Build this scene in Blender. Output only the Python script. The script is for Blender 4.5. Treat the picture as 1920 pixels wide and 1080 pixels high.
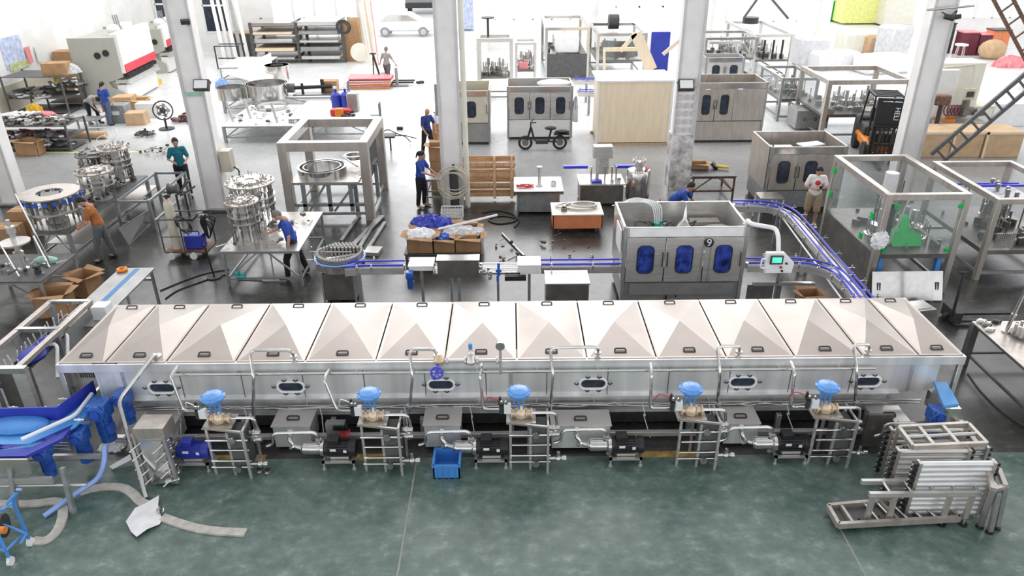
import bpy, bmesh, math, random
from mathutils import Vector, Matrix
R_ = math.radians
random.seed(7)
for o in list(bpy.data.objects): bpy.data.objects.remove(o)
S = bpy.context.scene
COL = S.collection
# ---------------- camera ----------------
FPX = 1380.5; CH = 7.6; PIT = R_(26.95); ROLL = R_(-0.533)
cam = bpy.data.cameras.new('camera'); cam.sensor_width = 36; cam.lens = 36*FPX/1920
cam.clip_end = 400
co = bpy.data.objects.new('camera', cam); COL.objects.link(co)
_f = Vector((0, math.cos(PIT), -math.sin(PIT))); _rt = Vector((1,0,0)); _up = _rt.cross(_f)
_R = math.cos(ROLL)*_rt + math.sin(ROLL)*_up; _U = -math.sin(ROLL)*_rt + math.cos(ROLL)*_up
M = Matrix((_R, _U, -_f)).transposed().to_4x4(); M.translation = (0,0,CH)
co.matrix_world = M
S.camera = co
# ---------------- world, light, exposure ----------------
S.view_settings.view_transform = 'Standard'; S.view_settings.look = 'None'
S.view_settings.gamma = 1; S.view_settings.use_curve_mapping = False
S.view_settings.exposure = 0.5
w = bpy.data.worlds.new('sky'); S.world = w; w.use_nodes = True
nt = w.node_tree; nt.nodes.clear()
out = nt.nodes.new('ShaderNodeOutputWorld'); bg = nt.nodes.new('ShaderNodeBackground')
tc = nt.nodes.new('ShaderNodeTexCoord'); sx = nt.nodes.new('ShaderNodeSeparateXYZ')
nt.links.new(tc.outputs['Generated'], sx.inputs[0])
r1 = nt.nodes.new('ShaderNodeValToRGB')        # bright low sky on the door side, duller overhead and behind
el = r1.color_ramp.elements
el[0].position = 0.0; el[0].color = (.42,.43,.44,1); el[1].position = 1.0; el[1].color = (1.0,1.01,1.05,1)
e = el.new(.5); e.color = (.62,.625,.64,1)
mp = nt.nodes.new('ShaderNodeMapRange'); mp.inputs[1].default_value = -1
nt.links.new(sx.outputs[1], mp.inputs[0]); nt.links.new(mp.outputs[0], r1.inputs[0])
r2 = nt.nodes.new('ShaderNodeValToRGB'); el = r2.color_ramp.elements
el[0].position = 0.0; el[0].color = (2.5,2.5,2.5,1); el[1].position = 1.0; el[1].color = (1.1,1.1,1.1,1)
e = el.new(.22); e.color = (2.4,2.4,2.4,1); e = el.new(.45); e.color = (.8,.8,.8,1)
nt.links.new(sx.outputs[2], r2.inputs[0])
mx = nt.nodes.new('ShaderNodeMix'); mx.data_type = 'RGBA'; mx.blend_type = 'MULTIPLY'; mx.inputs[0].default_value = 1
nt.links.new(r1.outputs[0], mx.inputs[6]); nt.links.new(r2.outputs[0], mx.inputs[7])
nt.links.new(mx.outputs[2], bg.inputs[0]); bg.inputs[1].default_value = 1.0
nt.links.new(bg.outputs[0], out.inputs[0])
sun = bpy.data.lights.new('sun', 'SUN'); sun.energy = 0.6; sun.angle = R_(40)
so = bpy.data.objects.new('sun', sun); COL.objects.link(so); so.rotation_euler = (R_(-64), 0, 0)

sk = bpy.data.lights.new('back_fill_light', 'AREA'); sk.shape = 'RECTANGLE'; sk.size = 62; sk.size_y = 20; sk.energy = 4200; sk.color = (1,.99,.97)  # added overhead fill lamp that whitens the back of the hall
sko = bpy.data.objects.new('back_fill_light', sk); COL.objects.link(sko); sko.location = (0, 36, 14)
def ray(x, y): return (x-960)/FPX*_R - (y-540)/FPX*_U + _f
def P(x, y, z=0.0):
    "point of the horizontal plane z seen at a place of the photograph"
    d = ray(x, y); return Vector((0,0,CH)) + d*((z-CH)/d.z)
def WX(x, y, X):
    d = ray(x, y); return Vector((0,0,CH)) + d*(X/d.x)
def Q(x, y, Y):
    d = ray(x, y); return Vector((0,0,CH)) + d*(Y/d.y)
# ---------------- materials ----------------
MAT = {}
def mk(name, col, rough=.5, metal=0., var=.06, scale=6., bump=0., trans=0., alpha=1., stretch=None, emis=None, spec=None, coat=0, col2=None):
    m = bpy.data.materials.new(name); m.use_nodes = True; n = m.node_tree.nodes; l = m.node_tree.links
    b = n['Principled BSDF']
    t = n.new('ShaderNodeTexCoord'); mpn = n.new('ShaderNodeMapping'); no = n.new('ShaderNodeTexNoise')
    l.new(t.outputs['Object'], mpn.inputs[0]); l.new(mpn.outputs[0], no.inputs[0])
    if stretch: mpn.inputs['Scale'].default_value = stretch
    no.inputs['Scale'].default_value = scale; no.inputs['Detail'].default_value = 4
    cr = n.new('ShaderNodeValToRGB')
    c0 = [max(0, c*(1-var*1.6)) for c in col]; c1 = [min(1, c*(1+var)) for c in (col2 or col)]
    cr.color_ramp.elements[0].position = .3; cr.color_ramp.elements[1].position = .7
    cr.color_ramp.elements[0].color = (*c0,1); cr.color_ramp.elements[1].color = (*c1,1)
    l.new(no.outputs[0], cr.inputs[0]); l.new(cr.outputs[0], b.inputs['Base Color'])
    b.inputs['Metallic'].default_value = metal; b.inputs['Roughness'].default_value = rough
    if trans: b.inputs['Transmission Weight'].default_value = trans
    if alpha < 1: b.inputs['Alpha'].default_value = alpha
    if coat: b.inputs['Coat Weight'].default_value = coat
    if emis: b.inputs['Emission Color'].default_value = (*emis[:3],1); b.inputs['Emission Strength'].default_value = emis[3]
    if bump:
        bn = n.new('ShaderNodeBump'); bn.inputs['Strength'].default_value = bump; bn.inputs['Distance'].default_value = .02
        l.new(no.outputs[0], bn.inputs['Height']); l.new(bn.outputs[0], b.inputs['Normal'])
    MAT[name] = m; return m
mk('steel', (.66,.645,.62), .28, .62, .09, 3, stretch=(1,1,9))
mk('steel_h', (.56,.53,.5), .33, .8, .06, 2.5, stretch=(1,4,1))
mk('steel_panel', (.84,.84,.84), .27, .4, .16, 2.2, stretch=(1.6,1,.1))
mk('roller_steel', (.8,.8,.8), .3, .35, .05, 4)
mk('tank_lid', (.78,.745,.71), .3, .4, .05, 2)
mk('steel_bright', (.6,.59,.575), .15, .92, .06, 8)
mk('steel_dark', (.2,.185,.17), .36, .6, .15, 4)
mk('steel_warm', (.53,.48,.435), .32, .6, .1, 3, stretch=(3,3,.6))
mk('steel_lid', (.4,.352,.318), .34, .6, .05, 1.6)
mk('steel_grey', (.36,.36,.355), .38, .5, .1, 3)
mk('galv', (.33,.35,.36), .45, .5, .1, 8)
mk('white', (.84,.84,.83), .4, 0, .03, 5)
mk('white_matt', (.86,.855,.84), .8, 0, .05, 1.3)
mk('col_paint', (.86,.835,.815), .55, 0, .06, 2.5, stretch=(1,1,.6))
mk('col_worn', (.6,.58,.56), .5, .1, .4, 5)
mk('col_edge', (.6,.58,.575), .5, 0, .06, 3)
mk('black', (.018,.018,.02), .45, 0, .2, 10)
mk('dark', (.05,.05,.05), .5, .1, .2, 8)
mk('dark_grey', (.11,.11,.112), .5, .1, .15, 6)
mk('grey', (.3,.3,.3), .5, 0, .1, 6)
mk('rubber', (.03,.03,.03), .7, 0, .2, 10)
mk('blue', (.035,.11,.52), .35, 0, .08, 8, coat=.2)
mk('blue_motor', (.03,.13,.5), .35, .1, .25, 25, coat=.3)
mk('blue_light', (.07,.27,.68), .4, 0, .06, 5)
mk('blue_act', (.09,.30,.72), .35, 0, .08, 7, coat=.3)
mk('blue_belt', (.10,.37,.78), .4, 0, .08, 3)
mk('blue_deep', (.03,.05,.42), .4, 0, .1, 4)
mk('blue_rail', (.045,.05,.62), .35, 0, .08, 4)
mk('blue_pale', (.3,.45,.85), .35, .2, .06, 4)
mk('cardboard', (.42,.245,.125), .8, 0, .12, 4)
mk('cardboard_l', (.58,.4,.24), .8, 0, .1, 4)
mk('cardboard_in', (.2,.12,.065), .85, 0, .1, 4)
mk('ply', (.8,.66,.48), .6, 0, .06, 3, stretch=(1,6,6))
mk('plywood_pale', (.86,.72,.53), .55, 0, .05, 2.5, stretch=(3,3,.5))
mk('wood', (.55,.3,.145), .6, 0, .25, 5, stretch=(.4,5,5))
mk('wood_b', (.62,.4,.22), .6, 0, .2, 5, stretch=(5,5,.4))
mk('orange', (.75,.25,.11), .5, 0, .06, 4)
mk('orange_v', (.85,.26,.03), .45, 0, .1, 5)
mk('red', (.62,.04,.05), .45, 0, .08, 5)
mk('red_strip', (.72,.05,.08), .45, 0, .04, 5)
mk('pink', (.85,.3,.32), .6, 0, .1, 5)
mk('yellow', (.8,.5,.04), .5, 0, .1, 5)
mk('ochre', (.42,.27,.07), .6, 0, .35, 7)
mk('brass', (.72,.58,.42), .35, .5, .12, 12)
mk('green', (.0,.45,.08), .5, 0, .1, 6)
mk('green_pale', (.35,.6,.5), .5, 0, .1, 6)
mk('teal', (.05,.45,.4), .5, 0, .1, 6)
mk('maroon', (.16,.03,.05), .5, 0, .1, 4)
mk('beige', (.62,.58,.47), .5, 0, .05, 3)
mk('pb_grey', (.42,.42,.37), .5, 0, .03, 3)
mk('cream', (.8,.78,.68), .5, 0, .04, 3)
mk('rust', (.2,.11,.08), .65, .3, .3, 12)
mk('hose', (.56,.53,.48), .7, 0, .14, 8, bump=.3)
mk('plastic_w', (.85,.85,.86), .4, 0, .05, 5)
mk('film', (.75,.76,.78), .3, 0, .1, 5, bump=.8, alpha=.8)
mk('glass', (.42,.5,.48), .05, 0, .02, 2, alpha=.13)
mk('glass_d', (.035,.045,.07), .12, 0, .3, 9, alpha=1)
mk('glass_b', (.03,.06,.32), .12, 0, .5, 7)
mk('acrylic', (.82,.86,.9), .1, 0, .02, 2, alpha=.4)
mk('skin', (.55,.29,.19), .55, 0, .05, 8)
mk('hair', (.012,.011,.011), .6, 0, .3, 30)
mk('hair_grey', (.18,.17,.165), .7, 0, .3, 30)
mk('navy', (.02,.03,.12), .85, 0, .1, 14)
mk('shirt_blue', (.025,.075,.38), .85, 0, .12, 14)
mk('shirt_navy', (.025,.05,.2), .85, 0, .12, 14)
mk('shirt_teal', (.01,.16,.22), .85, 0, .12, 14)
mk('shirt_orange', (.4,.14,.04), .85, 0, .12, 14)
mk('shirt_white', (.86,.85,.83), .85, 0, .05, 14)
mk('shirt_grey', (.32,.32,.3), .85, 0, .08, 14)
mk('jeans', (.1,.14,.23), .85, 0, .15, 14)
mk('trouser_black', (.015,.015,.022), .85, 0, .15, 14)
mk('trouser_grey', (.12,.13,.14), .85, 0, .12, 14)
mk('khaki', (.42,.31,.2), .85, 0, .1, 14)
mk('screen', (.1,.6,.45), .3, 0, .3, 4, emis=(.12,.75,.55,.6))
mk('lamp_face', (.8,.82,.82), .3, 0, .02, 4)
mk('poster_blue', (.55,.62,.82), .7, 0, .2, 5)
mk('poster_green', (.6,.66,.34), .7, 0, .2, 5)
mk('outside_white', (.9,.9,.9), .7, 0, .02, 1)
mk('car_paint', (.85,.86,.88), .3, 0, .02, 2, coat=.4)
mk('sky_wall', (.88,.88,.9), .8, 0, .02, .5)
mk('yellow_green', (.84,.86,.3), .5, 0, .1, 5)
mk('tape_blue', (.04,.22,.5), .5, 0, .05, 5)
# floor: green coat in front, grey behind, worn and blotched
def floor_mat():
    m = bpy.data.materials.new('floor_paint'); m.use_nodes = True; n = m.node_tree.nodes; l = m.node_tree.links
    b = n['Principled BSDF']; t = n.new('ShaderNodeTexCoord'); s = n.new('ShaderNodeSeparateXYZ')
    l.new(t.outputs['Object'], s.inputs[0])
    def noise(sc, det=6, rgh=.6, st=None):
        no = n.new('ShaderNodeTexNoise'); no.inputs['Scale'].default_value = sc; no.inputs['Detail'].default_value = det; no.inputs['Roughness'].default_value = rgh
        if st:
            mpn = n.new('ShaderNodeMapping'); mpn.inputs['Scale'].default_value = st; l.new(t.outputs['Object'], mpn.inputs[0]); l.new(mpn.outputs[0], no.inputs[0])
        else: l.new(t.outputs['Object'], no.inputs[0])
        return no.outputs[0]
    def ramp(src, stops):
        r = n.new('ShaderNodeValToRGB'); el = r.color_ramp.elements
        el[0].position, el[0].color = stops[0][0], (*stops[0][1],1); el[1].position, el[1].color = stops[-1][0], (*stops[-1][1],1)
        for p_, c in stops[1:-1]: q = el.new(p_); q.color = (*c,1)
        l.new(src, r.inputs[0]); return r.outputs[0]
    def mix(f, a, c):
        mx = n.new('ShaderNodeMix'); mx.data_type = 'RGBA'; l.new(f, mx.inputs[0]); l.new(a, mx.inputs[6]); l.new(c, mx.inputs[7]); return mx.outputs[2]
    g = ramp(noise(.7), [(.3,(.055,.095,.078)),(.47,(.095,.148,.124)),(.58,(.15,.205,.18)),(.7,(.26,.32,.295))])
    g2 = ramp(noise(3.6, 9, .72, (1,1.25,1)), [(.36,(.035,.068,.056)),(.5,(.1,.155,.13)),(.58,(.18,.235,.21)),(.68,(.42,.46,.44))])
    h = n.new('ShaderNodeMix'); h.data_type = 'RGBA'; h.inputs[0].default_value = .5; l.new(g, h.inputs[6]); l.new(g2, h.inputs[7])
    k = ramp(noise(.45), [(.3,(.02,.019,.016)),(.5,(.04,.039,.035)),(.7,(.12,.12,.117))])
    k2 = ramp(noise(3, 8, .7, (1,2,1)), [(.35,(.02,.02,.018)),(.58,(.05,.05,.047)),(.72,(.2,.2,.2))])
    h2 = n.new('ShaderNodeMix'); h2.data_type = 'RGBA'; h2.inputs[0].default_value = .45; l.new(k, h2.inputs[6]); l.new(k2, h2.inputs[7])
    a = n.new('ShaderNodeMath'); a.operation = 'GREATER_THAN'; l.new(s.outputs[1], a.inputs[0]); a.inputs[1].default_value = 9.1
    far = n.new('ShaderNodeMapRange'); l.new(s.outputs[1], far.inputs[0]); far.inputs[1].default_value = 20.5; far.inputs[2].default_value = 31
    pale = ramp(noise(.5), [(.3,(.68,.7,.7)),(.7,(.86,.87,.87))])  # daylight glare from the back openings put into the far floor colour
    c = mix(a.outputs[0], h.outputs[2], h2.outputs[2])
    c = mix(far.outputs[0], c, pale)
    l.new(c, b.inputs['Base Color'])
    rr = n.new('ShaderNodeMapRange'); l.new(noise(2.5), rr.inputs[0]); rr.inputs[3].default_value = .16; rr.inputs[4].default_value = .38
    l.new(rr.outputs[0], b.inputs['Roughness'])
    b.inputs['Coat Weight'].default_value = .1; b.inputs['Coat Roughness'].default_value = .15
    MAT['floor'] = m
floor_mat()
# ---------------- mesh builder ----------------
class MB:
    def __init__(s): s.v = []; s.f = []; s.mi = []; s.cur = 0
    def mat(s, i): s.cur = i; return s
    def _add(s, vs, fs):
        n = len(s.v); s.v += [tuple(v) for v in vs]
        for f in fs: s.f.append([i+n for i in f]); s.mi.append(s.cur)
        return s
    def box(s, x0, x1, y0, y1, z0, z1):
        return s._add([(x0,y0,z0),(x1,y0,z0),(x1,y1,z0),(x0,y1,z0),(x0,y0,z1),(x1,y0,z1),(x1,y1,z1),(x0,y1,z1)],
                      [(3,2,1,0),(4,5,6,7),(0,1,5,4),(1,2,6,5),(2,3,7,6),(3,0,4,7)])
    def boxc(s, c, d, rz=0, rx=0, ry=0):
        m = Matrix.Rotation(rz,3,'Z') @ Matrix.Rotation(ry,3,'Y') @ Matrix.Rotation(rx,3,'X'); c = Vector(c); a,b,h = d[0]/2,d[1]/2,d[2]/2
        vs = [c + m @ Vector(q) for q in ((-a,-b,-h),(a,-b,-h),(a,b,-h),(-a,b,-h),(-a,-b,h),(a,-b,h),(a,b,h),(-a,b,h))]
        return s._add(vs, [(3,2,1,0),(4,5,6,7),(0,1,5,4),(1,2,6,5),(2,3,7,6),(3,0,4,7)])
    def frame(s, d):
        d = Vector(d).normalized(); u = Vector((0,0,1)) if abs(d.z) < .95 else Vector((0,1,0))
        x = d.cross(u).normalized(); return x, x.cross(d).normalized()
    def beam(s, p, q, w, h=None):
        h = h or w; p = Vector(p); q = Vector(q); x, y = s.frame(q-p); a, b = w/2, h/2
        o = [x*-a+y*-b, x*a+y*-b, x*a+y*b, x*-a+y*b]
        return s._add([p+k for k in o]+[q+k for k in o], [(3,2,1,0),(4,5,6,7),(0,1,5,4),(1,2,6,5),(2,3,7,6),(3,0,4,7)])
    def cyl(s, p, q, r, r2=None, n=12):
        p = Vector(p); q = Vector(q); r2 = r if r2 is None else r2; x, y = s.frame(q-p)
        c = [(math.cos(2*math.pi*i/n), math.sin(2*math.pi*i/n)) for i in range(n)]
        vs = [p+x*(a*r)+y*(b*r) for a,b in c] + [q+x*(a*r2)+y*(b*r2) for a,b in c]
        return s._add(vs, [(i,(i+1)%n,n+(i+1)%n,n+i) for i in range(n)] + [tuple(range(n-1,-1,-1)), tuple(range(n,2*n))])
    def tube(s, pts, r, n=8, bend=0.0, closed=False, flat=1.0):
        pts = [Vector(p) for p in pts]
        if bend and len(pts) > 2:
            o = [pts[0]]
            for a, b, c in zip(pts, pts[1:], pts[2:]):
                k = min(bend, (b-a).length*.49, (c-b).length*.49); p0 = b+(a-b).normalized()*k; p1 = b+(c-b).normalized()*k
                for t in (0,.25,.5,.75,1): o.append(p0*(1-t)**2+b*2*t*(1-t)+p1*t*t)
            o.append(pts[-1]); pts = o
        rs = r if isinstance(r, (list,tuple)) else [r]*len(pts)
        N = len(pts); rings = []; up = None
        for i, p in enumerate(pts):
            if closed: d = pts[(i+1)%N]-pts[i-1]
            else: d = pts[min(i+1,N-1)]-pts[max(i-1,0)]
            if d.length < 1e-9: d = Vector((0,0,1))
            d.normalize()
            if up is None: x, y = s.frame(d)
            else:
                x = (up - d*up.dot(d)); x = x.normalized() if x.length > 1e-6 else s.frame(d)[0]; y = x.cross(d).normalized()
            up = x
            rings.append([p+x*(math.cos(2*math.pi*k/n)*rs[i])+y*(math.sin(2*math.pi*k/n)*rs[i]*flat) for k in range(n)])
        vs = [v for g in rings for v in g]; fs = []
        for i in range(N if closed else N-1):
            j = (i+1)%N
            for k in range(n): fs.append((i*n+k, j*n+k, j*n+(k+1)%n, i*n+(k+1)%n))
        if not closed: fs += [tuple(range(n)), tuple(range((N-1)*n+n-1,(N-1)*n-1,-1))]
        return s._add(vs, fs)
    def lathe(s, c, prof, n=24, axis=(0,0,1), close=False):
        c = Vector(c); a = Vector(axis).normalized(); x, y = s.frame(a); vs = []; fs = []
        for r, z in prof:
            for k in range(n):
                t = 2*math.pi*k/n; vs.append(c+a*z+x*(math.cos(t)*r)+y*(math.sin(t)*r))
        m = len(prof)
        for i in range(m if close else m-1):
            j = (i+1)%m
            for k in range(n): fs.append((i*n+k, i*n+(k+1)%n, j*n+(k+1)%n, j*n+k))
        if not close:
            if prof[0][0] > 1e-4: fs.append(tuple(range(n-1,-1,-1)))
            if prof[-1][0] > 1e-4: fs.append(tuple((m-1)*n+k for k in range(n)))
        return s._add(vs, fs)
    def ring(s, c, r0, r1, z0, z1, n=32): return s.lathe(c, [(r0,z0),(r1,z0),(r1,z1),(r0,z1)], n, close=True)
    def sph(s, c, r, sc=(1,1,1), n=12, rot=None):
        c = Vector(c); vs = []; fs = []; m = max(4, n//2)
        for i in range(m+1):
            ph = math.pi*i/m
            for k in range(n):
                t = 2*math.pi*k/n; v = Vector((math.sin(ph)*math.cos(t)*sc[0]*r, math.sin(ph)*math.sin(t)*sc[1]*r, math.cos(ph)*sc[2]*r))
                vs.append(c + (rot @ v if rot else v))
        for i in range(m):
            for k in range(n): fs.append((i*n+k, (i+1)*n+k, (i+1)*n+(k+1)%n, i*n+(k+1)%n))
        return s._add(vs, fs)
    def torus(s, c, R, r, n=28, m=6, axis=(0,0,1), e=1.0):
        c = Vector(c); x, y = s.frame(axis)
        return s.tube([c+x*(math.cos(2*math.pi*k/n)*R)+y*(math.sin(2*math.pi*k/n)*R*e) for k in range(n)], r, m, closed=True)
    def prism(s, poly, v):
        "poly: list of 3D points, extruded by v"
        p = [Vector(a) for a in poly]; v = Vector(v); n = len(p)
        return s._add(p+[a+v for a in p], [tuple(range(n-1,-1,-1)), tuple(range(n,2*n))]+[(i,(i+1)%n,n+(i+1)%n,n+i) for i in range(n)])
    def shift(s, d): s.v = [(a+d[0],b+d[1],c+d[2]) for a,b,c in s.v]; return s

def obj(name, mb, mats, parent=None, bevel=0, smooth=True, off=None):
    me = bpy.data.meshes.new(name)
    if off is not None: mb.shift((-off[0],-off[1],-off[2]))
    me.from_pydata(mb.v, [], mb.f)
    for mm in (mats if isinstance(mats,(list,tuple)) else [mats]): me.materials.append(MAT[mm])
    me.polygons.foreach_set('material_index', mb.mi)
    bm = bmesh.new(); bm.from_mesh(me); bmesh.ops.recalc_face_normals(bm, faces=bm.faces); bm.to_mesh(me); bm.free()
    if smooth:
        me.polygons.foreach_set('use_smooth', [True]*len(me.polygons)); me.set_sharp_from_angle(angle=R_(38))
    o = bpy.data.objects.new(name, me); COL.objects.link(o)
    if parent: o.parent = parent
    if bevel:
        b = o.modifiers.new('bevel','BEVEL'); b.width = bevel; b.segments = 1; b.limit_method = 'ANGLE'
    return o
def T(name, label, cat, loc=(0,0,0), rz=0, group=None):
    o = bpy.data.objects.new(name, None); COL.objects.link(o); o.empty_display_size = .1
    o.location = loc; o.rotation_euler = (0,0,rz); o['label'] = label; o['category'] = cat
    if group: o['group'] = group
    return o
def tag(o, label, cat, group=None, loc=None, rz=0):
    o['label'] = label; o['category'] = cat
    if group: o['group'] = group
    if loc is not None: o.location = loc
    if rz: o.rotation_euler = (0,0,rz)
    return o
def st(name, mb, mats, parent=None, **k):
    o = obj(name, mb, mats, parent, **k)
    if parent is None: o['kind'] = 'structure'
    return o
def dup(root, loc, rz=None, label=None, group=None, scale=None):
    r = root.copy(); COL.objects.link(r); r.location = loc
    if rz is not None: r.rotation_euler = (0,0,rz)
    if label: r['label'] = label
    if group: r['group'] = group
    if scale: r.scale = scale
    for ch in list(root.children):
        c = ch.copy(); COL.objects.link(c); c.parent = r
        for g in list(ch.children):
            d = g.copy(); COL.objects.link(d); d.parent = c
    return r
def V(*a): return Vector(a)
# =============== the setting ===============
YB = 48.0; XL = -22.0
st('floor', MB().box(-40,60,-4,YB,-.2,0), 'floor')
st('ground_outside', MB().box(-60,80,YB,YB+40,-.2,-.01), 'outside_white')
m = MB()
for x0, x1 in ((-5.0,-3.9),(-2.55,-1.75),(1.6,3.1)): m.box(x0, x1, 9.06, 9.2, 0, .004)
st('trim_1', m, 'ochre')
st('trim_2', MB().box(-20,-13.2,26.1,26.22,0,.004).box(-14.6,-14.2,22.1,22.2,0,.004).box(3.2,4.1,21.8,21.95,0,.004), 'yellow_green')
xj = P(765,960).x; st('trim_3', MB().box(xj-.012,xj+.012,3,9,0,.002).box(P(1580,1000).x-.01,P(1580,1000).x+.01,3,8,0,.002), 'grey')
st('wall_left', MB().box(XL-.3,XL,12,YB+.3,0,10), 'white_matt')
st('baseboard_left', MB().box(XL,XL+.03,12,YB,0,1.1), 'beige')
# back wall pieces around the openings (x ranges at the wall, height ranges)
def bx(px): return Q(px, 40, YB).x
def bz(px, py): return Q(px, py, YB).z
holes = [  # x0, x1, z0, z1 of openings in the back wall
 (bx(296),bx(332),1.3,4.4),(bx(384),bx(428),1.2,4.4),(bx(512),bx(672),1.6,8.6),(bx(703),bx(888),0,8.9),
 (bx(928),bx(1070),1.75,8.6),(bx(1153),bx(1285),.9,8.6),(bx(1362),bx(1494),1.5,8.6),(bx(1556),bx(1742),0,8.9),(bx(1790),bx(1925),1.6,8.6)]
m = MB(); x = XL
for x0, x1, z0, z1 in holes:
    m.box(x, x0, YB, YB+.3, 0, 9)
    if z0 > 0: m.box(x0, x1, YB, YB+.3, 0, z0)
    m.box(x0, x1, YB, YB+.3, z1, 9); x = x1
m.box(x, x+30, YB, YB+.3, 0, 9)
st('wall_back', m, 'white_matt')
# windows in those openings
wi = 1
for k, (x0, x1, z0, z1) in enumerate(holes):
    if z0 == 0: continue
    fr = MB(); w_ = x1-x0; nx = max(2, round(w_/1.25))
    for i in range(nx+1): xx = x0+w_*i/nx; fr.box(xx-.05, xx+.05, YB-.02, YB+.1, z0, z1)
    for zz in (z0, z0+1.55, z0+3.3, z0+5, z1): fr.box(x0, x1, YB-.02, YB+.1, zz-.05, zz+.05)
    f_ = st('window_%d' % wi, fr, 'white'); wi += 1
    obj('glass', MB().box(x0, x1, YB+.03, YB+.04, z0, z1), 'glass' if k > 1 else 'glass_d', f_)
# pilasters on the back wall
for i, px in enumerate((286,690,905,1130,1345,1542)):
    xx = bx(px); st('pillar', MB().box(xx-.32, xx+.32, YB-.4, YB, 0, 9), 'col_paint')
# steel columns of the hall, boxed in at the foot
colx = [(-14.85,20.9),(-8.5,20.3),(-1.66,20.3),(4.78,20.3),(11.35,20.6)]
for i, (cx, cy) in enumerate(colx):
    c = obj('column', MB().box(-.25,.25,-.25,.25,0,9.5), 'col_paint', bevel=.02); c['kind'] = 'structure'; c.location = (cx, cy, 0)
    e = MB()
    for s in (-1,1):
        e.box(s*.27-.035, s*.27+.035, -.3,-.26, 0, 9.5)
    e.box(-.3,.3,-.28,-.25,.02,.1)
    obj('corner_strip', e, 'col_edge', c)
    obj('base_plate', MB().box(-.38,.38,-.38,.38,0,.04), 'dark_grey', c)
    if i == 2: obj('drain_pipe', MB().cyl((.4,-.1,0),(.4,-.1,9.5),.075,n=14), 'cream', c)
    if i == 3:
        obj('worn_jacket', MB().box(-.3,.3,-.32,.3,.5,2.1), 'col_worn', c, bevel=.02)
        obj('grip_studs', sum([[MB()]],[])[0] if 0 else (lambda q: [q.box(-.2+.2*a-.04,-.2+.2*a+.04,-.335,-.3,2.2+.22*b,2.33+.22*b) for a in range(3) for b in range(7)] and q)(MB()), 'col_edge', c)
    if i == 1: obj('green_tape', MB().box(-.24,.24,-.31,-.3,3.3,3.4), 'green_pale', c)
# =============== pasteurising tunnel ===============
YF = 9.6; ZT = Q(700,678,YF).z; BK = P(965,565,ZT).y
XA = Q(104.4,682.6,YF).x; XB = Q(1811.4,667.8,YF).x
tun = T('pasteurizing_tunnel', 'long stainless steel spray tunnel with a row of faceted pyramid lids', 'food machine', (0,0,0))
b = MB(); b.mat(0)
ze = Q(700,742,YF).z; zf = Q(700,776,YF+.27).z
b.box(XA+.86, XB-.75, YF+.001, YF+.02, ze, ZT-.02)             # front panel
b.box(XA, XB, YF-.02, YF+.06, ZT-.14, ZT)                 # top lip
b.box(XA+1.0, XB-.9, YF-.06, YF+.02, ze-.02, ze)              # ledge
b.box(XA+1.0, XB-.9, YF+.26, YF+.28, zf, ze)                   # set back lower panel
b.box(XA+1.0, XB-.9, YF, YF+.28, ze-.015, ze)
b.box(XA, XB, BK-.04, BK, .5, ZT-.01)
for X in (XA+.55, XA+.9): b.box(X, X+.04, YF, YF+.05, ze, ZT)
b.box(XA+.58, XA+.92, YF+.01, YF+.03, ze, ZT)
b.box(XB-.74, XB-.35, YF+.01, YF+.03, ze, ZT)
b.mat(1)
for X in (XA+.95, (XA+XB)/2-.03, XB-.8): b.box(X, X+.05, YF-.015, YF, ze, ZT-.02)
obj('body', b, ['steel_panel','steel'], tun)
st_ = MB()
for k in range(1,13):
    X = XA+.9+(XB-XA-1.65)*k/13; st_.box(X, X+.012, YF-.004, YF, ze, ZT-.14)
obj('panel_seams', st_, 'steel_dark', tun)
fr = MB()
for X in (XA+.03, XB-.03):
    for Y in (YF+.0, BK-.05): fr.box(X-.035, X+.035, Y, Y+.07, .06, ZT-.005)
    fr.box(X-.03, X+.03, YF, BK, ZT-.1, ZT-.006); fr.box(X-.03,X+.03,YF,BK,.45,.52)
obj('end_frame', fr, 'steel', tun, bevel=.005)
fr = MB(); YR = 9.42
fr.box(XA+.6, XB-.9, YR, YR+.08, .12, .2); fr.box(XA+.6, XB-.9, BK-.1, BK-.02, .12, .2)
for k in range(9):
    X = XA+1.2+(XB-XA-2.4)*k/8; fr.box(X-.04,X+.04, YF+.1, YF+.18, .0, zf+.02); fr.box(X-.04,X+.04, BK-.2, BK-.12, 0, zf)
obj('base_frame', fr, 'steel', tun, bevel=.005)
obj('belt_underside', MB().box(XA+1, XB-1, YF+.3, BK-.1, .32, zf+.05), 'black', tun)
obj('dark_tank', MB().box(XA+1.1, XB-1.1, YF+.3, BK-.2, .05, .34), 'dark', tun)
bseam = [210,298,397,510,623,738,850,967,1081,1194,1308,1419,1530,1622,1700]
bsx = [P(px, 569-(px-210)*11.6/1490, ZT).x for px in bseam]; bsx[0] = XA+.02; bsx[-1] = XB-.02
def handle(c, d, w=.17, up=.04):
    "bail handle: bar held on two feet, on a back plate"
    return MB().tube([c+V(-w/2,0,0), c+V(-w/2,-.01,up), c+V(w/2,-.01,up), c+V(w/2,0,0)], .014, 6, bend=.02)
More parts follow.
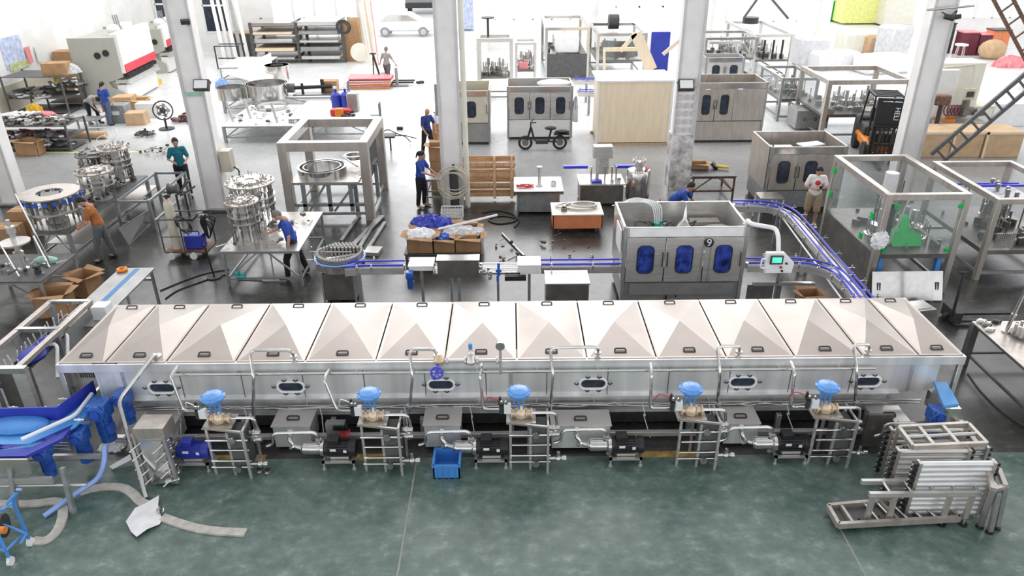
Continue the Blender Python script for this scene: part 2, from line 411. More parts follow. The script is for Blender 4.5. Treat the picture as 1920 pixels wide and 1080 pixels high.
for k in range(14):
    x0, x1 = bsx[k]+.012, bsx[k+1]-.012; y0, y1 = YF+.02, BK-.02; h = .115; m_ = MB(); r_ = .035
    cx, cy = (x0+x1)/2, (y0+y1)/2
    vs = [(x0,y0,ZT-.03),(x1,y0,ZT-.03),(x1,y1,ZT-.03),(x0,y1,ZT-.03),(x0,y0,ZT+.012),(x1,y0,ZT+.012),(x1,y1,ZT+.012),(x0,y1,ZT+.012),
          (x0+r_,y0+r_,ZT+.012),(x1-r_,y0+r_,ZT+.012),(x1-r_,y1-r_,ZT+.012),(x0+r_,y1-r_,ZT+.012),(cx,cy,ZT+.012+h)]
    m_._add(vs, [(0,1,5,4),(1,2,6,5),(2,3,7,6),(3,0,4,7),(4,5,9,8),(5,6,10,9),(6,7,11,10),(7,4,8,11),(8,9,12),(9,10,12),(10,11,12),(11,8,12),(3,2,1,0)])
    ld = obj('lid', m_, 'steel_lid', tun, smooth=False)
    for yy, sg in ((y0+.17,1),(y1-.16,-1)):
        hh = MB(); c = V(cx, yy, ZT+.012+h*.14)
        hh.tube([c+V(-.085,-.035,.0), c+V(-.085,.035,.03), c+V(.085,.035,.03), c+V(.085,-.035,0)], .013, 6, bend=.025, closed=False)
        hh.tube([c+V(-.085,-.035,0), c+V(.085,-.035,0)], .013, 6)
        hp = obj('handle', hh, 'dark', ld)
# oval sight windows with toggles
wins = [(305,726),(546,724),(827,720),(1112,718),(1392,715),(1625,714)]
def oval(c, a, r, n=10, Y=0):
    pts = []
    for s_ in (1,-1):
        for k in range(n+1):
            t = -math.pi/2+math.pi*k/n; pts.append(V(c.x+s_*(a+math.cos(t)*r), Y, c.z+s_*math.sin(t)*r))
    return pts
for px, py in wins:
    c = Q(px, py, YF); sw = MB()
    sw.tube(oval(c, .115, .095, Y=YF-.02), .022, 6, closed=True)
    so_ = obj('sight_window', sw, 'plastic_w', tun)
    obj('pane', MB().prism(oval(c,.115,.09,Y=YF-.01), (0,.008,0)), 'glass_d', so_)
    tg = MB()
    for dx, dz in ((-.26,0),(.26,0),(-.09,.12),(.09,.12),(-.09,-.13),(.09,-.13)):
        q = c+V(dx,-.03,dz); tg.tube([q+V(-.035,0,.012), q+V(0,-.02,0), q+V(.035,0,.012)], .012, 5)
    obj('toggle', tg, 'black', so_)
def pz(px,py,Y): return Q(px,py,Y)
# long manifold pipes
pr = MB(); yq = YF-.1
za = Q(960,697,yq).z; pr.cyl((Q(320,700,yq).x,yq,za),(Q(1640,693,yq).x,yq,za),.022)
yq0 = yq; yq = YF+.18; zb = Q(960,757,yq).z; pr.cyl((Q(250,760,yq).x,yq,zb),(Q(1725,752,yq).x,yq,zb),.018); pr.cyl((Q(250,760,yq).x,yq,zb-.05),(Q(1725,752,yq).x,yq,zb-.05),.015)
for k in range(12): X = -5.2+k*.93; pr.box(X-.012,X+.012,yq0,YF+.05,za-.012,za+.012); pr.box(X-.012,X+.012,yq,YF+.28,zb-.06,zb+.02)
obj('manifold_pipe', pr, 'steel_bright', tun)
obj('cable_tray', MB().box(XA+1.5, XB-1.3, YF+.2, YF+.27, zb-.13, zb-.1), 'steel', tun)
random.seed(3); cb = MB()
for k in range(26):
    X = -5.4+k*.43+random.uniform(-.15,.15); L = random.uniform(.3,.9)
    cb.tube([(X,yq-.03,zb-.02),(X+L*.3,yq-.05,zb+random.uniform(-.07,.03)),(X+L*.7,yq-.04,zb+random.uniform(-.06,.04)),(X+L,yq-.03,zb-.03)], .009, 5, bend=.1)
obj('cable_bundle', cb, 'white', tun)
cb = MB()
for k in range(9):
    X = -5.6+k*1.25+random.uniform(-.2,.2)
    cb.tube([(X,yq-.03,zb),(X+.05,yq-.12,zb-.2),(X+.02,yq-.05,.35),(X+.1,YR,.1)], .008, 5, bend=.15)
obj('hanging_cable', cb, 'plastic_w', tun)
# drop pipes of the six zones: riser over the lid edge, and loop in front of the panel
ris = [((475,792),(468,657),(548,657),(551,680)), ((768,772),(767,655),(818,655),(823,668)), ((1032,770),(1031,652),(1122,650),(1126,668)),
       ((1345,768),(1344,650),(1388,648),(1392,668)), ((1603,765),(1600,646),(1632,645),(1635,662))]
for a, b_, c, d in ris:
    ya = YF-.2; p0 = Q(a[0],a[1],ya); p1 = Q(b_[0]+6,698,ya); zt = ZT+.2
    p2 = P(b_[0],b_[1],zt); p3 = P(c[0],c[1],zt); p4 = V(p3.x, p3.y+.02, ZT-.01)
    pp = MB().tube([p0, V(p1.x,ya,ZT-.12), V(p2.x,p2.y,zt), p3, p4], .025, 8, bend=.09)
    o = obj('riser_pipe', pp, 'steel_bright', tun)
    obj('union', MB().cyl(p4+V(0,0,.06),p4+V(0,0,.1),.05).cyl(p4,p4+V(0,0,.03),.045).cyl(p0+V(0,0,.1),p0+V(0,0,.13),.047), 'steel', o)
loops = [((320,705),(345,771),(395,772)),((608,712),(632,770),(690,771)),((900,702),(906,768),(955,768)),((1222,700),(1219,766),(1275,766)),((1490,697),(1483,764),(1530,764))]
for a, b_, c in loops:
    ya = YF-.34; p0 = Q(a[0],a[1],ya); p1 = Q(b_[0],b_[1],ya-.08); p2 = Q(c[0],c[1],ya-.12)
    pp = MB().tube([V(p0.x+.02,yq0,p0.z+.02), p0, p1, p2], .024, 8, bend=.08)
    obj('loop_pipe', pp, 'steel_bright', tun)
    
# slanted drain pipe at the left: from lid edge down to the floor
dp = MB(); a = P(290,663,ZT+.1); q = Q(222,752,9.0); e_ = P(275,935,0)
dp.tube([V(a.x,a.y+.05,ZT-.02), a, q, V(e_.x,e_.y,.03)], .031, 8, bend=.1)
o = obj('drain_pipe', dp, 'steel_bright', tun)
obj('union', MB().cyl(V(a.x,a.y+.05,ZT),V(a.x,a.y+.05,ZT+.04),.07), 'steel', o)
# inlet mouth
mo = MB(); 
for k in range(12): mo.box(XA+.1+k*.035, XA+.115+k*.035, YF+.3, YF+.32, ZT-.45, ZT-.2)
obj('curtain', mo, 'dark_grey', tun)
# tank boxes below the panel
def tankbox(pxa, pxb, yt, yf, yb2, hz=1, group='tank'):
    "box under the tunnel: px range of the front top edge, y of its back edge, front edge and foot"
    f0 = P(pxa, yb2, 0.06); f1 = P(pxb, yb2, .06); Yf = (f0.y+f1.y)/2; zt = Q((pxa+pxb)/2, yf, Yf).z; Yb = P((pxa+pxb)/2, yt, zt).y
    m = MB().box(f0.x, f1.x, Yf, Yb, .06, zt-.02); o = obj('collection_tank', m, 'steel_panel', tun, bevel=.006)
    obj('tank_lid', MB().box(f0.x-.02, f1.x+.02, Yf-.02, Yb, zt-.02, zt), 'tank_lid', o)
    c = V((f0.x+f1.x)/2, (Yf*.65+Yb*.35), zt+.01)
    hh = MB().tube([c+V(-.09,-.03,0), c+V(-.09,.03,.03), c+V(.09,.03,.03), c+V(.09,-.03,0)], .014, 6, bend=.03); hh.tube([c+V(-.09,-.03,0), c+V(.09,-.03,0)], .014, 6)
    obj('handle', hh, 'dark', o)
    return o
for a in ((518,586,764,798,838),(798,864,763,796,838),(1034,1142,768,797,840),(1355,1418,762,793,832),(1636,1696,760,790,822),(262,330,770,803,838)): tankbox(*a)
# electrical boxes with red and white wires by the second tank
jb = MB().box(-.15,.15,-.06,.06,0,.3); c = Q(628,800,9.3)
j = obj('junction_box', jb.shift((c.x,9.35,.22)), 'steel_grey', tun)
wr = MB()
for k in range(9): wr.tube([(c.x+.05+k*.022,9.3,.42),(c.x+.06+k*.022,9.2,.35),(c.x+.04+k*.024,9.18,.12)], .007, 5)
obj('red_wires', wr, 'red', j)
b2 = MB()
for k in range(8): b2.box(c.x-.02+k*.03, c.x+k*.03, 9.25,9.3,.42,.5)
obj('terminal', b2, 'black', j)
# steam valve cluster over the third sight window
t_ = MB(); zv = ZT+.08; vx = P(823,665,zv).x; vy = YF-.12
t_.cyl((vx,vy,zv),(vx+.95,vy,zv),.028); 
for x in (0,.14,.42,.6,.9): t_.cyl((vx+x-.012,vy,zv),(vx+x+.012,vy,zv),.062,n=16)
t_.lathe((vx+.5,vy,zv),[(.0,-.08),(.07,-.05),(.085,0),(.06,.06),(.035,.1),(.06,.13),(.03,.17),(.03,.22),(0,.22)],16); t_.cyl((vx+.95,vy,zv-.25),(vx+.95,vy,zv+.2),.022)
sv = obj('steam_valve', t_, 'steel', tun)
obj('valve_body', MB().lathe((vx+.02,vy,zv),[(.0,-.08),(.08,-.05),(.09,.02),(.05,.08),(.03,.12),(0,.12)],16), 'brass', sv)
w_ = MB().torus((vx,vy-.24,zv-.06),.085,.016,22,6,axis=(0,1,-.5)); w_.cyl((vx,vy,zv),(vx,vy-.24,zv-.06),.016)
for k in range(3): a_ = k*math.pi/3; q = V(math.cos(a_)*.08,math.sin(a_)*.04,math.sin(a_)*.07); w_.cyl(V(vx,vy-.24,zv-.06)-q,V(vx,vy-.24,zv-.06)+q,.01,n=6)
obj('handwheel', w_, 'blue_rail', sv); obj('blue_cap', MB().cyl((vx+.5,vy,zv+.22),(vx+.5,vy,zv+.3),.03), 'blue_light', sv)
obj('pressure_gauge', MB().cyl((vx+.95,vy-.03,zv+.26),(vx+.95,vy+.02,zv+.26),.07,n=20), 'steel_bright', sv)
# =============== valve stations / plate heat exchangers in front ===============
def station(fx, fy, skew, label, gauge=0):
    "frame stands at floor point (fx,fy); x to the right"
    t = T('heat_exchanger_stand', label, 'heat exchanger', (fx, fy, 0), skew, 'heat exchanger stands along the tunnel')
    W, D, H = .56, .34, .86
    for (x, y, h) in ((-.28,0,H),(.02,-.02,.8),(.28,-.1,H),(.0,.34,H),(.3,.34,.75)):
        lg = MB(); lg.box(x-.018,x+.018,y-.018,y+.018,.05,h); lg.cyl((x,y,0),(x,y,.06),.022)
        obj('leg', lg, 'steel', t)
    fr = MB(); fr.box(-.34,.1,-.02,.34,H-.01,H+.01); fr.beam((-.28,-.1+.1,H),(.28,-.1,H),.03); fr.beam((.28,-.1,H),(.28,.34,H),.03)
    obj('top_plate', fr, 'steel_h', t)
    for z, xa in ((.18,-.3),(.30,-.28),(.5,-.26),(.68,-.3)):
        obj('crossbar', MB().cyl((xa,-.06,z),(.32,-.06,z),.014,n=8), 'steel_bright', t)
    px = MB()
    for k in range(20): px.box(.04, .27, .0+k*.013, .009+k*.013, .12, .78)
    px.box(.03,.28,-.03,-.005,.1,.8)
    obj('plate_pack', px, 'dark_grey', t)
    for z in (.16,.7): obj('nozzle', MB().cyl((.1,-.1,z),(.1,0,z),.035).cyl((.1,-.11,z),(.1,-.09,z),.055), 'steel_bright', t)
    v = MB(); v.lathe((-.12,.14,H), [(.05,0),(.085,.02),(.1,.07),(.085,.13),(.055,.17)], 18); v.cyl((-.26,.14,H+.08),(.04,.14,H+.08),.05)
    for x in (-.27,-.2,-.05,.03): v.cyl((x,.14,H+.08),(x+.018,.14,H+.08),.08)
    vb = obj('valve_body', v, 'brass', t)
    bo = MB()
    for k in range(6):
        a = k*math.pi/3; bo.cyl((-.285,.14+math.cos(a)*.065,H+.08+math.sin(a)*.065),(-.25,.14+math.cos(a)*.065,H+.08+math.sin(a)*.065),.008,n=6)
    obj('bolt', bo, 'steel_dark', vb)
    y = MB(); ax, ay = -.15, .16
    for s in (-1,1): y.boxc((ax+s*.07,ay,H+.27),(.02,.05,.2))
    y.cyl((ax,ay,H+.16),(ax,ay,H+.36),.018); y.cyl((ax,ay,H+.35),(ax,ay,H+.38),.09)
    obj('yoke', y, 'blue_act', t)
    h = MB(); h.lathe((ax,ay,H+.38), [(.06,0),(.15,.03),(.175,.06),(.175,.08),(.15,.09),(.13,.115),(.06,.13),(.0,.135)], 26)
    for k in range(8):
        a = k*math.pi/4; h.cyl((ax+math.cos(a)*.163,ay+math.sin(a)*.163,H+.435),(ax+math.cos(a)*.163,ay+math.sin(a)*.163,H+.475),.013,n=6)
    obj('diaphragm_actuator', h, 'blue_act', t)
    g = MB(); g.boxc((ax-.17,ay-.06,H+.2),(.1,.08,.15)); po = obj('positioner', g, 'plastic_w', t)
    obj('gauge', MB().cyl((ax-.19,ay-.12,H+.33),(ax-.19,ay-.09,H+.33),.03,n=14).cyl((ax-.26,ay-.08,H+.31),(ax-.26,ay-.05,H+.31),.025,n=14), 'steel_bright', po)
    fb = MB(); fb.boxc((ax-.24,ay-.02,H+.27),(.14,.05,.03)); fb.cyl((ax-.28,ay,H+.28),(ax-.28,ay,H+.36),.02); fb.cyl((ax-.26,ay-.04,H+.1),(ax-.26,ay-.04,H+.24),.035)
    obj('filter_regulator', fb, 'dark', po)
    obj('air_hose', MB().tube([(ax-.3,ay,H+.3),(ax-.45,ay+.05,H+.34),(ax-.5,ay+.15,H+.15)], .009, 5, bend=.1), 'red' if gauge else 'plastic_w', po)
    p = MB(); p.tube([(.04,.14,H+.08),(.4,.14,H+.08),(.44,.14,H-.25),(.2,.1,H-.25)], .024, 8, bend=.08); obj('outlet_pipe', p, 'steel_bright', t)
    q = MB(); q.cyl((.28,-.06,.24),(.5,-.06,.24),.028); q.sph((.44,-.06,.24),.055,n=10); q.cyl((.44,-.06,.18),(.44,-.06,.36),.025); q.cyl((.5,-.06,.24),(.56,-.06,.24),.045)
    obj('drain_valve', q, 'steel_bright', t)
    u = MB()
    for z in (H-.18,H-.3): u.cyl((.3,.12,z),(.46,.12,z),.04); u.cyl((.36,.12,z),(.38,.12,z),.06)
    obj('clamp_union', u, 'steel_bright', t)
    return t
sts = [(441,888,'leftmost heat exchanger stand with blue valve, beside the slanted drain pipe'),
       (722,882,'heat exchanger stand with blue valve beside the red wired junction box'),
       (992,878,'heat exchanger stand with blue valve at the middle joint of the tunnel'),
       (1302,872,'heat exchanger stand with blue valve and red air hose, fourth along the tunnel'),
       (1548,868,'heat exchanger stand with blue valve nearest the roller conveyor pile')]
for i, (px, py, lb) in enumerate(sts):
    p = P(px, py, 0); station(p.x, p.y, 0, lb, i >= 2)
# pumps
def pump(p, label, dark='black'):
    t = T('centrifugal_pump', label, 'pump', (p.x, p.y, 0), 0, 'pumps on the green floor before the tunnel')
    m = MB(); m.lathe((-.12,0,.3), [(.0,-.3),(.07,-.3),(.09,-.28),(.1,-.26),(.1,-.02),(.125,0),(.125,.05),(.09,.06)], 20, axis=(1,0,0)); obj('pump_head', m, 'steel_bright', t)
    m = MB(); m.cyl((-.06,0,.3),(.34,0,.3),.12,n=20)
    for k in range(18):
        a = 2*math.pi*k/18; m.beam((-.02,math.cos(a)*.125,.3+math.sin(a)*.125),(.3,math.cos(a)*.125,.3+math.sin(a)*.125),.008,.02)
    m.cyl((.34,0,.3),(.42,0,.3),.135,n=20)
    mo = obj('motor', m, dark, t)
    obj('terminal_box', MB().box(.0,.17,-.08,.08,.41,.5), dark, mo, bevel=.008)
    obj('name_plate', MB().box(.04,.13,-.131,-.125,.33,.37).box(.24,.29,-.131,-.125,.3,.35), 'plastic_w', mo)
    s = MB(); s.box(-.1,.4,-.16,-.12,.12,.15); s.box(-.1,.4,.12,.16,.12,.15); s.box(-.1,-.06,-.16,.16,.12,.15); s.box(.36,.4,-.16,.16,.12,.15); s.box(.02,.3,-.1,.1,.15,.2)
    sk = obj('skid', s, 'steel', t)
    for x in (-.08,.38):
        for y in (-.14,.14): obj('leg', MB().cyl((x,y,.02),(x,y,.12),.016).cyl((x,y,0),(x,y,.02),.035), 'steel', t)
    c = MB(); c.tube([(-.42,0,.3),(-.52,0,.32),(-.6,.02,.44),(-.6,.1,.5)], .036, 10, bend=.06)
    for k,(a,b2) in enumerate((((-.43,0,.3),(-.41,0,.3)),((-.6,.1,.5),(-.6,.13,.52)),((-.55,0,.33),(-.57,0,.35)))): c.cyl(a,b2,.065,n=14)
    obj('suction_bend', c, 'steel_bright', t)
    d = MB(); d.tube([(-.15,0,.4),(-.15,0,.56),(-.22,0,.6),(-.78,-.02,.6),(-.84,-.02,.55),(-.84,-.02,.4),(-.95,-.02,.36)], .024, 8, bend=.07); d.cyl((-.15,0,.44),(-.15,0,.46),.05)
    obj('discharge_pipe', d, 'steel_bright', t)
    return t
for px, py, lb in ((622,868,'black motor pump left of the blue crate'),
                   (903,866,'black motor pump with blue crate under its suction bend'),
                   (1152,862,'black motor pump standing before the widest tank box'),
                   (1457,858,'black motor pump beyond the fourth heat exchanger stand')):
    pump(P(px,py,0), lb)
p5 = pump(P(1742,850,0), 'pump beside the stacked roller conveyors')
p0 = pump(P(352,872,0), 'dark blue motor pump behind the slanted drain pipe', 'blue_deep')
# blue crate and fittings on the floor
c = P(838,896,0); cr = MB(); w_, d_, h_ = .2, .2, .26
cr.box(-w_,w_,-d_,d_,0,.015)
for a in ((-w_,-w_+.02,-d_,d_),(w_-.02,w_,-d_,d_),(-w_,w_,-d_,-d_+.02),(-w_,w_,d_-.02,d_)): cr.box(*a,0,h_)
cr.box(-w_-.015,w_+.015,-d_-.015,-d_,h_-.04,h_); cr.box(-w_-.015,w_+.015,d_,d_+.015,h_-.04,h_); cr.box(-w_-.015,-w_,-d_,d_,h_-.04,h_); cr.box(w_,w_+.015,-d_,d_,h_-.04,h_)
for k in range(4): cr.box(-w_+.05+k*.09,-w_+.06+k*.09,-d_-.012,-d_,0,h_-.04)
tag(obj('crate', cr, 'blue_light'), 'open blue plastic crate on the green floor under a pump', 'crate', loc=c+V(0,.18,0))
for k, (px, py) in enumerate(((489,884),(503,886))):
    c = P(px,py,0); f_ = MB().ring((0,0,.03),.035,.06,0,.03,16).ring((0,0,.0),.04,.05,0,.06,16).cyl((-.02,-.06,.04),(.03,-.07,.04),.012)
    tag(obj('pipe_clamp', f_, 'steel_bright'), ['steel pipe clamp lying on the floor, nearer the heat exchanger legs','steel pipe clamp on the green floor beside its twin, farther from the legs'][k], 'pipe fitting', loc=c)
# =============== generic builders ===============
def dist(p): return (p-V(0,0,CH)).dot(_f)
def wpx(n, p): return n*dist(p)/FPX
def table(label, x0, x1, y0, y1, h, top='steel_grey', leg='galv', cat='table', name='work_table', rail=.25, group=None, brace=True, t=.03, n=4, lw=.05):
    cx, cy = (x0+x1)/2, (y0+y1)/2; a, b = (x1-x0)/2, (y1-y0)/2
    r = T(name, label, cat, (cx,cy,0), 0, group)
    obj('table_top', MB().box(-a,a,-b,b,h-t,h), top, r, bevel=.004)
    xs = [-a+.05, a-.05] if n == 4 else [-a+.05, 0, a-.05]
    for x in xs:
        for y in (-b+.05, b-.05): obj('leg', MB().box(x-lw/2,x+lw/2,y-lw/2,y+lw/2,0,h-t), leg, r)
    f = MB()
    for y in (-b+.05,b-.05): f.box(-a+.05,a-.05,y-.02,y+.02,rail-.02,rail+.02); f.box(-a+.05,a-.05,y-.02,y+.02,h-t-.05,h-t)
    for x in (-a+.05,a-.05): f.box(x-.02,x+.02,-b+.05,b-.05,rail-.02,rail+.02); f.box(x-.02,x+.02,-b+.05,b-.05,h-t-.05,h-t)
    obj('rail', f, leg, r)
    if brace:
        f = MB(); f.beam((-a+.05,-b+.05,rail),(-a*.1,-b+.05,h-t-.04),.03); f.beam((a-.05,-b+.05,rail),(a*.2,-b+.05,h-t-.04),.03)
        obj('brace', f, leg, r)
    return r
def turret(label, px, pyb, zb, rpx, pyt, style=0, cat='machine part', name='filler_turret', n=14, mats=('steel','steel_warm','steel_bright','steel_dark')):
    c = P(px, pyb, zb); zt = Q(px, pyt, c.y).z; r = wpx(rpx, c); h = zt-zb
    t = T(name, label, cat, c)
    if style == 0:      # tall ring filler: open disc on top, many valves round it
        obj('top_ring', MB().ring((0,0,0), r*.45, r, h-.03, h, 40), mats[1], t)
        obj('lower_ring', MB().ring((0,0,0), r*.5, r*.9, h*.45, h*.45+.04, 40).ring((0,0,0),r*.3,r*.8,0.0,.03,32), mats[0], t)
        obj('hub', MB().lathe((0,0,0),[(r*.3,0),(r*.34,.05),(r*.2,h*.4),(r*.28,h*.5),(r*.3,h-.04),(r*.1,h-.04)],20), mats[3], t)
    else:
        obj('top_ring', MB().ring((0,0,0), 0.001, r, h-.05, h-.02, 40).ring((0,0,0),r*.2,r*.55,h-.02,h+.02,28), mats[1], t)
        obj('lower_ring', MB().ring((0,0,0), r*.5, r*.92, h*.5, h*.5+.03, 36).ring((0,0,0),r*.5,r*.95,h*.66,h*.66+.02,36), mats[0], t)
        obj('hub', MB().cyl((0,0,0),(0,0,h),r*.28,n=18).cyl((0,0,0),(0,0,.03),r*.6,n=24), mats[0], t)
    for k in range(n):
        a = 2*math.pi*k/n; x, y = math.cos(a)*r*.82, math.sin(a)*r*.82
        m = MB(); m.cyl((x,y,.02),(x,y,h-.02),.013,n=6); m.cyl((x,y,h*.5),(x,y,h*.78),.032,n=8); m.cyl((x,y,h*.2),(x,y,h*.36),.026,n=8); m.box(x-.03,x+.03,y-.03,y+.03,h*.42,h*.48)
        obj('valve_rod', m, mats[2] if k%3 else 'steel_dark', t)
    random.seed(int(px)); m = MB()
    for k in range(46):
        a = random.uniform(0,6.3); q = random.uniform(.3,.95)*r; z = h if style else h*random.uniform(.35,.5)
        x, y = math.cos(a)*q, math.sin(a)*q; s = random.uniform(.012,.03); m.boxc((x,y,z+s),(s*2,s,s*2.4),a)
        if k%2: m.cyl((x,y,z),(x,y,z+random.uniform(.04,.12)),s*.5,n=6)
    obj('fittings', m, 'steel_dark' if int(px)%2 else 'steel_bright', t)
    return t
def ringpan(label, px, py, z, rpx, h, inner=.86, name='steel_ring', cat='metal ring', mat='steel_bright'):
    c = P(px, py, z); r = wpx(rpx, c)
    m = MB().ring((0,0,0), r*inner, r, 0, h, 44); m.ring((0,0,0), r*inner*.98, r*1.04, h-.02, h, 44)
    return tag(obj(name, m, mat), label, cat, loc=c)
def crumple(m, w, d, hz, seed, z0=0.0, n=13, rough=.35):
    "crumpled cloth or paper heap: jagged closed mound"
    random.seed(seed); vs = []; fs = []
    for i in range(n+1):
        for j in range(n+1):
            u, v = 2*i/n-1, 2*j/n-1; q = max(0, 1-(u*u+v*v)*.75); e_ = i in (0,n) or j in (0,n)
            k = 1 if not e_ else 1+random.uniform(-.25,.05)
            vs.append((u*w*k*math.sqrt(1-v*v*.45)+random.uniform(-1,1)*w*.06, v*d*k*math.sqrt(1-u*u*.45)+random.uniform(-1,1)*d*.06, z0+(0 if e_ else hz*(q*(1-rough)+random.random()*rough))))
    for i in range(n):
        for j in range(n): a = i*(n+1)+j; fs.append((a,a+n+1,a+n+2,a+1))
    m._add(vs, fs); r = [i*(n+1) for i in range(n+1)]+[n*(n+1)+j for j in range(1,n+1)]+[i*(n+1)+n for i in range(n-1,-1,-1)]+[j for j in range(n-1,0,-1)]
    s0 = len(m.v)-len(vs); m.f.append([s0+k for k in r][::-1]); m.mi.append(m.cur); return m
def carton(label, c, d, rz=0, flaps=True, mat='cardboard', name='cardboard_box', fill=None):
    a, b, h = d[0]/2, d[1]/2, d[2]
    t = T(name, label, 'box', c, rz)
    m = MB(); w = .012
    m.box(-a,a,-b,b,0,w)
    if flaps:
        for q in ((-a,-a+w,-b,b),(a-w,a,-b,b),(-a,a,-b,-b+w),(-a,a,b-w,b)): m.box(*q,0,h)
        obj('body', m, mat, t)
        for (p, q, o) in (((-a,-b),(a,-b),(0,-.8)),((-a,b),(a,b),(0,.8)),((-a,-b),(-a,b),(-.7,0)),((a,-b),(a,b),(.75,0))):
            L = b*.8; f = MB()
            f.prism([(p[0],p[1],h),(q[0],q[1],h),(q[0]+o[0]*L,q[1]+o[1]*L,h-L*.1),(p[0]+o[0]*L,p[1]+o[1]*L,h+L*.25)], (0,0,.008)); obj('flap', f, mat, t)
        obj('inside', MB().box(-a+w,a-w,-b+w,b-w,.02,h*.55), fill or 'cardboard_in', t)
    else:
        m.box(-a,a,-b,b,0,h); obj('body', m, mat, t, bevel=.006)
        obj('tape', MB().box(-a-.001,a+.001,-.03,.03,h*.7,h+.002), 'cardboard_l', t)
    return t
def cabinet(label, x0, x1, y0, y1, H, doors=3, base=.55, basemat='white', bodymat='steel_warm', top=.42, wn=None, pane='glass_d', blank=0, foot='dark', strip='steel_bright', group=None, side_doors=0):
    "filling monobloc: base cabinet, door section with rounded windows, open top full of gear"
    W, D = x1-x0, y1-y0; a, b = W/2, D/2
    t = T('filling_machine', label, 'machine', ((x0+x1)/2,(y0+y1)/2,0), 0, group)
    m = MB().box(-a+.03,a-.03,-b+.03,b-.03,.1,base); obj('base', m, basemat, t, bevel=.008)
    obj('plinth', MB().box(-a+.08,a-.08,-b+.08,b-.08,0,.1), foot, t)
    m = MB(); zt = H; zo = H-top
    m.box(-a,-a+.05,-b,b,base,zt); m.box(a-.05,a,-b,b,base,zt); m.box(-a+.05,a-.05,b-.05,b,base,zt); m.box(-a+.05,a-.05,-b,-b+.04,zt-.22,zt)
    m.box(-a+.05,a-.05,-b+.04,b-.05,zo-.42,zo-.4); obj('body', m, bodymat, t, bevel=.006)
    obj('top_band', MB().box(-a+.12,a-.12,-b-.012,-b,zt-.2,zt-.02), strip, t)
    pm = MB()
    for x in (-a,a-.07): pm.box(x,x+.07,-b-.01,-b+.06,.05,zt)
    obj('corner_post', pm, 'steel_grey', t)
    dw = (W-.14-blank)/doors; h0, h1 = base+.03, zt-.23
    for k in range(doors):
        xa = -a+.07+dw*k; xb = xa+dw
        d = obj('door', MB().box(xa+.01,xb-.01,-b-.02,-b+.01,h0,h1), bodymat, t, bevel=.004)
        ww = min(dw*.42,.34); wh = (h1-h0)*.62; cx = (xa+xb)/2; cz = (h0+h1)/2+.02; rr = ww*.32; pts = []
        for (sx,sz,a0) in ((1,1,0),(-1,1,90),(-1,-1,180),(1,-1,270)):
            for q in range(5):
                an = R_(a0+22.5*q); pts.append((cx+sx*(ww/2-rr)+math.cos(an)*rr, -b-.03, cz+sz*(wh/2-rr)+math.sin(an)*rr))
        obj('window', MB().prism(pts,(0,.012,0)), pane, d)
        obj('gasket', MB().tube(pts,.012,5,closed=True), 'black', d)
        hx = xb-.05 if k%2 == 0 else xa+.05
        obj('handle', MB().tube([(hx,-b-.02,cz-.16),(hx,-b-.06,cz-.14),(hx,-b-.06,cz+.14),(hx,-b-.02,cz+.16)],.011,6,bend=.02), 'black', d)
    if blank: obj('side_panel', MB().box(a-.07-blank,a-.07,-b-.018,-b,h0,h1), bodymat, t, bevel=.004)
    # gear in the open top
    random.seed(int(x0*10)+3); g = MB()
    z = zo-.4; rr = min(b*.55, a*.4)
    for cx in (-a*.5, a*.42):
        g.lathe((cx,0,z),[(rr,0),(rr,.16),(rr*.8,.2),(rr*.8,.28),(rr*.35,.3),(rr*.3,.42),(.0,.44)],24)
        for k in range(14):
            an = k*2*math.pi/14; g.cyl((cx+math.cos(an)*rr*.9,math.sin(an)*rr*.9,z+.1),(cx+math.cos(an)*rr*.9,math.sin(an)*rr*.9,z+.36),.02,n=6)
    obj('carousel', g, 'steel_bright', t)
    g = MB()
    for k in range(26): x = random.uniform(-a+.15,a-.15); y = random.uniform(-b+.15,b-.15); s = random.uniform(.03,.09); g.boxc((x,y,z+s),(s*2,s*1.5,s*2),random.uniform(0,3))
    for k in range(5): g.tube([(random.uniform(-a+.2,a-.2),random.uniform(-b+.2,b-.2),z+.1),(random.uniform(-a+.2,a-.2),0,zt-.1),(random.uniform(-a+.2,a-.2),random.uniform(-b+.2,b-.2),z+.1)],.02,6,bend=.2)
    obj('drive_parts', g, 'dark_grey', t)
    return t
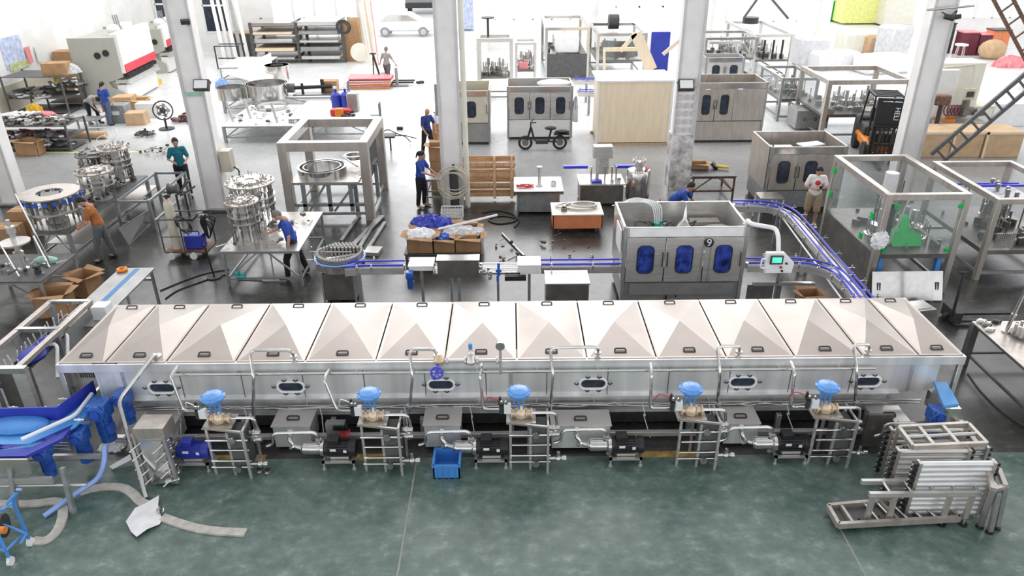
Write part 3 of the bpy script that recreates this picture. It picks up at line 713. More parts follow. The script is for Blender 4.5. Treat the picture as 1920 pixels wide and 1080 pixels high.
def cage(label, x0, x1, y0, y1, H, post=.1, mat='steel_warm', deck=.75, panels=(), name='open_frame_machine', low=True, glass='glass', cat='machine', foot=0.0, sill=0, gear=True):
    W, D = x1-x0, y1-y0; a, b = W/2, D/2
    t = T(name, label, cat, ((x0+x1)/2,(y0+y1)/2,0))
    for sx in (-1,1):
        for sy in (-1,1):
            x, y = sx*(a-post/2), sy*(b-post/2); obj('post', MB().box(x-post/2,x+post/2,y-post/2,y+post/2,foot,H), mat, t, bevel=.006)
    m = MB(); q = post
    for s in (-1,1):
        obj('top_beam', MB().box(-a+q,a-q,s*(b-q/2)-q/2,s*(b-q/2)+q/2,H-q,H), mat, t, bevel=.006)
        obj('top_beam', MB().box(s*(a-q/2)-q/2,s*(a-q/2)+q/2,-b+q,b-q,H-q,H), mat, t, bevel=.006)
    if deck:
        obj('deck', MB().box(-a+.02,a-.02,-b+.02,b-.02,deck-.1,deck), 'steel_dark', t)
    if low:
        m = MB()
        for s in (-1,1): m.box(-a+q,a-q,s*(b-q/2)-.03,s*(b-q/2)+.03,.15,.22); m.box(s*(a-q/2)-.03,s*(a-q/2)+.03,-b+q,b-q,.15,.22)
        obj('lower_rail', m, 'galv', t)
    z0 = (deck or .3)+sill
    for p_ in panels:
        if p_ == 'front': m = MB().box(-a+q,a-q,-b+.02,-b+.03,z0,H-q)
        elif p_ == 'back': m = MB().box(-a+q,a-q,b-.03,b-.02,z0,H-q)
        elif p_ == 'left': m = MB().box(-a+.02,-a+.03,-b+q,b-q,z0,H-q)
        else: m = MB().box(a-.03,a-.02,-b+q,b-q,z0,H-q)
        obj('glass_panel', m, glass, t)
    if gear:
        random.seed(int(abs(x0)*10)); m = MB(); z = deck or .3
        for k in range(3):
            cx, cy, r = random.uniform(-a*.5,a*.5), random.uniform(-b*.5,b*.5), random.uniform(.2,.35)
            m.lathe((cx,cy,z),[(r,0),(r,.12),(r*.7,.16),(r*.7,.35),(r*.25,.38),(r*.2,.7),(0,.72)],20)
            for j in range(12): an = j*math.pi/6; m.cyl((cx+math.cos(an)*r*.85,cy+math.sin(an)*r*.85,z+.1),(cx+math.cos(an)*r*.85,cy+math.sin(an)*r*.85,z+.5),.014,n=6)
        obj('star_wheel', m, 'steel_bright', t)
        m = MB()
        for k in range(30): s = random.uniform(.03,.1); m.boxc((random.uniform(-a+.2,a-.2),random.uniform(-b+.2,b-.2),z+s),(s*2.4,s,s*2),random.uniform(0,3))
        for k in range(6): x = random.uniform(-a+.2,a-.2); y = random.uniform(-b+.2,b-.2); m.cyl((x,y,z),(x,y,z+random.uniform(.4,.9)),.018,n=6)
        obj('mechanism', m, 'steel_dark', t)
    return t
def rails_curve(pts, w):
    "left and right offset curves of a ground path"
    L, Rr = [], []
    for i, p in enumerate(pts):
        d = pts[min(i+1,len(pts)-1)]-pts[max(i-1,0)]; d.z = 0; d.normalize(); n = V(-d.y,d.x,0); L.append(p+n*w); Rr.append(p-n*w)
    return L, Rr
def smooth(pts, it=2):
    for _ in range(it):
        o = [pts[0]]
        for a, b in zip(pts, pts[1:]): o += [a*.75+b*.25, a*.25+b*.75]
        pts = o+[pts[-1]]
    return pts
def conveyor(label, pts, w=.16, z=.9, rail='blue_rail', belt='steel_bright', legs=(), name='bottle_conveyor', brk=.5, it=2):
    pts = smooth([V(p[0],p[1],z) for p in pts], it); o = pts[0].copy(); o.z = 0; t = T(name, label, 'conveyor', o)
    pts = [p-o for p in pts]; L, Rr = rails_curve(pts, w/2)
    def ribbon(A, B, z0, z1):
        m = MB(); vs = []
        for p, q in zip(A, B): vs += [(p.x,p.y,z0),(q.x,q.y,z0),(q.x,q.y,z1),(p.x,p.y,z1)]
        fs = []
        for i in range(len(A)-1):
            k = i*4
            for j in range(4): fs.append((k+j,k+(j+1)%4,k+4+(j+1)%4,k+4+j))
        n = len(vs); fs += [(0,1,2,3),(n-1,n-2,n-3,n-4)]
        return m._add(vs, fs)
    obj('belt', ribbon(L, Rr, z-.02, z), belt, t)
    L2, R2 = rails_curve(pts, w/2+.02); L1, R1 = rails_curve(pts, w/2+.005)
    for A, B in ((L2,L1),(R1,R2)): obj('side_plate', ribbon(A, B, z-.16, z-.01), 'steel', t)
    L3, R3 = rails_curve([p+V(0,0,.07) for p in pts], w/2+.03)
    for A in (L3,R3): obj('guide_rail', MB().tube(A,.022,6), rail, t)
    L4, R4 = rails_curve([p+V(0,0,.12) for p in pts], w/2-.01)
    m = MB(); acc = 0
    for i in range(len(pts)-1):
        acc += (pts[i+1]-pts[i]).length
        if acc > brk:
            acc = 0
            for A, B in ((L3,1),(R3,-1)):
                q = A[i]; d = (pts[i+1]-pts[i]).normalized(); nn = V(-d.y,d.x,0)*B
                m.cyl(q+nn*.02, q+nn*.16, .01, n=6); m.cyl(q+nn*.1+V(0,0,-.1), q+nn*.1+V(0,0,.06), .012, n=6); m.boxc(q+nn*.1,(.035,.035,.035))
    obj('rail_bracket', m, 'steel_bright', t)
    for k in legs:
        p = pts[int(k*(len(pts)-1))]; d = (pts[min(int(k*(len(pts)-1))+1,len(pts)-1)]-pts[max(int(k*(len(pts)-1))-1,0)]).normalized(); nn = V(-d.y,d.x,0)
        m = MB()
        for s in (-1,1): q = p+nn*s*(w/2); m.box(q.x-.03,q.x+.03,q.y-.03,q.y+.03,0,z-.1)
        m.beam(p-nn*w/2+V(0,0,.2-z), p+nn*w/2+V(0,0,.2-z), .04)
        obj('leg', m, 'galv', t)
    return t
# =============== middle line: unscrambler, conveyors, rinser-filler ===============
c = P(638,486,.86); r = wpx(46,c); U = T('rotary_bottle_table', 'round bottle infeed table packed with upright silver cans', 'bottle table', (c.x,c.y,0))
obj('cabinet_base', MB().box(-.35,.35,-.42,.3,.06,.7), 'steel_dark', U, bevel=.01)
m = MB(); 
for x in (-.36,.33): m.box(x,x+.04,-.45,-.41,0,.74)
obj('leg', m, 'steel_grey', U)
obj('turntable', MB().cyl((0,0,.8),(0,0,.86),r*.98,n=48), 'steel_h', U)
obj('outer_rail', MB().torus((0,0,.93),r,.022,48,6), 'blue_pale', U)
obj('lower_band', MB().ring((0,0,0),r*.97,r,.74,.88,48), 'steel_bright', U)
obj('inner_guide', MB().tube([(-.3,-.15,.92),(0,-.02,.92),(.25,.12,.92),(.45,.1,.92)],.03,6,bend=.15), 'steel_bright', U)
obj('guide_arm', MB().cyl((-r-.15,.15,.98),(.25,.12,.98),.014).cyl((-r-.1,.15,.75),(-r-.1,.15,1.1),.014).cyl((-r-.2,0,.85),(-r+.1,0,.85),.012), 'steel_bright', U)
can0 = None; pos = []
for k in range(30):
    a = R_(165+k*7.4); pos.append((math.cos(a)*r*.88, math.sin(a)*r*.88, 0))
for j in range(4):
    for k in range(9-j): pos.append((-.22+k*.083+(j%2)*.04, .2+j*.075, 0))
for k in range(9): pos.append((-.6+k*.055, -.02+k*.055, 0))
cm = MB().lathe((0,0,0),[(.03,.0),(.034,.01),(.034,.2),(.028,.215),(.024,.19),(.0,.19)],10)
can0 = obj('drink_can', cm, 'steel_bright'); can0['category'] = 'can'; can0['label'] = 'silver can standing in the crowd on the round infeed table'; can0['group'] = 'silver cans on the round infeed table'
for i, (x, y, z) in enumerate(pos):
    if x*x+y*y > (r*.93)**2: continue
    o = can0 if i == 0 else can0.copy()
    if i: COL.objects.link(o)
    o.location = (c.x+x, c.y+y, .862)
conveyor('straight blue railed conveyor leaving the round can table', [(c.x+.2,14.2),(-3.2,14.28),(-2.3,14.28)], .16, .9, legs=(.55,), it=1, brk=.4)
def hood(label, pxa, pxb, yt, ym, yb, Y, mt='steel_warm', mf='steel_dark', name='steel_hood', leg=True):
    z1 = .98; a = Q(pxa, ym, Y); b = Q(pxb, ym, Y); z1 = a.z; z0 = Q(pxa, yb, Y).z; yb_ = P((pxa+pxb)/2, yt, z1).y; cx = (a.x+b.x)/2; w = (b.x-a.x)/2
    t = T(name, label, 'cover', (cx, Y, 0)); D = max(.12, yb_-Y)
    obj('top', MB().box(-w-.02,w+.02,-.015,D,z1-.02,z1), mt, t, bevel=.004)
    obj('front', MB().box(-w,w,0,.02,z0,z1-.02).box(-w,-w+.015,0.02,D,z0,z1-.02).box(w-.015,w,.02,D,z0,z1-.02), mf, t)
    if leg: obj('leg', MB().box(-.03,.03,.05,.11,0,z0+.02), 'galv', t)
    return t
hood('white square cover on the conveyor nearest the can table', 766, 811, 482, 499, 508, 14.05, 'white', 'white')
hood('wide brown steel hood over the middle of the can conveyor', 819, 897, 477, 488, 521, 13.95, 'steel_bright', 'steel_dark')
hood('white square cover on the conveyor left of the lone steel box', 972, 1013, 480, 497, 514, 14.05, 'white', 'white')
m = MB()
x0, x1 = Q(812,495,14.2).x, Q(975,495,14.2).x
for k in range(5): m.cyl((x0,14.1+k*.07,.9),(x1,14.1+k*.07,.9),.012,n=6)
m.box(x0,x1,14.05,14.4,.78,.82)
t = T('air_rinser_rails', 'parallel steel rods of the twisting rinser between the white covers', 'conveyor')
obj('rod', m, 'steel_bright', t)
obj('support', MB().box(x0+.35,x0+.4,14.1,14.3,0,.8).box(x1-.5,x1-.45,14.1,14.3,0,.8), 'galv', t)
m = MB()
for k in range(16): x = -0.6+random.uniform(-.2,.25); m.boxc((x,14.1+random.uniform(-.15,.2),.85+random.uniform(-.12,.12)),(.06,.04,.08),k)
obj('sensor_bracket', m, 'steel', t)
obj('blue_fittings', MB().cyl((-.28,14.05,.75),(-.28,14.05,1.05),.03).boxc((-.28,14.0,.9),(.12,.06,.06)).boxc((-.3,13.95,.75),(.05,.1,.12)), 'blue', t)
obj('motor_box', MB().box(-.15,.3,13.9,14.0,.7,.8), 'black', t)
conveyor('straight blue railed conveyor feeding the big filler from the left', [(Q(1014,497,14.25).x,14.25),(1.5,14.25),(2.36,14.25)], .16, .9, legs=(.2,), it=1, brk=.45)
# gear motor under the first conveyor
def gearmotor(label, c, s=1.0, mat='blue_motor', up=False):
    t = T('gear_motor', label, 'motor', c); m = MB()
    m.boxc((0,0,.0),(.17*s,.16*s,.17*s)); m.cyl((0,-.1*s,0),(0,.09*s,0),.085*s,n=16); obj('gearbox', m, mat, t, bevel=.01)
    obj('shaft_cap', MB().cyl((0,-.12*s,0),(0,-.09*s,0),.045*s,n=14).torus((0,-.1*s,0),.065*s,.008*s,18,5,axis=(0,1,0)), 'blue', t)
    m = MB(); d = V(0,0,-1)
    m.cyl(d*.08*s, d*.3*s, .065*s, n=16); m.cyl(d*.3*s, d*.36*s, .072*s, n=16)
    for k in range(12):
        a = k*math.pi/6; p = V(math.cos(a)*.067*s, math.sin(a)*.067*s,0); m.beam(p+d*.1*s, p+d*.29*s, .008*s,.018*s)
    obj('motor', m, mat, t)
    obj('terminal_box', MB().boxc((.07*s,-.03*s,-.2*s),(.05*s,.08*s,.09*s)), 'blue', t)
    return t
gearmotor('small blue gear motor hanging below the first straight conveyor', Q(768,515,13.95), .9)
# big filler
m1 = cabinet('big stainless filling machine with three blue-lit oval door windows and number 9 sticker', 2.30, 4.86, 13.91, 15.43, 1.88, 3, .62, 'steel_grey', 'steel', .5, pane='glass_b', strip='plastic_w')
# figure 9 hanging tag between the second and third windows
def text(name, s, size, loc, rot, mat, parent=None, ext=.003):
    cu = bpy.data.curves.new(name, 'FONT'); cu.body = s; cu.size = size; cu.extrude = ext; cu.align_x = 'CENTER'; cu.align_y = 'CENTER'; cu.materials.append(MAT[mat])
    o = bpy.data.objects.new(name, cu); COL.objects.link(o); o.location = loc; o.rotation_euler = rot
    if parent: o.parent = parent
    return o
obj('number_plate', MB().lathe((.47,-.80,1.55),[(0,0),(.1,0),(.1,.012),(0,.012)],20,axis=(0,-1,0)), 'black', m1)
text('number_nine', '9', .23, (.47,-.818,1.55), (R_(90),0,0), 'plastic_w', m1)
m = MB()
for x in (.36,.53): m.cyl((x,-.79,.66),(x,-.79,1.5),.012,n=6); m.boxc((x,-.8,.72),(.05,.04,.08))
obj('lock_rod', m, 'steel_grey', m1)
obj('lower_panel', MB().box(-1.1,1.1,-.79,-.76,.35,.62), 'steel_grey', m1)
obj('keyhole', MB().boxc((-.3,-.78,.25),(.03,.03,.14)).boxc((-.1,-.78,.3),(.025,.02,.04)), 'black', m1)
obj('hopper', MB().lathe((.15,.1,1.35),[(.26,0),(.24,.1),(.14,.25),(.05,.38),(.02,.75),(0,.76)],20), 'steel_bright', m1)
m = MB(); m.prism([(.5,.05,1.5),(.75,.2,1.5),(1.0,.22,1.5),(1.12,.1,1.5),(1.0,-.02,1.5),(.75,0,1.5)],(0,0,.05)); obj('cap_chute', m, 'steel_bright', m1)
obj('control_box', MB().box(.35,1.0,.35,.6,1.3,1.55), 'steel_warm', m1, bevel=.01)
m = MB()
for k in range(5): m.tube([(-.45+k*.03,.2,1.45),(-.5+k*.05,.35,2.0),(-.9,.7,1.9+k*.03),(-1.3+k*.04,1.0,1.7)],.012,6,bend=.25)
obj('white_hose', m, 'plastic_w', m1)
obj('teal_connector', MB().cyl((-.42,.15,1.5),(-.42,.15,1.62),.08,n=12).cyl((-.25,.15,1.5),(-.25,.15,1.6),.05,n=12), 'teal', m1)
obj('side_bracket', MB().boxc((-1.31,-.3,1.5),(.03,.6,.5)), 'plastic_w', m1)
# operator panel on its arm
z = 1.95; hm = T('control_unit', 'white operator panel with green screen on a cranked arm', 'control panel', (4.9,14.2,0))
o0 = V(4.9,14.2,0); pA = P(1398,420,z)-o0; pB = P(1455,428,z)-o0; pC = P(1456,462,1.75)-o0
m = MB().tube([V(-.1,-.1,1.85), V(-.1,-.1,z)+V(0.06,0,0), V(pA.x+.1,pA.y,z), V(pB.x,pB.y,z), V(pB.x,pB.y-.2,z-.1), V(pB.x,pB.y-.32,z-.35)],.045,8,bend=.1); obj('arm', m, 'plastic_w', hm)
cc = V(pB.x,pB.y-.42,z-.6)
pn = MB().prism([(cc.x-.24,cc.y,cc.z-.2),(cc.x+.3,cc.y,cc.z-.2),(cc.x+.32,cc.y,cc.z+.02),(cc.x+.12,cc.y+.06,cc.z+.22),(cc.x-.24,cc.y+.06,cc.z+.22)],(0,.1,0)); pb = obj('panel_box', pn, 'plastic_w', hm, bevel=.01)
s_ = MB().boxc((cc.x-.04,cc.y+.01,cc.z+.09),(.25,.03,.18)); obj('bezel', s_, 'dark', pb)
obj('screen', MB().boxc((cc.x-.04,cc.y-.008,cc.z+.095),(.19,.01,.12)), 'screen', pb)
obj('red_button', MB().cyl((cc.x+.06,cc.y-.03,cc.z-.06),(cc.x+.06,cc.y+.01,cc.z-.06),.025,n=12), 'red', pb)
obj('black_knob', MB().cyl((cc.x+.09,cc.y-.03,cc.z-.14),(cc.x+.09,cc.y+.01,cc.z-.14),.022,n=12).cyl((cc.x+.16,cc.y-.03,cc.z+.02),(cc.x+.16,cc.y+.01,cc.z+.02),.02,n=12), 'black', pb)
obj('side_grip', MB().tube([(cc.x-.24,cc.y,cc.z-.08),(cc.x-.34,cc.y,cc.z-.08),(cc.x-.34,cc.y,cc.z+.12),(cc.x-.24,cc.y,cc.z+.12)],.018,6,bend=.03), 'plastic_w', pb)
# conveyors at the right of the filler
zc_ = .92
def pp_(l): return [(P(x,y,zc_).x, P(x,y,zc_).y) for x,y in l]
conveyor('lower curved conveyor sweeping from the big filler to the tunnel', pp_([(1400,494),(1460,493),(1515,494),(1560,506),(1590,532),(1610,560),(1625,585)]), .16, zc_, legs=(.25,), brk=.5)
conveyor('long upper conveyor curving behind the filler and down to the tunnel', pp_([(1375,384),(1440,384),(1480,396),(1510,430),(1560,490),(1605,540),(1632,575)]), .18, zc_, legs=(.3,.55), brk=.42)
t = T('machine_stand', 'low steel stand under the operator panel', 'stand', (5.9,13.9,0))
obj('top', MB().box(-.8,.5,-.05,.05,.55,.6), 'steel_bright', t); obj('skirt', MB().box(-.9,-.35,0,.04,.0,.55), 'steel_dark', t); obj('leg', MB().box(-.3,-.2,-.05,.05,0,.55), 'steel_dark', t)
c = P(1522,545,.0); carton('open brown carton on the floor under the curved conveyor', V(6.35,13.9,0), (.45,.35,.35), .1)
tag(obj('guide_bar', MB().cyl(P(1464,404,.75),P(1585,570,.75),.02), 'plastic_w'), 'long white guide bar beside the upper conveyor', 'bar')
# lone steel box in front of the filler line
t = T('steel_chest', 'closed beige steel chest standing behind the tunnel', 'box', (1.14,13.75,0))
obj('body', MB().box(-.44,.44,-.3,.3,.1,.83), 'steel_dark', t, bevel=.006); obj('lid', MB().box(-.46,.46,-.32,.32,.83,.86), 'steel_h', t, bevel=.004)
obj('leg', MB().box(-.42,-.38,-.28,-.24,0,.1).box(.38,.42,-.28,-.24,0,.1), 'galv', t)
# round tank
c = P(1192,385,0); t = T('pressure_tank', 'round polished tank with a cluster of fittings on top', 'tank', c+V(0,-.1,0)); r = .34
obj('shell', MB().lathe((0,0,0),[(r*.9,.25),(r,.3),(r,1.05),(r*.9,1.12),(r*.4,1.18),(0,1.2)],28), 'steel_bright', t)
for a in (45,135,225,315): obj('leg', MB().cyl((math.cos(R_(a))*r*.8,math.sin(R_(a))*r*.8,0),(math.cos(R_(a))*r*.8,math.sin(R_(a))*r*.8,.3),.025), 'steel', t)
m = MB().cyl((0,0,1.15),(0,0,1.35),.12,n=18)
for k in range(9): a = k*.7; m.cyl((math.cos(a)*.1,math.sin(a)*.1,1.3),(math.cos(a)*.2,math.sin(a)*.2,1.42),.03,n=8)
obj('manifold', m, 'steel', t); obj('pink_cap', MB().sph((.2,-.15,1.2),.06), 'pink', t)
# low steel cabinet with a capper on it
t = T('capping_machine', 'small capper on a low brown steel cabinet with blue side conveyors', 'machine', (2.62,20.5,0))
obj('cabinet_base', MB().box(-.62,.62,-.3,.55,.05,.62), 'steel_dark', t, bevel=.01); obj('deck', MB().box(-.66,.66,-.35,.6,.62,.66), 'steel', t)
m = MB(); m.cyl((-.1,.2,.66),(-.1,.2,1.5),.06); m.boxc((.05,.1,1.1),(.3,.26,.5)); m.boxc((.02,.1,1.5),(.55,.3,.35)); obj('head', m, 'steel', t, bevel=.01)
m = MB(); 
for x in (-.3,.1,.3,.42): m.cyl((x,-.05,.66),(x,-.05,1.1),.025)
obj('rod', m, 'steel_bright', t)
for sx, nm in ((-1.15,'blue_infeed'),(.35,'blue_outfeed')): obj(nm, MB().box(sx+.05,sx+.75,.0,.14,1.02,1.1), 'blue_rail', t)
obj('blue_tray', MB().box(-.3,.0,-.25,-.05,.66,.72), 'blue_deep', t); obj('jar_rack', MB().cyl((.5,-.1,.66),(.5,-.1,.78),.06).cyl((.3,-.15,.66),(.3,-.15,.74),.05), 'steel_bright', t)
# white table and orange box on casters
t = T('steel_bench', 'white topped bench with a pale blue cabinet and red tangle', 'bench', (.76,19.95,0))
obj('bench_top', MB().box(-.68,.7,-.5,.75,.68,.72), 'white', t); obj('cabinet_base', MB().box(-.6,.6,-.4,.6,.06,.62), 'galv', t, bevel=.01)
obj('drop_edge', MB().box(-.68,.7,-.5,-.48,.62,.7), 'steel_dark', t); obj('leg', MB().box(-.6,-.56,-.45,-.41,0,.62).box(.56,.6,-.45,-.41,0,.62), 'steel_grey', t)
tag(obj('steel_spindle', MB().lathe((0,0,0),[(.1,0),(.1,.03),(.06,.06),(.045,.1),(.04,.5),(.08,.52),(.08,.56),(.0,.56)],18), 'steel'), 'upright steel spindle on the white topped bench', 'machine part', loc=(.8,19.9,.725))
random.seed(5); tag(obj('tangled_rope', MB().tube([(random.uniform(-.28,.28),random.uniform(-.12,.12),.02+.002*k) for k in range(26)],.012,5,bend=.06), 'red'), 'tangled red cord heaped on the white bench', 'cord', loc=(.4,19.75,.725))
tag(obj('steel_cup', MB().lathe((0,0,0),[(.08,0),(.08,.12),(.07,.12),(.07,.02),(0,.02)],18), 'steel'), 'small steel cup on the white bench corner', 'cup', loc=(1.2,19.9,.725))
t = T('orange_cart', 'bright orange metal box on casters carrying coiled hose', 'cart', (1.75,18.5,0))
obj('side_panel', MB().box(-.66,.66,-.4,-.36,.14,.52).box(-.66,-.62,-.4,.5,.14,.52).box(.62,.66,-.4,.5,.14,.52).box(-.66,.66,.46,.5,.14,.52), 'orange', t, bevel=.01)
obj('cart_top', MB().box(-.68,.68,-.42,.52,.52,.55), 'cream', t)
for x in (-.5,.5):
    for y in (-.3,.4): obj('caster', MB().cyl((x-.02,y,.07),(x+.02,y,.07),.07,n=16).box(x-.03,x+.03,y-.03,y+.03,.08,.14), 'dark_grey', t)
tag(obj('coiled_hose', MB().torus((0,0,.03),.42,.03,40,8,e=.62).torus((.1,0,.08),.33,.028,40,8,e=.6).tube([(-.5,-.1,.03),(-.7,0,.03),(-.5,.2,.03),(0,.25,.06)],.022,6,bend=.2), 'steel_h'), 'grey hose coiled on top of the orange cart', 'hose', loc=(1.85,18.6,.56))
tag(obj('steel_cup', MB().lathe((0,0,0),[(.08,0),(.08,.1),(.065,.1),(.065,.02),(0,.02)],18), 'steel_dark'), 'dark round fitting on the orange cart top', 'fitting', loc=(1.4,18.35,.555))
# black workbench behind the seated worker
bw = table('dark brown steel workbench holding a grinder', 5.3, 6.6, 20.6, 21.9, .72, 'dark_grey', 'rust', name='work_bench')
carton('shallow open carton of tools on the dark workbench', V(5.65,21.4,.72), (.5,.35,.16), 0, fill='dark')
gr = T('bench_grinder', 'yellow and black angle grinder on the dark workbench', 'tool', (6.25,21.3,.78)); obj('body', MB().cyl((-.1,0,.02),(.25,-.12,.02),.05,.04), 'yellow', gr); obj('disc', MB().cyl((-.18,.02,.0),(-.12,0,.06),.13,n=20), 'black', gr)
t = T('steel_trolley', 'white framed steel trolley beside the windowed machine', 'trolley', (7.05,19.0,0))
for x in (-.3,.3):
    for y in (-.25,.25): obj('leg', MB().cyl((x,y,0),(x,y,.7),.02), 'plastic_w', t)
obj('shelf', MB().box(-.32,.32,-.27,.27,.66,.7).box(-.32,.32,-.27,.27,.3,.32), 'steel_h', t)
# =============== glass machine, right frames ===============
g6 = cage('large glass walled machine with green clad guards and a white plate before it', 7.84, 9.62, 14.50, 17.35, 2.32, .13, 'steel_warm', .95, ('front','left','right','back'), name='packing_machine')
obj('side_sheet', MB().box(-.885,-.86,-1.3,1.3,.12,.95), 'steel_dark', g6); obj('blue_leg', MB().box(-.72,-.62,-1.38,-1.28,0,.85).box(.55,.65,-1.38,-1.28,0,.85), 'blue_light', g6)
m = MB()
for p_ in ((-.65,-1.43,2.05),(.7,-1.43,2.05),(-.7,-1.43,1.05),(.65,-1.43,1.05)): m.boxc(p_,(.1,.03,.09))
for p_ in ((-.9,-1.0,1.7),(-.9,1.2,2.0),(-.9,1.2,1.4),(-.9,-.7,1.1)): m.boxc(p_,(.03,.12,.14))
obj('green_tape', m, 'green', g6)
obj('green_hopper', MB().prism([(-.35,-1.1,1.0),(.3,-1.1,1.0),(.35,-.9,1.15),(.1,-.8,1.3),(.1,-.7,1.5),(-.1,-.75,1.5),(-.15,-.9,1.3),(-.4,-.95,1.2)],(0,.14,.05)), 'green', g6)
obj('slanted_bar', MB().beam((-.1,-1.2,1.6),(.6,-1.2,1.1),.05).beam((-.5,-1.2,1.1),(-.3,-1.2,2.1),.03), 'steel', g6)
obj('white_hood', MB().lathe((.25,.7,1.3),[(.0,0),(.14,.05),(.16,.3),(.15,.8),(0,.8)],16), 'plastic_w', g6)
obj('cable_strip', MB().box(-.72,-.62,-1.38,-1.34,1.0,2.1), 'black', g6)
random.seed(11); m = MB()
crumple(m, .2, .2, .16, 4); m.v = [(x-.85, -1.44-z*.7, 1.3+y*1.15) for x,y,z in m.v]
tag(obj('plastic_bag', m, 'plastic_w', smooth=False), 'crumpled clear plastic bag hanging on the glass machine corner', 'bag', loc=((7.84+9.62)/2,(14.5+17.35)/2,0))
t = T('cover_plate', 'white rectangular cover plate with two slot handles leaning at the glass machine', 'panel', (8.78,14.1,0))
x0 = Q(1650,500,14.1).x-8.78; x1 = Q(1785,500,14.1).x-8.78; z1 = .62
pl = MB().prism([(x0,0,.03),(x1,0,.03),(x1,.25,z1),(x0,.25,z1)],(0,.02,-.008)); obj('plate', pl, 'steel_bright', t)
for x in (x0+.12, x1-.15): obj('slot_handle', MB().tube([(x,.09,.25),(x,.14,.4),(x+.05,.14,.4),(x+.05,.09,.25)],.012,5,closed=True), 'dark', t)
g7 = cage('tall steel machine frame at the right edge full of clamps', 10.6, 12.6, 15.1, 17.9, 1.97, .12, 'steel_warm', .75, ('left',))
obj('blue_rail', MB().box(-.5,1,.6,.66,1.55,1.6).box(-.5,1,.9,.96,1.5,1.55), 'blue_rail', g7); obj('white_tray', MB().box(-.2,.9,.2,1.2,1.4,1.43), 'plastic_w', g7)
m = MB()
for k in range(10): m.box(-.75+k*.045,-.735+k*.045,-1.37,-1.33,.8,1.15)
for k in range(8): m.lathe((.25+random.uniform(-.1,.1),-.6+k*.2,1.5),[(.05,0),(.05,.2),(0,.22)],8)
obj('row_of_clips', m, 'steel_bright', g7)
obj('side_panel', MB().box(-.85,1.0,-1.4,-1.38,.75,1.85).shift((.9,0,0)), 'steel_warm', g7)
m5 = cabinet('stainless machine with two dark windows behind the white shirted worker', 7.1, 9.24, 19.63, 21.27, 1.86, 2, .6, 'galv', 'steel_warm', .45, blank=.5)
obj('inner_tray', MB().box(-.7,-.1,-.2,.3,1.55,1.6).boxc((.35,0,1.7),(.7,.35,.03),.3), 'plastic_w', m5)
# =============== left middle: tables and turrets ===============
za_ = .85
def tbl_from(px_fl, py_f, px_fr, py_b, z): # front left px, front y, front right px, back y
    p = P(px_fl, py_f, z); q = P(px_fr, py_f, z); Yb = P((px_fl+px_fr)/2+60, py_b, z).y; return p.x, q.x, p.y, Yb
ta = tbl_from(57, 437, 128, 330, za_)
table('long left workbench carrying the ring turrets, beside the man in orange', ta[0], ta[1], ta[2], ta[3], za_, 'dark_grey', 'galv', lw=.08, n=4)
turret('wide ring turret with blue clamps nearest the man in orange', 110, 418, za_, 50, 360, 0, n=22)
m = MB(); c = P(110,418,za_); r = wpx(50,c); h = Q(110,360,c.y).z-za_
for k in range(20): a = k*math.pi/10; m.boxc((math.cos(a)*r,math.sin(a)*r,h-.12),(.05,.1,.1),a)
t_ = [o for o in COL.objects if o.name.startswith('filler_turret')][-1]; obj('blue_clamp', m, 'blue', t_)
turret('drum turret on posts in the middle of the left workbench', 190, 372, za_, 33, 318, 1, n=8)
turret('dark columned turret at the back of the left workbench', 190, 335, za_, 34, 285, 1, n=12, mats=('steel_dark','steel_dark','steel','dark_grey'))
turret('tallest valve turret with blue caps at the workbench far end', 228, 340, za_, 28, 275, 1, n=16)
tag(obj('air_hose', MB().tube([(0,0,0),(-.3,.1,.35),(-.6,0,.2),(-.3,-.1,.05),(.1,0,.3),(0,.3,.5),(-.9,.4,.45)],.012,6,bend=.25), 'plastic_w'), 'looped white air hose above the far workbench turret', 'hose', loc=P(218,275,1.65))
# empty steel table frame right of that bench, and leaning plate
t = T('bare_trestle', 'empty grey steel table frame beyond the left workbench', 'frame', (0,0,0))
a = P(192,385,za_); b_ = P(258,338,za_); c_ = P(283,322,za_)
pts = [(P(252,343,za_)),(P(280,318,za_))]
for (px,py) in ((252,343),(286,320),(268,372),(300,352)): pass
m = MB(); X0, X1, Y0_, Y1_ = ta[1]+.08, ta[1]+.95, ta[2]+2.2, ta[3]+.3
for x in (X0,X1):
    for y in (Y0_,Y1_): obj('leg', MB().box(x-.04,x+.04,y-.04,y+.04,0,za_), 'galv', t)
obj('rail', MB().box(X0,X1,Y0_-.03,Y0_+.03,za_-.06,za_).box(X0,X1,Y1_-.03,Y1_+.03,za_-.06,za_).box(X0-.03,X0+.03,Y0_,Y1_,za_-.06,za_).box(X1-.03,X1+.03,Y0_,Y1_,za_-.06,za_).box(X0,X1,Y0_-.03,Y0_+.03,.2,.26).box(X0,X1,Y1_-.03,Y1_+.03,.2,.26).box(X1-.03,X1+.03,Y0_,Y1_,.2,.26), 'galv', t)
obj('shelf', MB().box(X0-.9,X0,Y0_-1.9,Y1_,.42,.45), 'steel_h', t)
pl = [P(221,430,.55), P(281,392,.55), P(283,420,.0), P(241,462,.0)]
tag(obj('steel_plate', MB().prism([p-pl[3] for p in pl],(.02,.02,0)), 'steel_grey'), 'plain grey steel plate leaning beside the man in orange', 'plate', loc=pl[3]+V(0,0,.01))
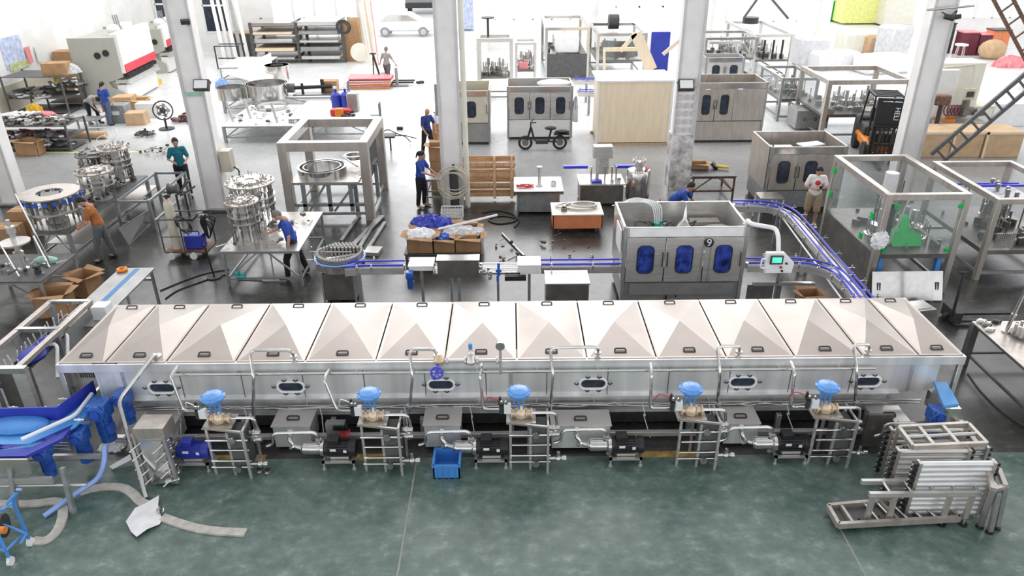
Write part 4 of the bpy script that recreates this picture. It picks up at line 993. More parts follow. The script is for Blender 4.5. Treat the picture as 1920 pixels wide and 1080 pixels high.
# front left table with spindle machine
tb = tbl_from(-30, 530, 95, 475, .8); x1 = P(140,478,.8).x
table('dark worktable in the near left holding a shaft assembly', tb[0]-.6, x1, P(60,528,.8).y, P(100,476,.8).y, .8, 'dark_grey', 'steel_grey')
c = P(45,505,.8); t = T('shaft_assembly', 'stacked disc and shaft assembly between leaning steel rods', 'machine part', c)
obj('shaft', MB().lathe((0,0,0),[(.12,0),(.12,.04),(.06,.06),(.06,.3),(.1,.32),(.1,.42),(.05,.45),(.05,.62),(.3,.63),(.3,.66),(.06,.67),(.06,.85),(.09,.87),(.09,1.0),(.04,1.02),(.04,1.15),(0,1.16)],24), 'steel', t)
for a_, b_ in (((-.35,-.2,0),(-.35,-.2,1.1)),((.1,-.35,0),(-.25,-.25,1.25)),((.45,.25,0),(.1,.35,1.6)),((.5,.1,0),(.3,.2,.7)),((-.2,.4,0),(-.2,.4,.7))): obj('rod', MB().cyl(a_,b_,.02,n=8), 'steel_bright', t)
obj('cloth', MB().sph((.3,.35,.05),.2,(1.4,.6,.5),10), 'green_pale', t)
tag(obj('machined_knob', MB().lathe((0,0,0),[(.07,0),(.07,.06),(.04,.08),(.08,.12),(.08,.16),(0,.16)],14), 'dark'), 'black knurled knob lying on the near left worktable', 'machine part', loc=P(72,512,.8)+V(0,0,.02))
# cartons
carton('open flat brown carton by the steel conveyor head, left one', P(110,585,0)+V(0,0,0), (.62,.5,.5), .2)
carton('tilted open carton by the tape striped table', P(155,555,0)+V(0.1,.1,0), (.5,.45,.5), -.35)
for i, (px, py, z, d, lb) in enumerate(((20,460,0,(.7,.5,.55),'lowest brown carton of the stack behind the shaft table'),(12,420,.55,(.6,.5,.5),'upper brown carton of the stack at the left edge'),(48,445,.0,(.5,.5,.75),'tall brown carton at the foot of the far left column'))):
    p = P(px,py,0); carton(lb, V(p.x, P(20,460,0).y+(.0 if i<2 else .7), z), d, .05, flaps=(i==1))
# table with blue tape stripe, running back from the tunnel inlet
p0_, p1_, p2_, p3_ = P(175,585,.86), P(255,585,.86), P(293,500,.86), P(222,503,.86)
t = T('slide_table', 'long grey plate table with a bright blue tape stripe', 'table', (0,0,0))
xa, xb, ya_, yb_ = P(222,505,.86).x, P(292,500,.86).x, 11.85, P(258,502,.86).y
obj('table_top', MB().box(xa,xb,ya_,yb_,.83,.86), 'steel_grey', t); obj('blue_stripe', MB().box(xa+.34,xa+.45,ya_,yb_-.05,.861,.863), 'tape_blue', t)
for x in (xa+.05,xb-.05):
    for y in (ya_+.1,yb_-.1): obj('leg', MB().box(x-.025,x+.025,y-.025,y+.025,0,.83), 'steel_bright', t)
obj('rail', MB().box(xa+.05,xb-.05,yb_-.12,yb_-.08,.6,.66).box(xa+.05,xb-.05,ya_+.5,ya_+.55,.3,.35), 'steel_bright', t)
tag(obj('tape_roll', MB().torus((0,0,.03),.08,.035,18,8), 'orange_v'), 'orange tape roll on the striped plate table', 'tape', loc=(xa+.12,yb_-.15,.865))
# gas cylinder cart
c = P(365,478,0); t = T('welding_cart', 'rusty welding cart with white wheels', 'cart', c)
obj('deck', MB().box(-.6,.45,-.25,.35,.16,.2), 'rust', t)
for x in (-.45,.1):
    for y in (-.27,.37): obj('wheel', MB().cyl((x,y-.02,.09),(x,y+.02,.09),.09,n=18), 'plastic_w', t)
m = MB()
for p_ in ((-.6,-.25),(-.6,.35),(-.1,-.25),(.45,.35)): m.cyl((p_[0],p_[1],.2),(p_[0],p_[1],1.05),.018)
m.tube([(-.6,-.25,1.05),(-.1,-.25,1.05),(.45,.35,1.05),(-.6,.35,1.05)],.018,6,closed=True); m.tube([(-.6,-.25,.6),(-.1,-.25,.6)],.015,6)
obj('rail', m, 'dark_grey', t)
tag(obj('gas_cylinder', MB().lathe((0,0,0),[(.115,0),(.115,1.1),(.1,1.2),(.05,1.27),(.035,1.3)],20), 'beige'), 'tall grey gas cylinder with pink neck on the welding cart', 'gas cylinder', loc=c+V(-.38,0,.2))
o = tag(obj('cylinder_valve', MB().lathe((0,0,1.18),[(.1,0),(.06,.08),(.04,.1),(.04,.12)],16), 'pink'), 'pink collar', 'x'); o.name='collar'
cyl_ = [q for q in COL.objects if q.name == 'gas_cylinder'][0]; o.parent = cyl_; del o['category']
obj('regulator', MB().cyl((0,0,1.28),(0,0,1.4),.03).cyl((-.06,0,1.36),(.1,0,1.36),.025).cyl((.08,-.05,1.38),(.08,-.02,1.38),.045,n=14), 'dark', cyl_)
t2 = T('welding_machine', 'deep blue welding power box on the rusty cart', 'welder', c+V(.0,.05,.2)); obj('body', MB().box(-.15,.3,-.15,.15,0,.35), 'blue_deep', t2, bevel=.02); obj('grip', MB().tube([(-.08,0,.35),(-.08,0,.42),(.2,0,.42),(.2,0,.35)],.015,6,bend=.03), 'black', t2)
random.seed(8); m = MB()
for k in range(5): m.tube([(.35+random.uniform(-.1,.1),.1+random.uniform(-.1,.1),1.0),(.5+.05*k,.1,.6+.1*k),(.35,.2,.3),(.25+.04*k,.1,.9),(.45,.1,1.05)],.016,6,bend=.2)
for k in range(4): m.torus((-.1+.02*k,-.1,.9-.03*k),.2,.012,20,5,axis=(.3,1,.2))
tag(obj('welding_cable', m, 'rubber'), 'black welding cables looped over the cart rail', 'cable', loc=c)
# wire feeder on a post
c2 = P(362,400,0); t = T('wire_feeder', 'dark wire spool feeder on a tall stand by the column', 'tool', c2+V(-.1,-.35,0)); obj('stand', MB().cyl((-.1,0,0),(-.1,0,.7),.03).cyl((.15,0,0),(.15,0,.7),.03).box(-.3,.3,-.2,.2,.0,.04), 'dark', t)
obj('spool', MB().lathe((-.15,0,.85),[(.0,-.14),(.16,-.14),(.18,-.1),(.12,-.08),(.12,.08),(.18,.1),(.16,.14),(0,.14)],20,axis=(1,.2,0)), 'dark_grey', t)
obj('bracket', MB().beam((0,0,.75),(.35,.0,1.1),.05).beam((.1,-.05,.7),(.5,-.05,.95),.05).beam((0,.1,.7),(.25,.1,1.15),.04), 'steel_dark', t)
# pedestal under the near table (black round foot stand)
c3 = P(402,520,0); t = T('pedestal_stand', 'thin black floor stand with a round foot', 'stand', c3); obj('foot', MB().cyl((0,0,0),(0,0,.03),.17,n=24), 'black', t); obj('pole', MB().cyl((0,0,.03),(-.08,0,.85),.02), 'black', t)
# second turret table
_q = P(490,471,.9); tt = (P(412,471,.9).x, P(560,471,.9).x, _q.y, P(560,397,.9).y)
table('steel table under the capping turret beside the man in dark blue', *tt, .9, 'steel_h', 'galv', rail=.2)
turret('tall capping turret with white head standing nearest on its table', 466, 452, .9, 30, 375, 1, n=12)
turret('wide valve ring turret behind the capping turret', 482, 420, .9, 44, 338, 1, n=22)
for (a_, b_) in (((426,392,1.6),(443,462,.9)),((473,390,1.6),(490,460,.9))): 
    q = P(b_[0],b_[1],.9); tp = Q(a_[0],a_[1],q.y); tag(obj('steel_rod', MB().cyl((0,0,0),tp-q,.025), 'steel_bright'), 'leaning steel rod %s the capping turret' % ('left of' if a_[0] < 450 else 'in front of'), 'rod', loc=q+V(0,0,.0))
tag(obj('work_boot', MB().box(-.12,.12,-.06,.06,0,.06).box(-.12,-.02,-.06,.06,.06,.16).box(-.02,.1,-.05,.05,.06,.1), 'teal', bevel=.02), 'teal shoe on the rack under the turret table', 'shoe', loc=(tt[0]+.35,tt[2]+.06,.222))
tag(obj('floor_squeegee', MB().cyl((0,0,.02),(-.02,.1,1.5),.018).box(-.28,.28,-.03,.03,0,.03).cyl((-.9,.1,.02),(.2,0,.02),.015), 'steel'), 'floor squeegee with a pale handle beside the man in dark blue', 'squeegee', loc=P(515,527,0))
# big frame with ring
fr_ = cage('large brown box section frame around a round vessel ring', -6.22, -3.81, 19.16, 21.93, 2.23, .24, 'steel_warm', 0, (), name='post_gantry', gear=False)
obj('deck', MB().box(-1.0,.85,-1.35,.7,1.05,1.12), 'steel_h', fr_); 
obj('vessel_ring', MB().ring((-.3,-.5,1.12),.62,.68,0,.2,44).ring((-.3,-.5,1.12),.5,.53,0,.2,44).ring((-.3,-.5,1.12),.0,.62,0,.03,40), 'steel_bright', fr_)
obj('lever', MB().beam((.1,.2,1.4),(.7,-.5,1.3),.04), 'steel', fr_)
obj('small_ring', MB().ring((.45,.3,1.3),.22,.28,0,.1,28), 'steel', fr_)
m = MB()
for x in (-.7,0,.6): m.box(x-.05,x+.05,-1.3,-1.2,.25,1.05)
m.beam((-.6,-1.25,.25),(-.1,-1.25,1.0),.06); m.beam((.1,-1.25,.25),(.7,-1.25,1.0),.06); m.box(-1,1,-1.3,-1.2,.4,.48)
obj('lower_rack', m, 'galv', fr_)
m = MB(); m.box(1.0,1.08,-.8,.6,1.0,2.0)
obj('side_sheet', m, 'dark', fr_)
m = MB()
for k in range(4): m.cyl((.95,-.6+k*.3,1.2),(.95,-.6+k*.3,1.8),.08)
obj('cylinder', m, 'steel_bright', fr_)
obj('gantry_leg', MB().box(.6,.7,-.9,-.8,0,1.1).box(1.05,1.15,.0,.1,.2,1.2).beam((.6,-1.2,.9),(1.15,-.1,1.4),.08), 'galv', fr_)
# bundle of steel profiles on the floor
prof = [((655,470),(718,408),.14),((668,478),(705,415),.1),((690,470),(722,420),.09),((640,455),(675,405),.08)]
lbs = ['widest steel profile with cut letters in the bundle by the can table','slim steel channel next to the lettered profile','short steel strip right of the lettered profile','steel angle left of the lettered profile']
for (a_, b_, w), lb in zip(prof, lbs):
    p = P(*a_); q = P(*b_); m = MB(); m.beam(V(0,0,.05), q-p+V(0,0,.05), w, .05)
    o = tag(obj('steel_profile', m, 'steel_grey'), lb, 'steel profile', loc=p+V(0,0,0))
tag(obj('steel_plate', MB().boxc((0,0,.06),(.38,.4,.1),-.15), 'steel_h'), 'short folded steel plate behind the can table', 'plate', loc=P(700,475,0))
# table of cartons in the middle
cb_ = [( -2.2,16.5,(.62,.55,.4),'front left carton topped with white paper bags'),(-1.62,16.5,(.52,.5,.34),'front middle carton filled with blue plastic'),(-1.05,16.5,(.62,.5,.36),'front right carton with a small brown box inside'),(-2.05,17.15,(.7,.55,.4),'rear carton heaped with dark blue cloth'),(-1.2,17.15,(.7,.5,.3),'rear carton of scraps under the white tube')]
t = table('low cart holding five open scrap cartons', -2.6, -.7, 16.2, 17.5, .3, 'dark_grey', 'dark_grey', name='low_cart', brace=False, rail=.1)
for x, y, d, lb in cb_: carton(lb, V(x,y,.3), d, 0, mat='cardboard', fill='plastic_w' if x > -2 and y < 17 else 'cardboard_in')
def heap(n, spread_, zc, s, mat, label, cat, loc, seed=1, name='cloth_heap', flat=.5, group=None):
    m = crumple(MB(), spread_[0]*1.15, spread_[1]*1.25, zc+s*.6, seed)
    return tag(obj(name, m, mat, smooth=False), label, cat, loc=loc)
heap(14,(.5,.3),.25,.18,'blue_deep','heap of dark blue cloth on the rear carton','cloth',(-2.0,17.15,.62),2)
heap(14,(.35,.25),.16,.16,'plastic_w','white paper bags on the front left carton','paper bags',(-2.2,16.5,.62),3,'paper_bag')
heap(10,(.25,.2),.1,.13,'blue','torn blue plastic in the front middle carton','plastic',(-1.7,16.5,.55),4,'plastic_scrap')
heap(16,(.5,.25),.12,.13,'film','clear film crumpled over the right cartons','plastic film',(-1.2,16.75,.6),5,'plastic_film')
carton('small tan box lying inside the front right carton', V(-1.0,16.5,.56), (.3,.2,.14), .1, flaps=False)
tag(obj('plastic_tube', MB().cyl((-.7,-.15,0),(.75,.3,.18),.03), 'plastic_w'), 'long white plastic tube laid across the scrap cartons', 'tube', loc=(-1.1,16.9,.72))
# column foot things: bench, crate, cylinder, hoses
t = table('small steel stand between the woman and the column', -2.55, -1.98, 20.3, 20.9, .8, 'steel_grey', 'galv', name='steel_stand', brace=True)
carton('tall brown carton against the column, lower of two', V(-2.15,21.6,0), (.55,.5,1.0), 0, flaps=False); carton('brown carton on top of the tall carton by the column', V(-2.15,21.6,1.0), (.6,.5,.45), .05)
tag(obj('dark_gas_cylinder', MB().lathe((0,0,0),[(.13,0),(.13,1.15),(.1,1.25),(.04,1.3),(.04,1.4),(0,1.4)],20), 'dark'), 'black gas cylinder hung with coiled hose at the column foot', 'gas cylinder', loc=(-1.6,19.8,0))
m = MB(); random.seed(2)
for k in range(8): m.torus((random.uniform(-.05,.05),-.04-k*.015,random.uniform(-.1,.1)),.38+random.uniform(-.06,.06),.014,26,5,axis=(random.uniform(-.15,.15),1,random.uniform(-.1,.1)))
tag(obj('hose_coil', m, 'beige'), 'pale hose coil hung round the black gas cylinder', 'hose', loc=(-1.6,19.64,.95))
m = MB(); w_ = .3
for z in (0,.09,.18,.27):
    m.box(-w_,w_,-.2,-.185,z,z+.04); m.box(-w_,w_,.185,.2,z,z+.04); m.box(-w_,-w_+.015,-.2,.2,z,z+.04); m.box(w_-.015,w_,-.2,.2,z,z+.04)
for k in range(9): x = -w_+k*.075; m.box(x-.008,x+.008,-.205,-.19,0,.3); m.box(x-.008,x+.008,.19,.205,0,.3)
m.box(-w_,w_,-.2,.2,0,.015)
tag(obj('plastic_crate', m, 'plastic_w'), 'white slatted plastic crate on the floor before the column', 'crate', loc=P(848,412,0)+V(0,.1,0))
heap(8,(.25,.15),.05,.08,'beige','scraps inside the white slatted crate','scraps',P(848,412,0)+V(0,.1,.08),6,'metal_scraps')
tag(obj('air_hose', MB().tube([(0,0,.02),(.4,.2,.02),(.9,-.1,.02),(1.0,-.7,.02),(.4,-.9,.02),(.1,-.5,.02),(.5,-.2,.02),(1.1,-.5,.02),(.9,-1.1,.02)],.025,6,bend=.3), 'black'), 'black hose looped on the floor before the crate boards', 'hose', loc=P(905,400,0))
tag(obj('steel_tube', MB().cyl((0,0,.03),P(983,482,0)-P(942,440,0)+V(0,0,.03),.03), 'steel_bright'), 'long bright tube lying on the floor from the black hose', 'tube', loc=P(942,440,0))
# plank wall of the crate behind the column
t = T('crate_boards', 'broad wooden crate side of horizontal planks leaning behind the column', 'crate', (0,0,0))
Yc = P(915,374,0).y; xa = Q(858,370,Yc).x; xb = Q(966,370,Yc).x; H = Q(915,292,Yc+.3).z
for k in range(6):
    z0 = .12+(H-.1)*k/6; dy = .3*z0/H; obj('plank', MB().box(xa,xb,Yc+dy,Yc+dy+.025,z0,z0+(H-.1)/6-.02), 'wood', t)
for k in range(4):
    z0 = .1+(H-.1)*(k*1.5)/6; dy = .3*z0/H; obj('batten', MB().box(xa-.02,xb+.02,Yc+dy-.04,Yc+dy,z0,z0+.09), 'wood_b', t)
for x in (xa+.15,(xa+xb)/2+.25,xb-.1): obj('upright', MB().prism([(x-.04,Yc-.04,.05),(x+.04,Yc-.04,.05),(x+.04,Yc+.26,H),(x-.04,Yc+.26,H)],(0,-.03,0)), 'wood_b', t)
# =============== near left: infeed conveyors, blue deck, cart, hose ===============
# side frame running back from the inlet at the left
t = T('open_conveyor', 'long open steel conveyor frame with cartons under it at the left edge', 'conveyor', (0,0,0))
zf_ = 1.15
a = P(0,668,zf_); b_ = P(85,563,zf_); c_ = P(42,688,zf_); d_ = P(190,564,zf_)
xl = P(96,562,zf_).x; xr = P(168,562,zf_).x; yb_ = P(130,562,zf_).y; yn = P(20,690,zf_).y
for x in (xl, xr): obj('long_beam', MB().box(x-.05,x+.05,yn,yb_,zf_-.08,zf_), 'beige' if 0 else 'steel_warm', t, bevel=.004)
for y in (yb_-.04, (yn+yb_)/2+.1, yn): obj('cross_beam', MB().box(xl,xr,y-.04,y+.04,zf_-.06,zf_+.01), 'steel_bright', t)
for x in (xl,xr):
    for y in (yn,(yn+yb_)/2,yb_-.05): obj('leg', MB().box(x-.04,x+.04,y-.04,y+.04,0,zf_-.08), 'steel_grey', t)
for k, dx in enumerate((.2,.38,.55)): obj('inner_rail', MB().box(xl+dx,xl+dx+.04,yn,yb_,zf_-.35,zf_-.3), 'steel_dark', t)
obj('side_sheet', MB().box(xr+.05,xr+.07,(yn+yb_)/2+.1,yb_,zf_-.75,zf_-.1), 'steel_grey', t)
m = MB(); random.seed(4)
for k in range(14):
    y = yn+.3+(yb_-yn-.5)*k/13
    for x in (xl+.25,xl+.5): m.cyl((x,y,zf_-.32),(x+random.uniform(-.05,.05),y,zf_-.12),.012,n=6)
obj('bracket_pin', m, 'plastic_w', t)
m = MB(); m.tube([(xl+.4,yn,.8),(xl+.42,yn+1,.8),(xl+.45,yb_-.6,.85)],.05,8); obj('blue_guide', m, 'blue_deep', t)
tag(obj('white_cover_box', MB().box(-.14,.14,-.13,.13,0,.28), 'white', bevel=.01), 'white sensor box with a black mark at the tunnel back corner', 'box', loc=V(P(190,585,1.0).x,P(190,585,1.0).y+.05,.86))
# machine section at the left edge below
t = T('infeed_machine', 'steel infeed section with curved white hose at the left edge', 'machine', (0,0,0))
y0 = Q(40,690,9.9).y; X0 = Q(-20,690,9.9).x; X1 = Q(42,690,9.9).x; z1 = Q(40,688,9.9).z
obj('top_beam', MB().box(X0,X1+.05,9.85,9.95,z1-.1,z1), 'steel_bright', t); obj('post', MB().box(X1-.16,X1+.05,9.85,9.95,0,z1-.1), 'steel', t); obj('post', MB().box(X0-.1,X0,9.85,9.95,0,z1-.1), 'steel', t)
obj('side_plate', MB().box(X0,X1,10.0,10.05,.3,z1-.1), 'steel_dark', t)
for px, py in ((75,650),(95,630)):
    c = P(px,py,1.0); obj('curved_hose', MB().tube([c, c+V(.25,.1,.02), c+V(.35,-.2,-.2), c+V(.45,-.45,-.35)],.03,8,bend=.15), 'plastic_w', t)
obj('blue_cloth', MB().sph(P(62,665,.95),.22,(1,1.4,.5),12).sph(P(85,640,.95),.15,(1,1.3,.5),12), 'blue_deep', t)
# blue belt deck
zd = .85
t = T('blue_infeed_deck', 'wide bright blue infeed deck bending up into the tunnel mouth', 'conveyor', (0,0,0))
poly = [(-60,790),(114,786),(180,736),(190,752),(140,800),(60,838),(-60,850)]
pts = [P(x,y,zd) for x,y in poly]; obj('belt', MB().prism([(p.x,p.y,zd-.03) for p in pts],(0,0,.03)), 'blue_belt', t)
def wall(pxs, z0, z1, th, mat, nm):
    ps = [P(x,y,z0) for x,y in pxs]; m = MB()
    for p, q in zip(ps, ps[1:]): m.prism([(p.x,p.y,z0),(q.x,q.y,z0),(q.x,q.y,z1),(p.x,p.y,z1)],(0,th,0))
    return obj(nm, m, mat, t)
zw = Q(50,766,P(50,790,zd).y).z; wall([(-60,792),(114,788)], zd, zw, .03, 'blue_deep', 'back_wall'); wall([(114,788),(180,738)], zd, zw, .03, 'blue_deep', 'back_wall')
apron = [(-60,838),(55,838),(140,800),(120,826),(50,860),(-60,862)]
obj('blue_apron', MB().prism([P(x,y,zd-.05) for x,y in apron],(0,0,.05)), 'blue_deep', t)
r_ = [P(40,824,zd+.08),P(142,778,zd+.08),P(172,738,zd+.1)]; obj('side_rail', MB().tube(r_,.03,8,bend=.1), 'plastic_w', t)
Yf = P(40,862,zd).y; obj('front_skirt', MB().box(P(-60,862,zd).x,P(50,862,zd).x,Yf,Yf+.03,zd-.25,zd), 'steel_h', t)
obj('lower_frame', MB().box(P(-60,880,.5).x,P(115,880,.5).x,Yf-.05,Yf,.45,.55).box(P(-60,880,.5).x,P(160,880,.5).x,Yf+.6,Yf+.65,.35,.42).cyl((P(-60,900,.35).x,Yf-.02,.4),(P(175,900,.35).x,Yf-.02,.4),.02), 'steel', t)
for px in (118, 20):
    x = Q(px,880,Yf).x; g_ = P(px+20,960,0) if px > 100 else P(px+12,960,0)
    obj('leg', MB().beam((x,Yf,.7),(g_.x,g_.y,.05),.06).cyl((g_.x,g_.y,0),(g_.x,g_.y,.06),.05), 'galv', t)
obj('blue_side_belt', MB().prism([P(x,y,.6) for x,y in ((110,812),(140,790),(172,796),(150,822))],(0,0,.05)), 'blue_belt', t)
for k in range(3): obj('roller', MB().cyl(P(88,832+k*6,.55),P(135,832+k*5,.55),.02), 'steel_bright', t)
m = MB()
for px, py in ((118,748),(118,760),(148,787),(25,764),(85,764)): c = P(px,py,zd+.12); m.cyl(c-V(.07,0,0),c+V(.07,0,0),.012,n=6); m.sph(c,.025,n=8)
obj('clamp_pin', m, 'plastic_w', t)
tag(obj('ball_lump', MB().sph((0,0,0),.3,(1.5,.8,.25),16), 'blue_light'), 'pale blue padded cloth lying on the blue infeed deck', 'cloth', loc=P(35,800,zd)+V(0,0,.04))
gearmotor('large blue gear motor at the tunnel inlet corner', P(192,768,.85)+V(0,-.05,.05), 1.6)
gearmotor('blue gear motor hanging below the small blue side belt', P(150,820,.6)+V(0,0,.05), 1.35)
gearmotor('blue gear motor at the left corner of the steel skirt', P(82,852,.6)+V(0,0,.05), 1.2)
gearmotor('second blue gear motor tucked behind the tunnel inlet motor', P(228,762,.85)+V(0,.1,.1), 1.3)
# drain pan chute and plate exchanger behind slanted pipe
t = T('plate_exchanger_rack', 'leaning pale plate pack with bolts behind the slanted drain pipe', 'heat exchanger', (0,0,0))
q = [P(258,825,.75),P(302,828,.75),P(326,905,.05),P(285,908,.05)]
obj('plate_pack', MB().prism(q,(0.02,.14,.02)), 'steel_bright', t)
obj('top_box', MB().box(q[0].x-.03,q[1].x+.05,q[0].y,q[0].y+.35,.72,.95), 'steel_warm', t)
m = MB()
for s in (0,1):
    A = q[0].lerp(q[3], .0) if s == 0 else q[1]; B = q[3] if s == 0 else q[2]
    for k in range(5): p = A.lerp(B, (k+.5)/5); m.cyl(p+V(-.1,-.12,-.05),p+V(.08,.08,.06),.012,n=6)
obj('tie_bolt', m, 'steel_bright', t); obj('side_rail', MB().beam(q[1]+V(.05,0,.1),q[2]+V(.06,0,0),.05).beam(q[0]+V(-.05,0,.1),q[3]+V(-.06,0,0),.03), 'steel_grey', t)
obj('foot_valve', MB().cyl(q[2]+V(-.1,-.02,.03),q[2]+V(.1,.02,.06),.035).cyl(q[2]+V(0,0,.0),q[2]+V(0,0,.12),.03), 'steel_bright', t)
# blue pvc pipe, lay flat hose, paper
tag(obj('plastic_pipe', MB().tube([P(82,968,.04),P(135,930,.1),P(185,898,.2),P(196,870,.4),P(197,835,.6)],.04,10,bend=.12), 'blue_pale'), 'violet blue plastic pipe rising from the floor beside the inlet', 'pipe')
hp = [(-20,941),(60,943),(110,940),(118,960),(100,1000),(80,1015)]
def flat_hose(px, label):
    pts = smooth([P(x,y,.03) for x,y in px], 3); o = pts[0].copy(); m = MB().tube([p-o for p in pts], .065, 8, flat=.35)
    m2 = MB(); L, Rr = rails_curve([p-o for p in pts], .065); vs = []
    for p, q in zip(L, Rr): vs += [(p.x,p.y,-.03),(q.x,q.y,-.03),(q.x,q.y,0),(p.x,p.y,0)]
    fs = []
    for i in range(len(L)-1):
        for j in range(4): fs.append((i*4+j,i*4+(j+1)%4,i*4+4+(j+1)%4,i*4+4+j))
    m2._add(vs, fs+[(0,1,2,3),(len(vs)-1,len(vs)-2,len(vs)-3,len(vs)-4)])
    return tag(obj('flat_hose', m2, 'hose', smooth=False), label, 'hose', loc=o)
flat_hose([(-20,943),(60,944),(112,935),(120,960),(108,995),(85,1014),(60,1012)], 'grey flat hose curling round the blue cart wheel')
flat_hose([(150,922),(180,912),(225,910),(248,922),(262,940),(285,948)], 'grey flat hose running from the pipe to the white sheet')
flat_hose([(303,968),(330,978),(370,990),(410,995),(460,997)], 'grey flat hose end lying on the green floor, clamped at the sheet')
tag(obj('hose_clamp', MB().torus((0,0,.06),.06,.012,16,6,axis=(1,0,.2)).boxc((0,-.05,.1),(.05,.05,.04)), 'steel_bright'), 'steel hose clamp beside the white paper sheet', 'clamp', loc=P(303,962,0))
pp = [(300,935),(298,960),(305,975),(300,985),(278,998),(258,1012),(247,1002),(237,981),(255,957),(275,948)]
c = P(270,975,0); random.seed(2); m = MB(); pts = [P(x,y,.0)-c for x,y in pp]
m._add([p+V(0,0,.02+random.uniform(0,.05)) for p in pts]+[V(0,0,.07)]+[p*.5+V(0,0,.05) for p in pts], [(i,(i+1)%10,11+(i+1)%10,11+i) for i in range(10)]+[(11+i,11+(i+1)%10,10) for i in range(10)])
o = tag(obj('paper_sheet', m, 'plastic_w', smooth=False), 'white paper sheet crumpled flat on the green floor', 'paper', loc=c); sm = o.modifiers.new('thick','SOLIDIFY'); sm.thickness = .004
heap(6,(.2,.12),.05,.1,'plastic_w','small crumpled white paper near the inlet motor','paper',P(212,838,0)+V(0,0,0),9,'crumpled_paper')
tag(obj('paper_strip', MB().prism([P(205,875,.03)-P(225,866,0),P(244,852,.1)-P(225,866,0),P(247,862,.1)-P(225,866,0),P(211,880,.03)-P(225,866,0)],(0,0,.006)), 'plastic_w'), 'long white paper strip on the floor left of the slanted pipe', 'paper', loc=P(225,866,0))
# blue cart (bottom left)
t = T('blue_hose_cart', 'bright blue tubular cart on white casters at the near left corner', 'cart', (0,0,0))
g1 = P(55,1012,.1); g2 = P(18,1048,.1); top1 = P(25,935,1.0)
m = MB(); L = V(-1.1,0,0)
m.tube([V(g1.x,g1.y,.1), P(25,943,.85), P(30,925,1.0)],.022,8,bend=.05); m.tube([V(g2.x,g2.y,.1), P(-12,985,.6), P(-30,965,.9)],.022,8,bend=.05)
m.tube([V(g1.x,g1.y,.25),V(g2.x,g2.y,.25)],.018,6); m.tube([P(25,943,.85),P(5,955,.88),P(-25,965,.88)],.02,6); m.tube([P(50,1000,.3),P(-10,978,.35),P(-40,975,.35)],.02,6)
m.tube([P(30,925,1.0),P(12,945,.9)],.018,6); m.tube([V(g2.x,g2.y,.25),P(-60,1020,.25)],.018,6); m.tube([P(50,1000,.3),P(38,1020,.25)],.015,6)
obj('tube_frame', m, 'blue_light', t)
for g in (g1,g2): w_ = obj('caster', MB().cyl(V(g.x-.02,g.y,.06),V(g.x+.02,g.y,.06),.06,n=16).boxc(V(g.x,g.y,.11),(.05,.05,.04)), 'plastic_w', t)
obj('drum', MB().cyl(P(-20,990,.3),P(10,985,.3),.16,n=20), 'dark', t); obj('red_hub', MB().cyl(P(0,994,.38),P(10,994,.38),.05,n=14), 'orange_v', t)
obj('grip', MB().cyl(P(31,918,1.02),P(40,918,1.02),.018), 'blue_pale', t)
# outfeed end, right
t = T('outlet_conveyor', 'tunnel outlet head with pale blue chute belt', 'conveyor', (0,0,0))
q = [P(1752,716,1.0),P(1775,716,1.0),P(1798,757,1.0),P(1770,760,1.0)]
obj('blue_chute', MB().prism([(p.x,p.y,.95) for p in q],(0,0,.05)), 'blue_belt', t)
x0, x1, y0 = P(1773,762,1.0).x, P(1803,762,1.0).x, P(1790,762,1.0).y
obj('end_box', MB().box(x0,x1,y0-.02,y0+.5,.7,.97), 'steel_bright', t); obj('foot_frame', MB().box(x0+.02,x1-.04,y0,y0+.4,.0,.7), 'steel_grey', t)
obj('lower_plate', MB().box(x0-1.0,x0-.6,y0+.2,y0+.25,.1,.7), 'steel_dark', t)
gearmotor('blue gear motor under the pale blue outlet chute', P(1755,775,.8), 1.25)
# =============== pile of roller conveyor sections ===============
def roller_section(label, p0, p1, w, z, n, tilt=0, legs=True, legl=.5, rz=None):
    "two side channels with rollers, from p0 to p1 (centre line), width w"
    p0 = V(p0.x,p0.y,0); p1 = V(p1.x,p1.y,0); d = (p1-p0); L = d.length; t = T('roller_conveyor', label, 'roller conveyor', p0, math.atan2(d.y,d.x), 'roller conveyor sections piled at the tunnel outlet')
    for s in (-1,1): obj('side_channel', MB().box(0,L,s*w/2-.015,s*w/2+.015,z-.05,z+.05).box(0,L,s*w/2-.03,s*w/2+.03,z+.04,z+.05), 'steel_warm', t)
    for k in range(n):
        x = L*(k+.5)/n; obj('roller', MB().cyl((x,-w/2+.02,z+.01),(x,w/2-.02,z+.01),.028,n=10).cyl((x,-w/2-.06,z+.01),(x,w/2+.06,z+.01),.01,n=6), 'steel_bright', t)
    m = MB()
    for k in range(n):
        x = L*(k+.5)/n
        for s in (-1,1): m.boxc((x,s*(w/2+.04),z),(.05,.05,.06))
    obj('end_clip', m, 'black', t)
    if legs:
        for x in (.15,L-.15):
            for s in (-1,1):
                obj('leg', MB().box(x-.025,x+.025,s*w/2-.02,s*w/2+.02,.05,z-.05).cyl((x,s*w/2,.05),(x,s*w/2,z*.3),.012).cyl((x,s*w/2,0),(x,s*w/2,.03),.05,n=14), 'steel_warm', t)
        obj('cross_tie', MB().box(.13,.17,-w/2,w/2,.2,.24).box(L-.17,L-.13,-w/2,w/2,.2,.24), 'steel_warm', t)
    return t
SH = 'roller conveyor sections piled at the tunnel outlet'
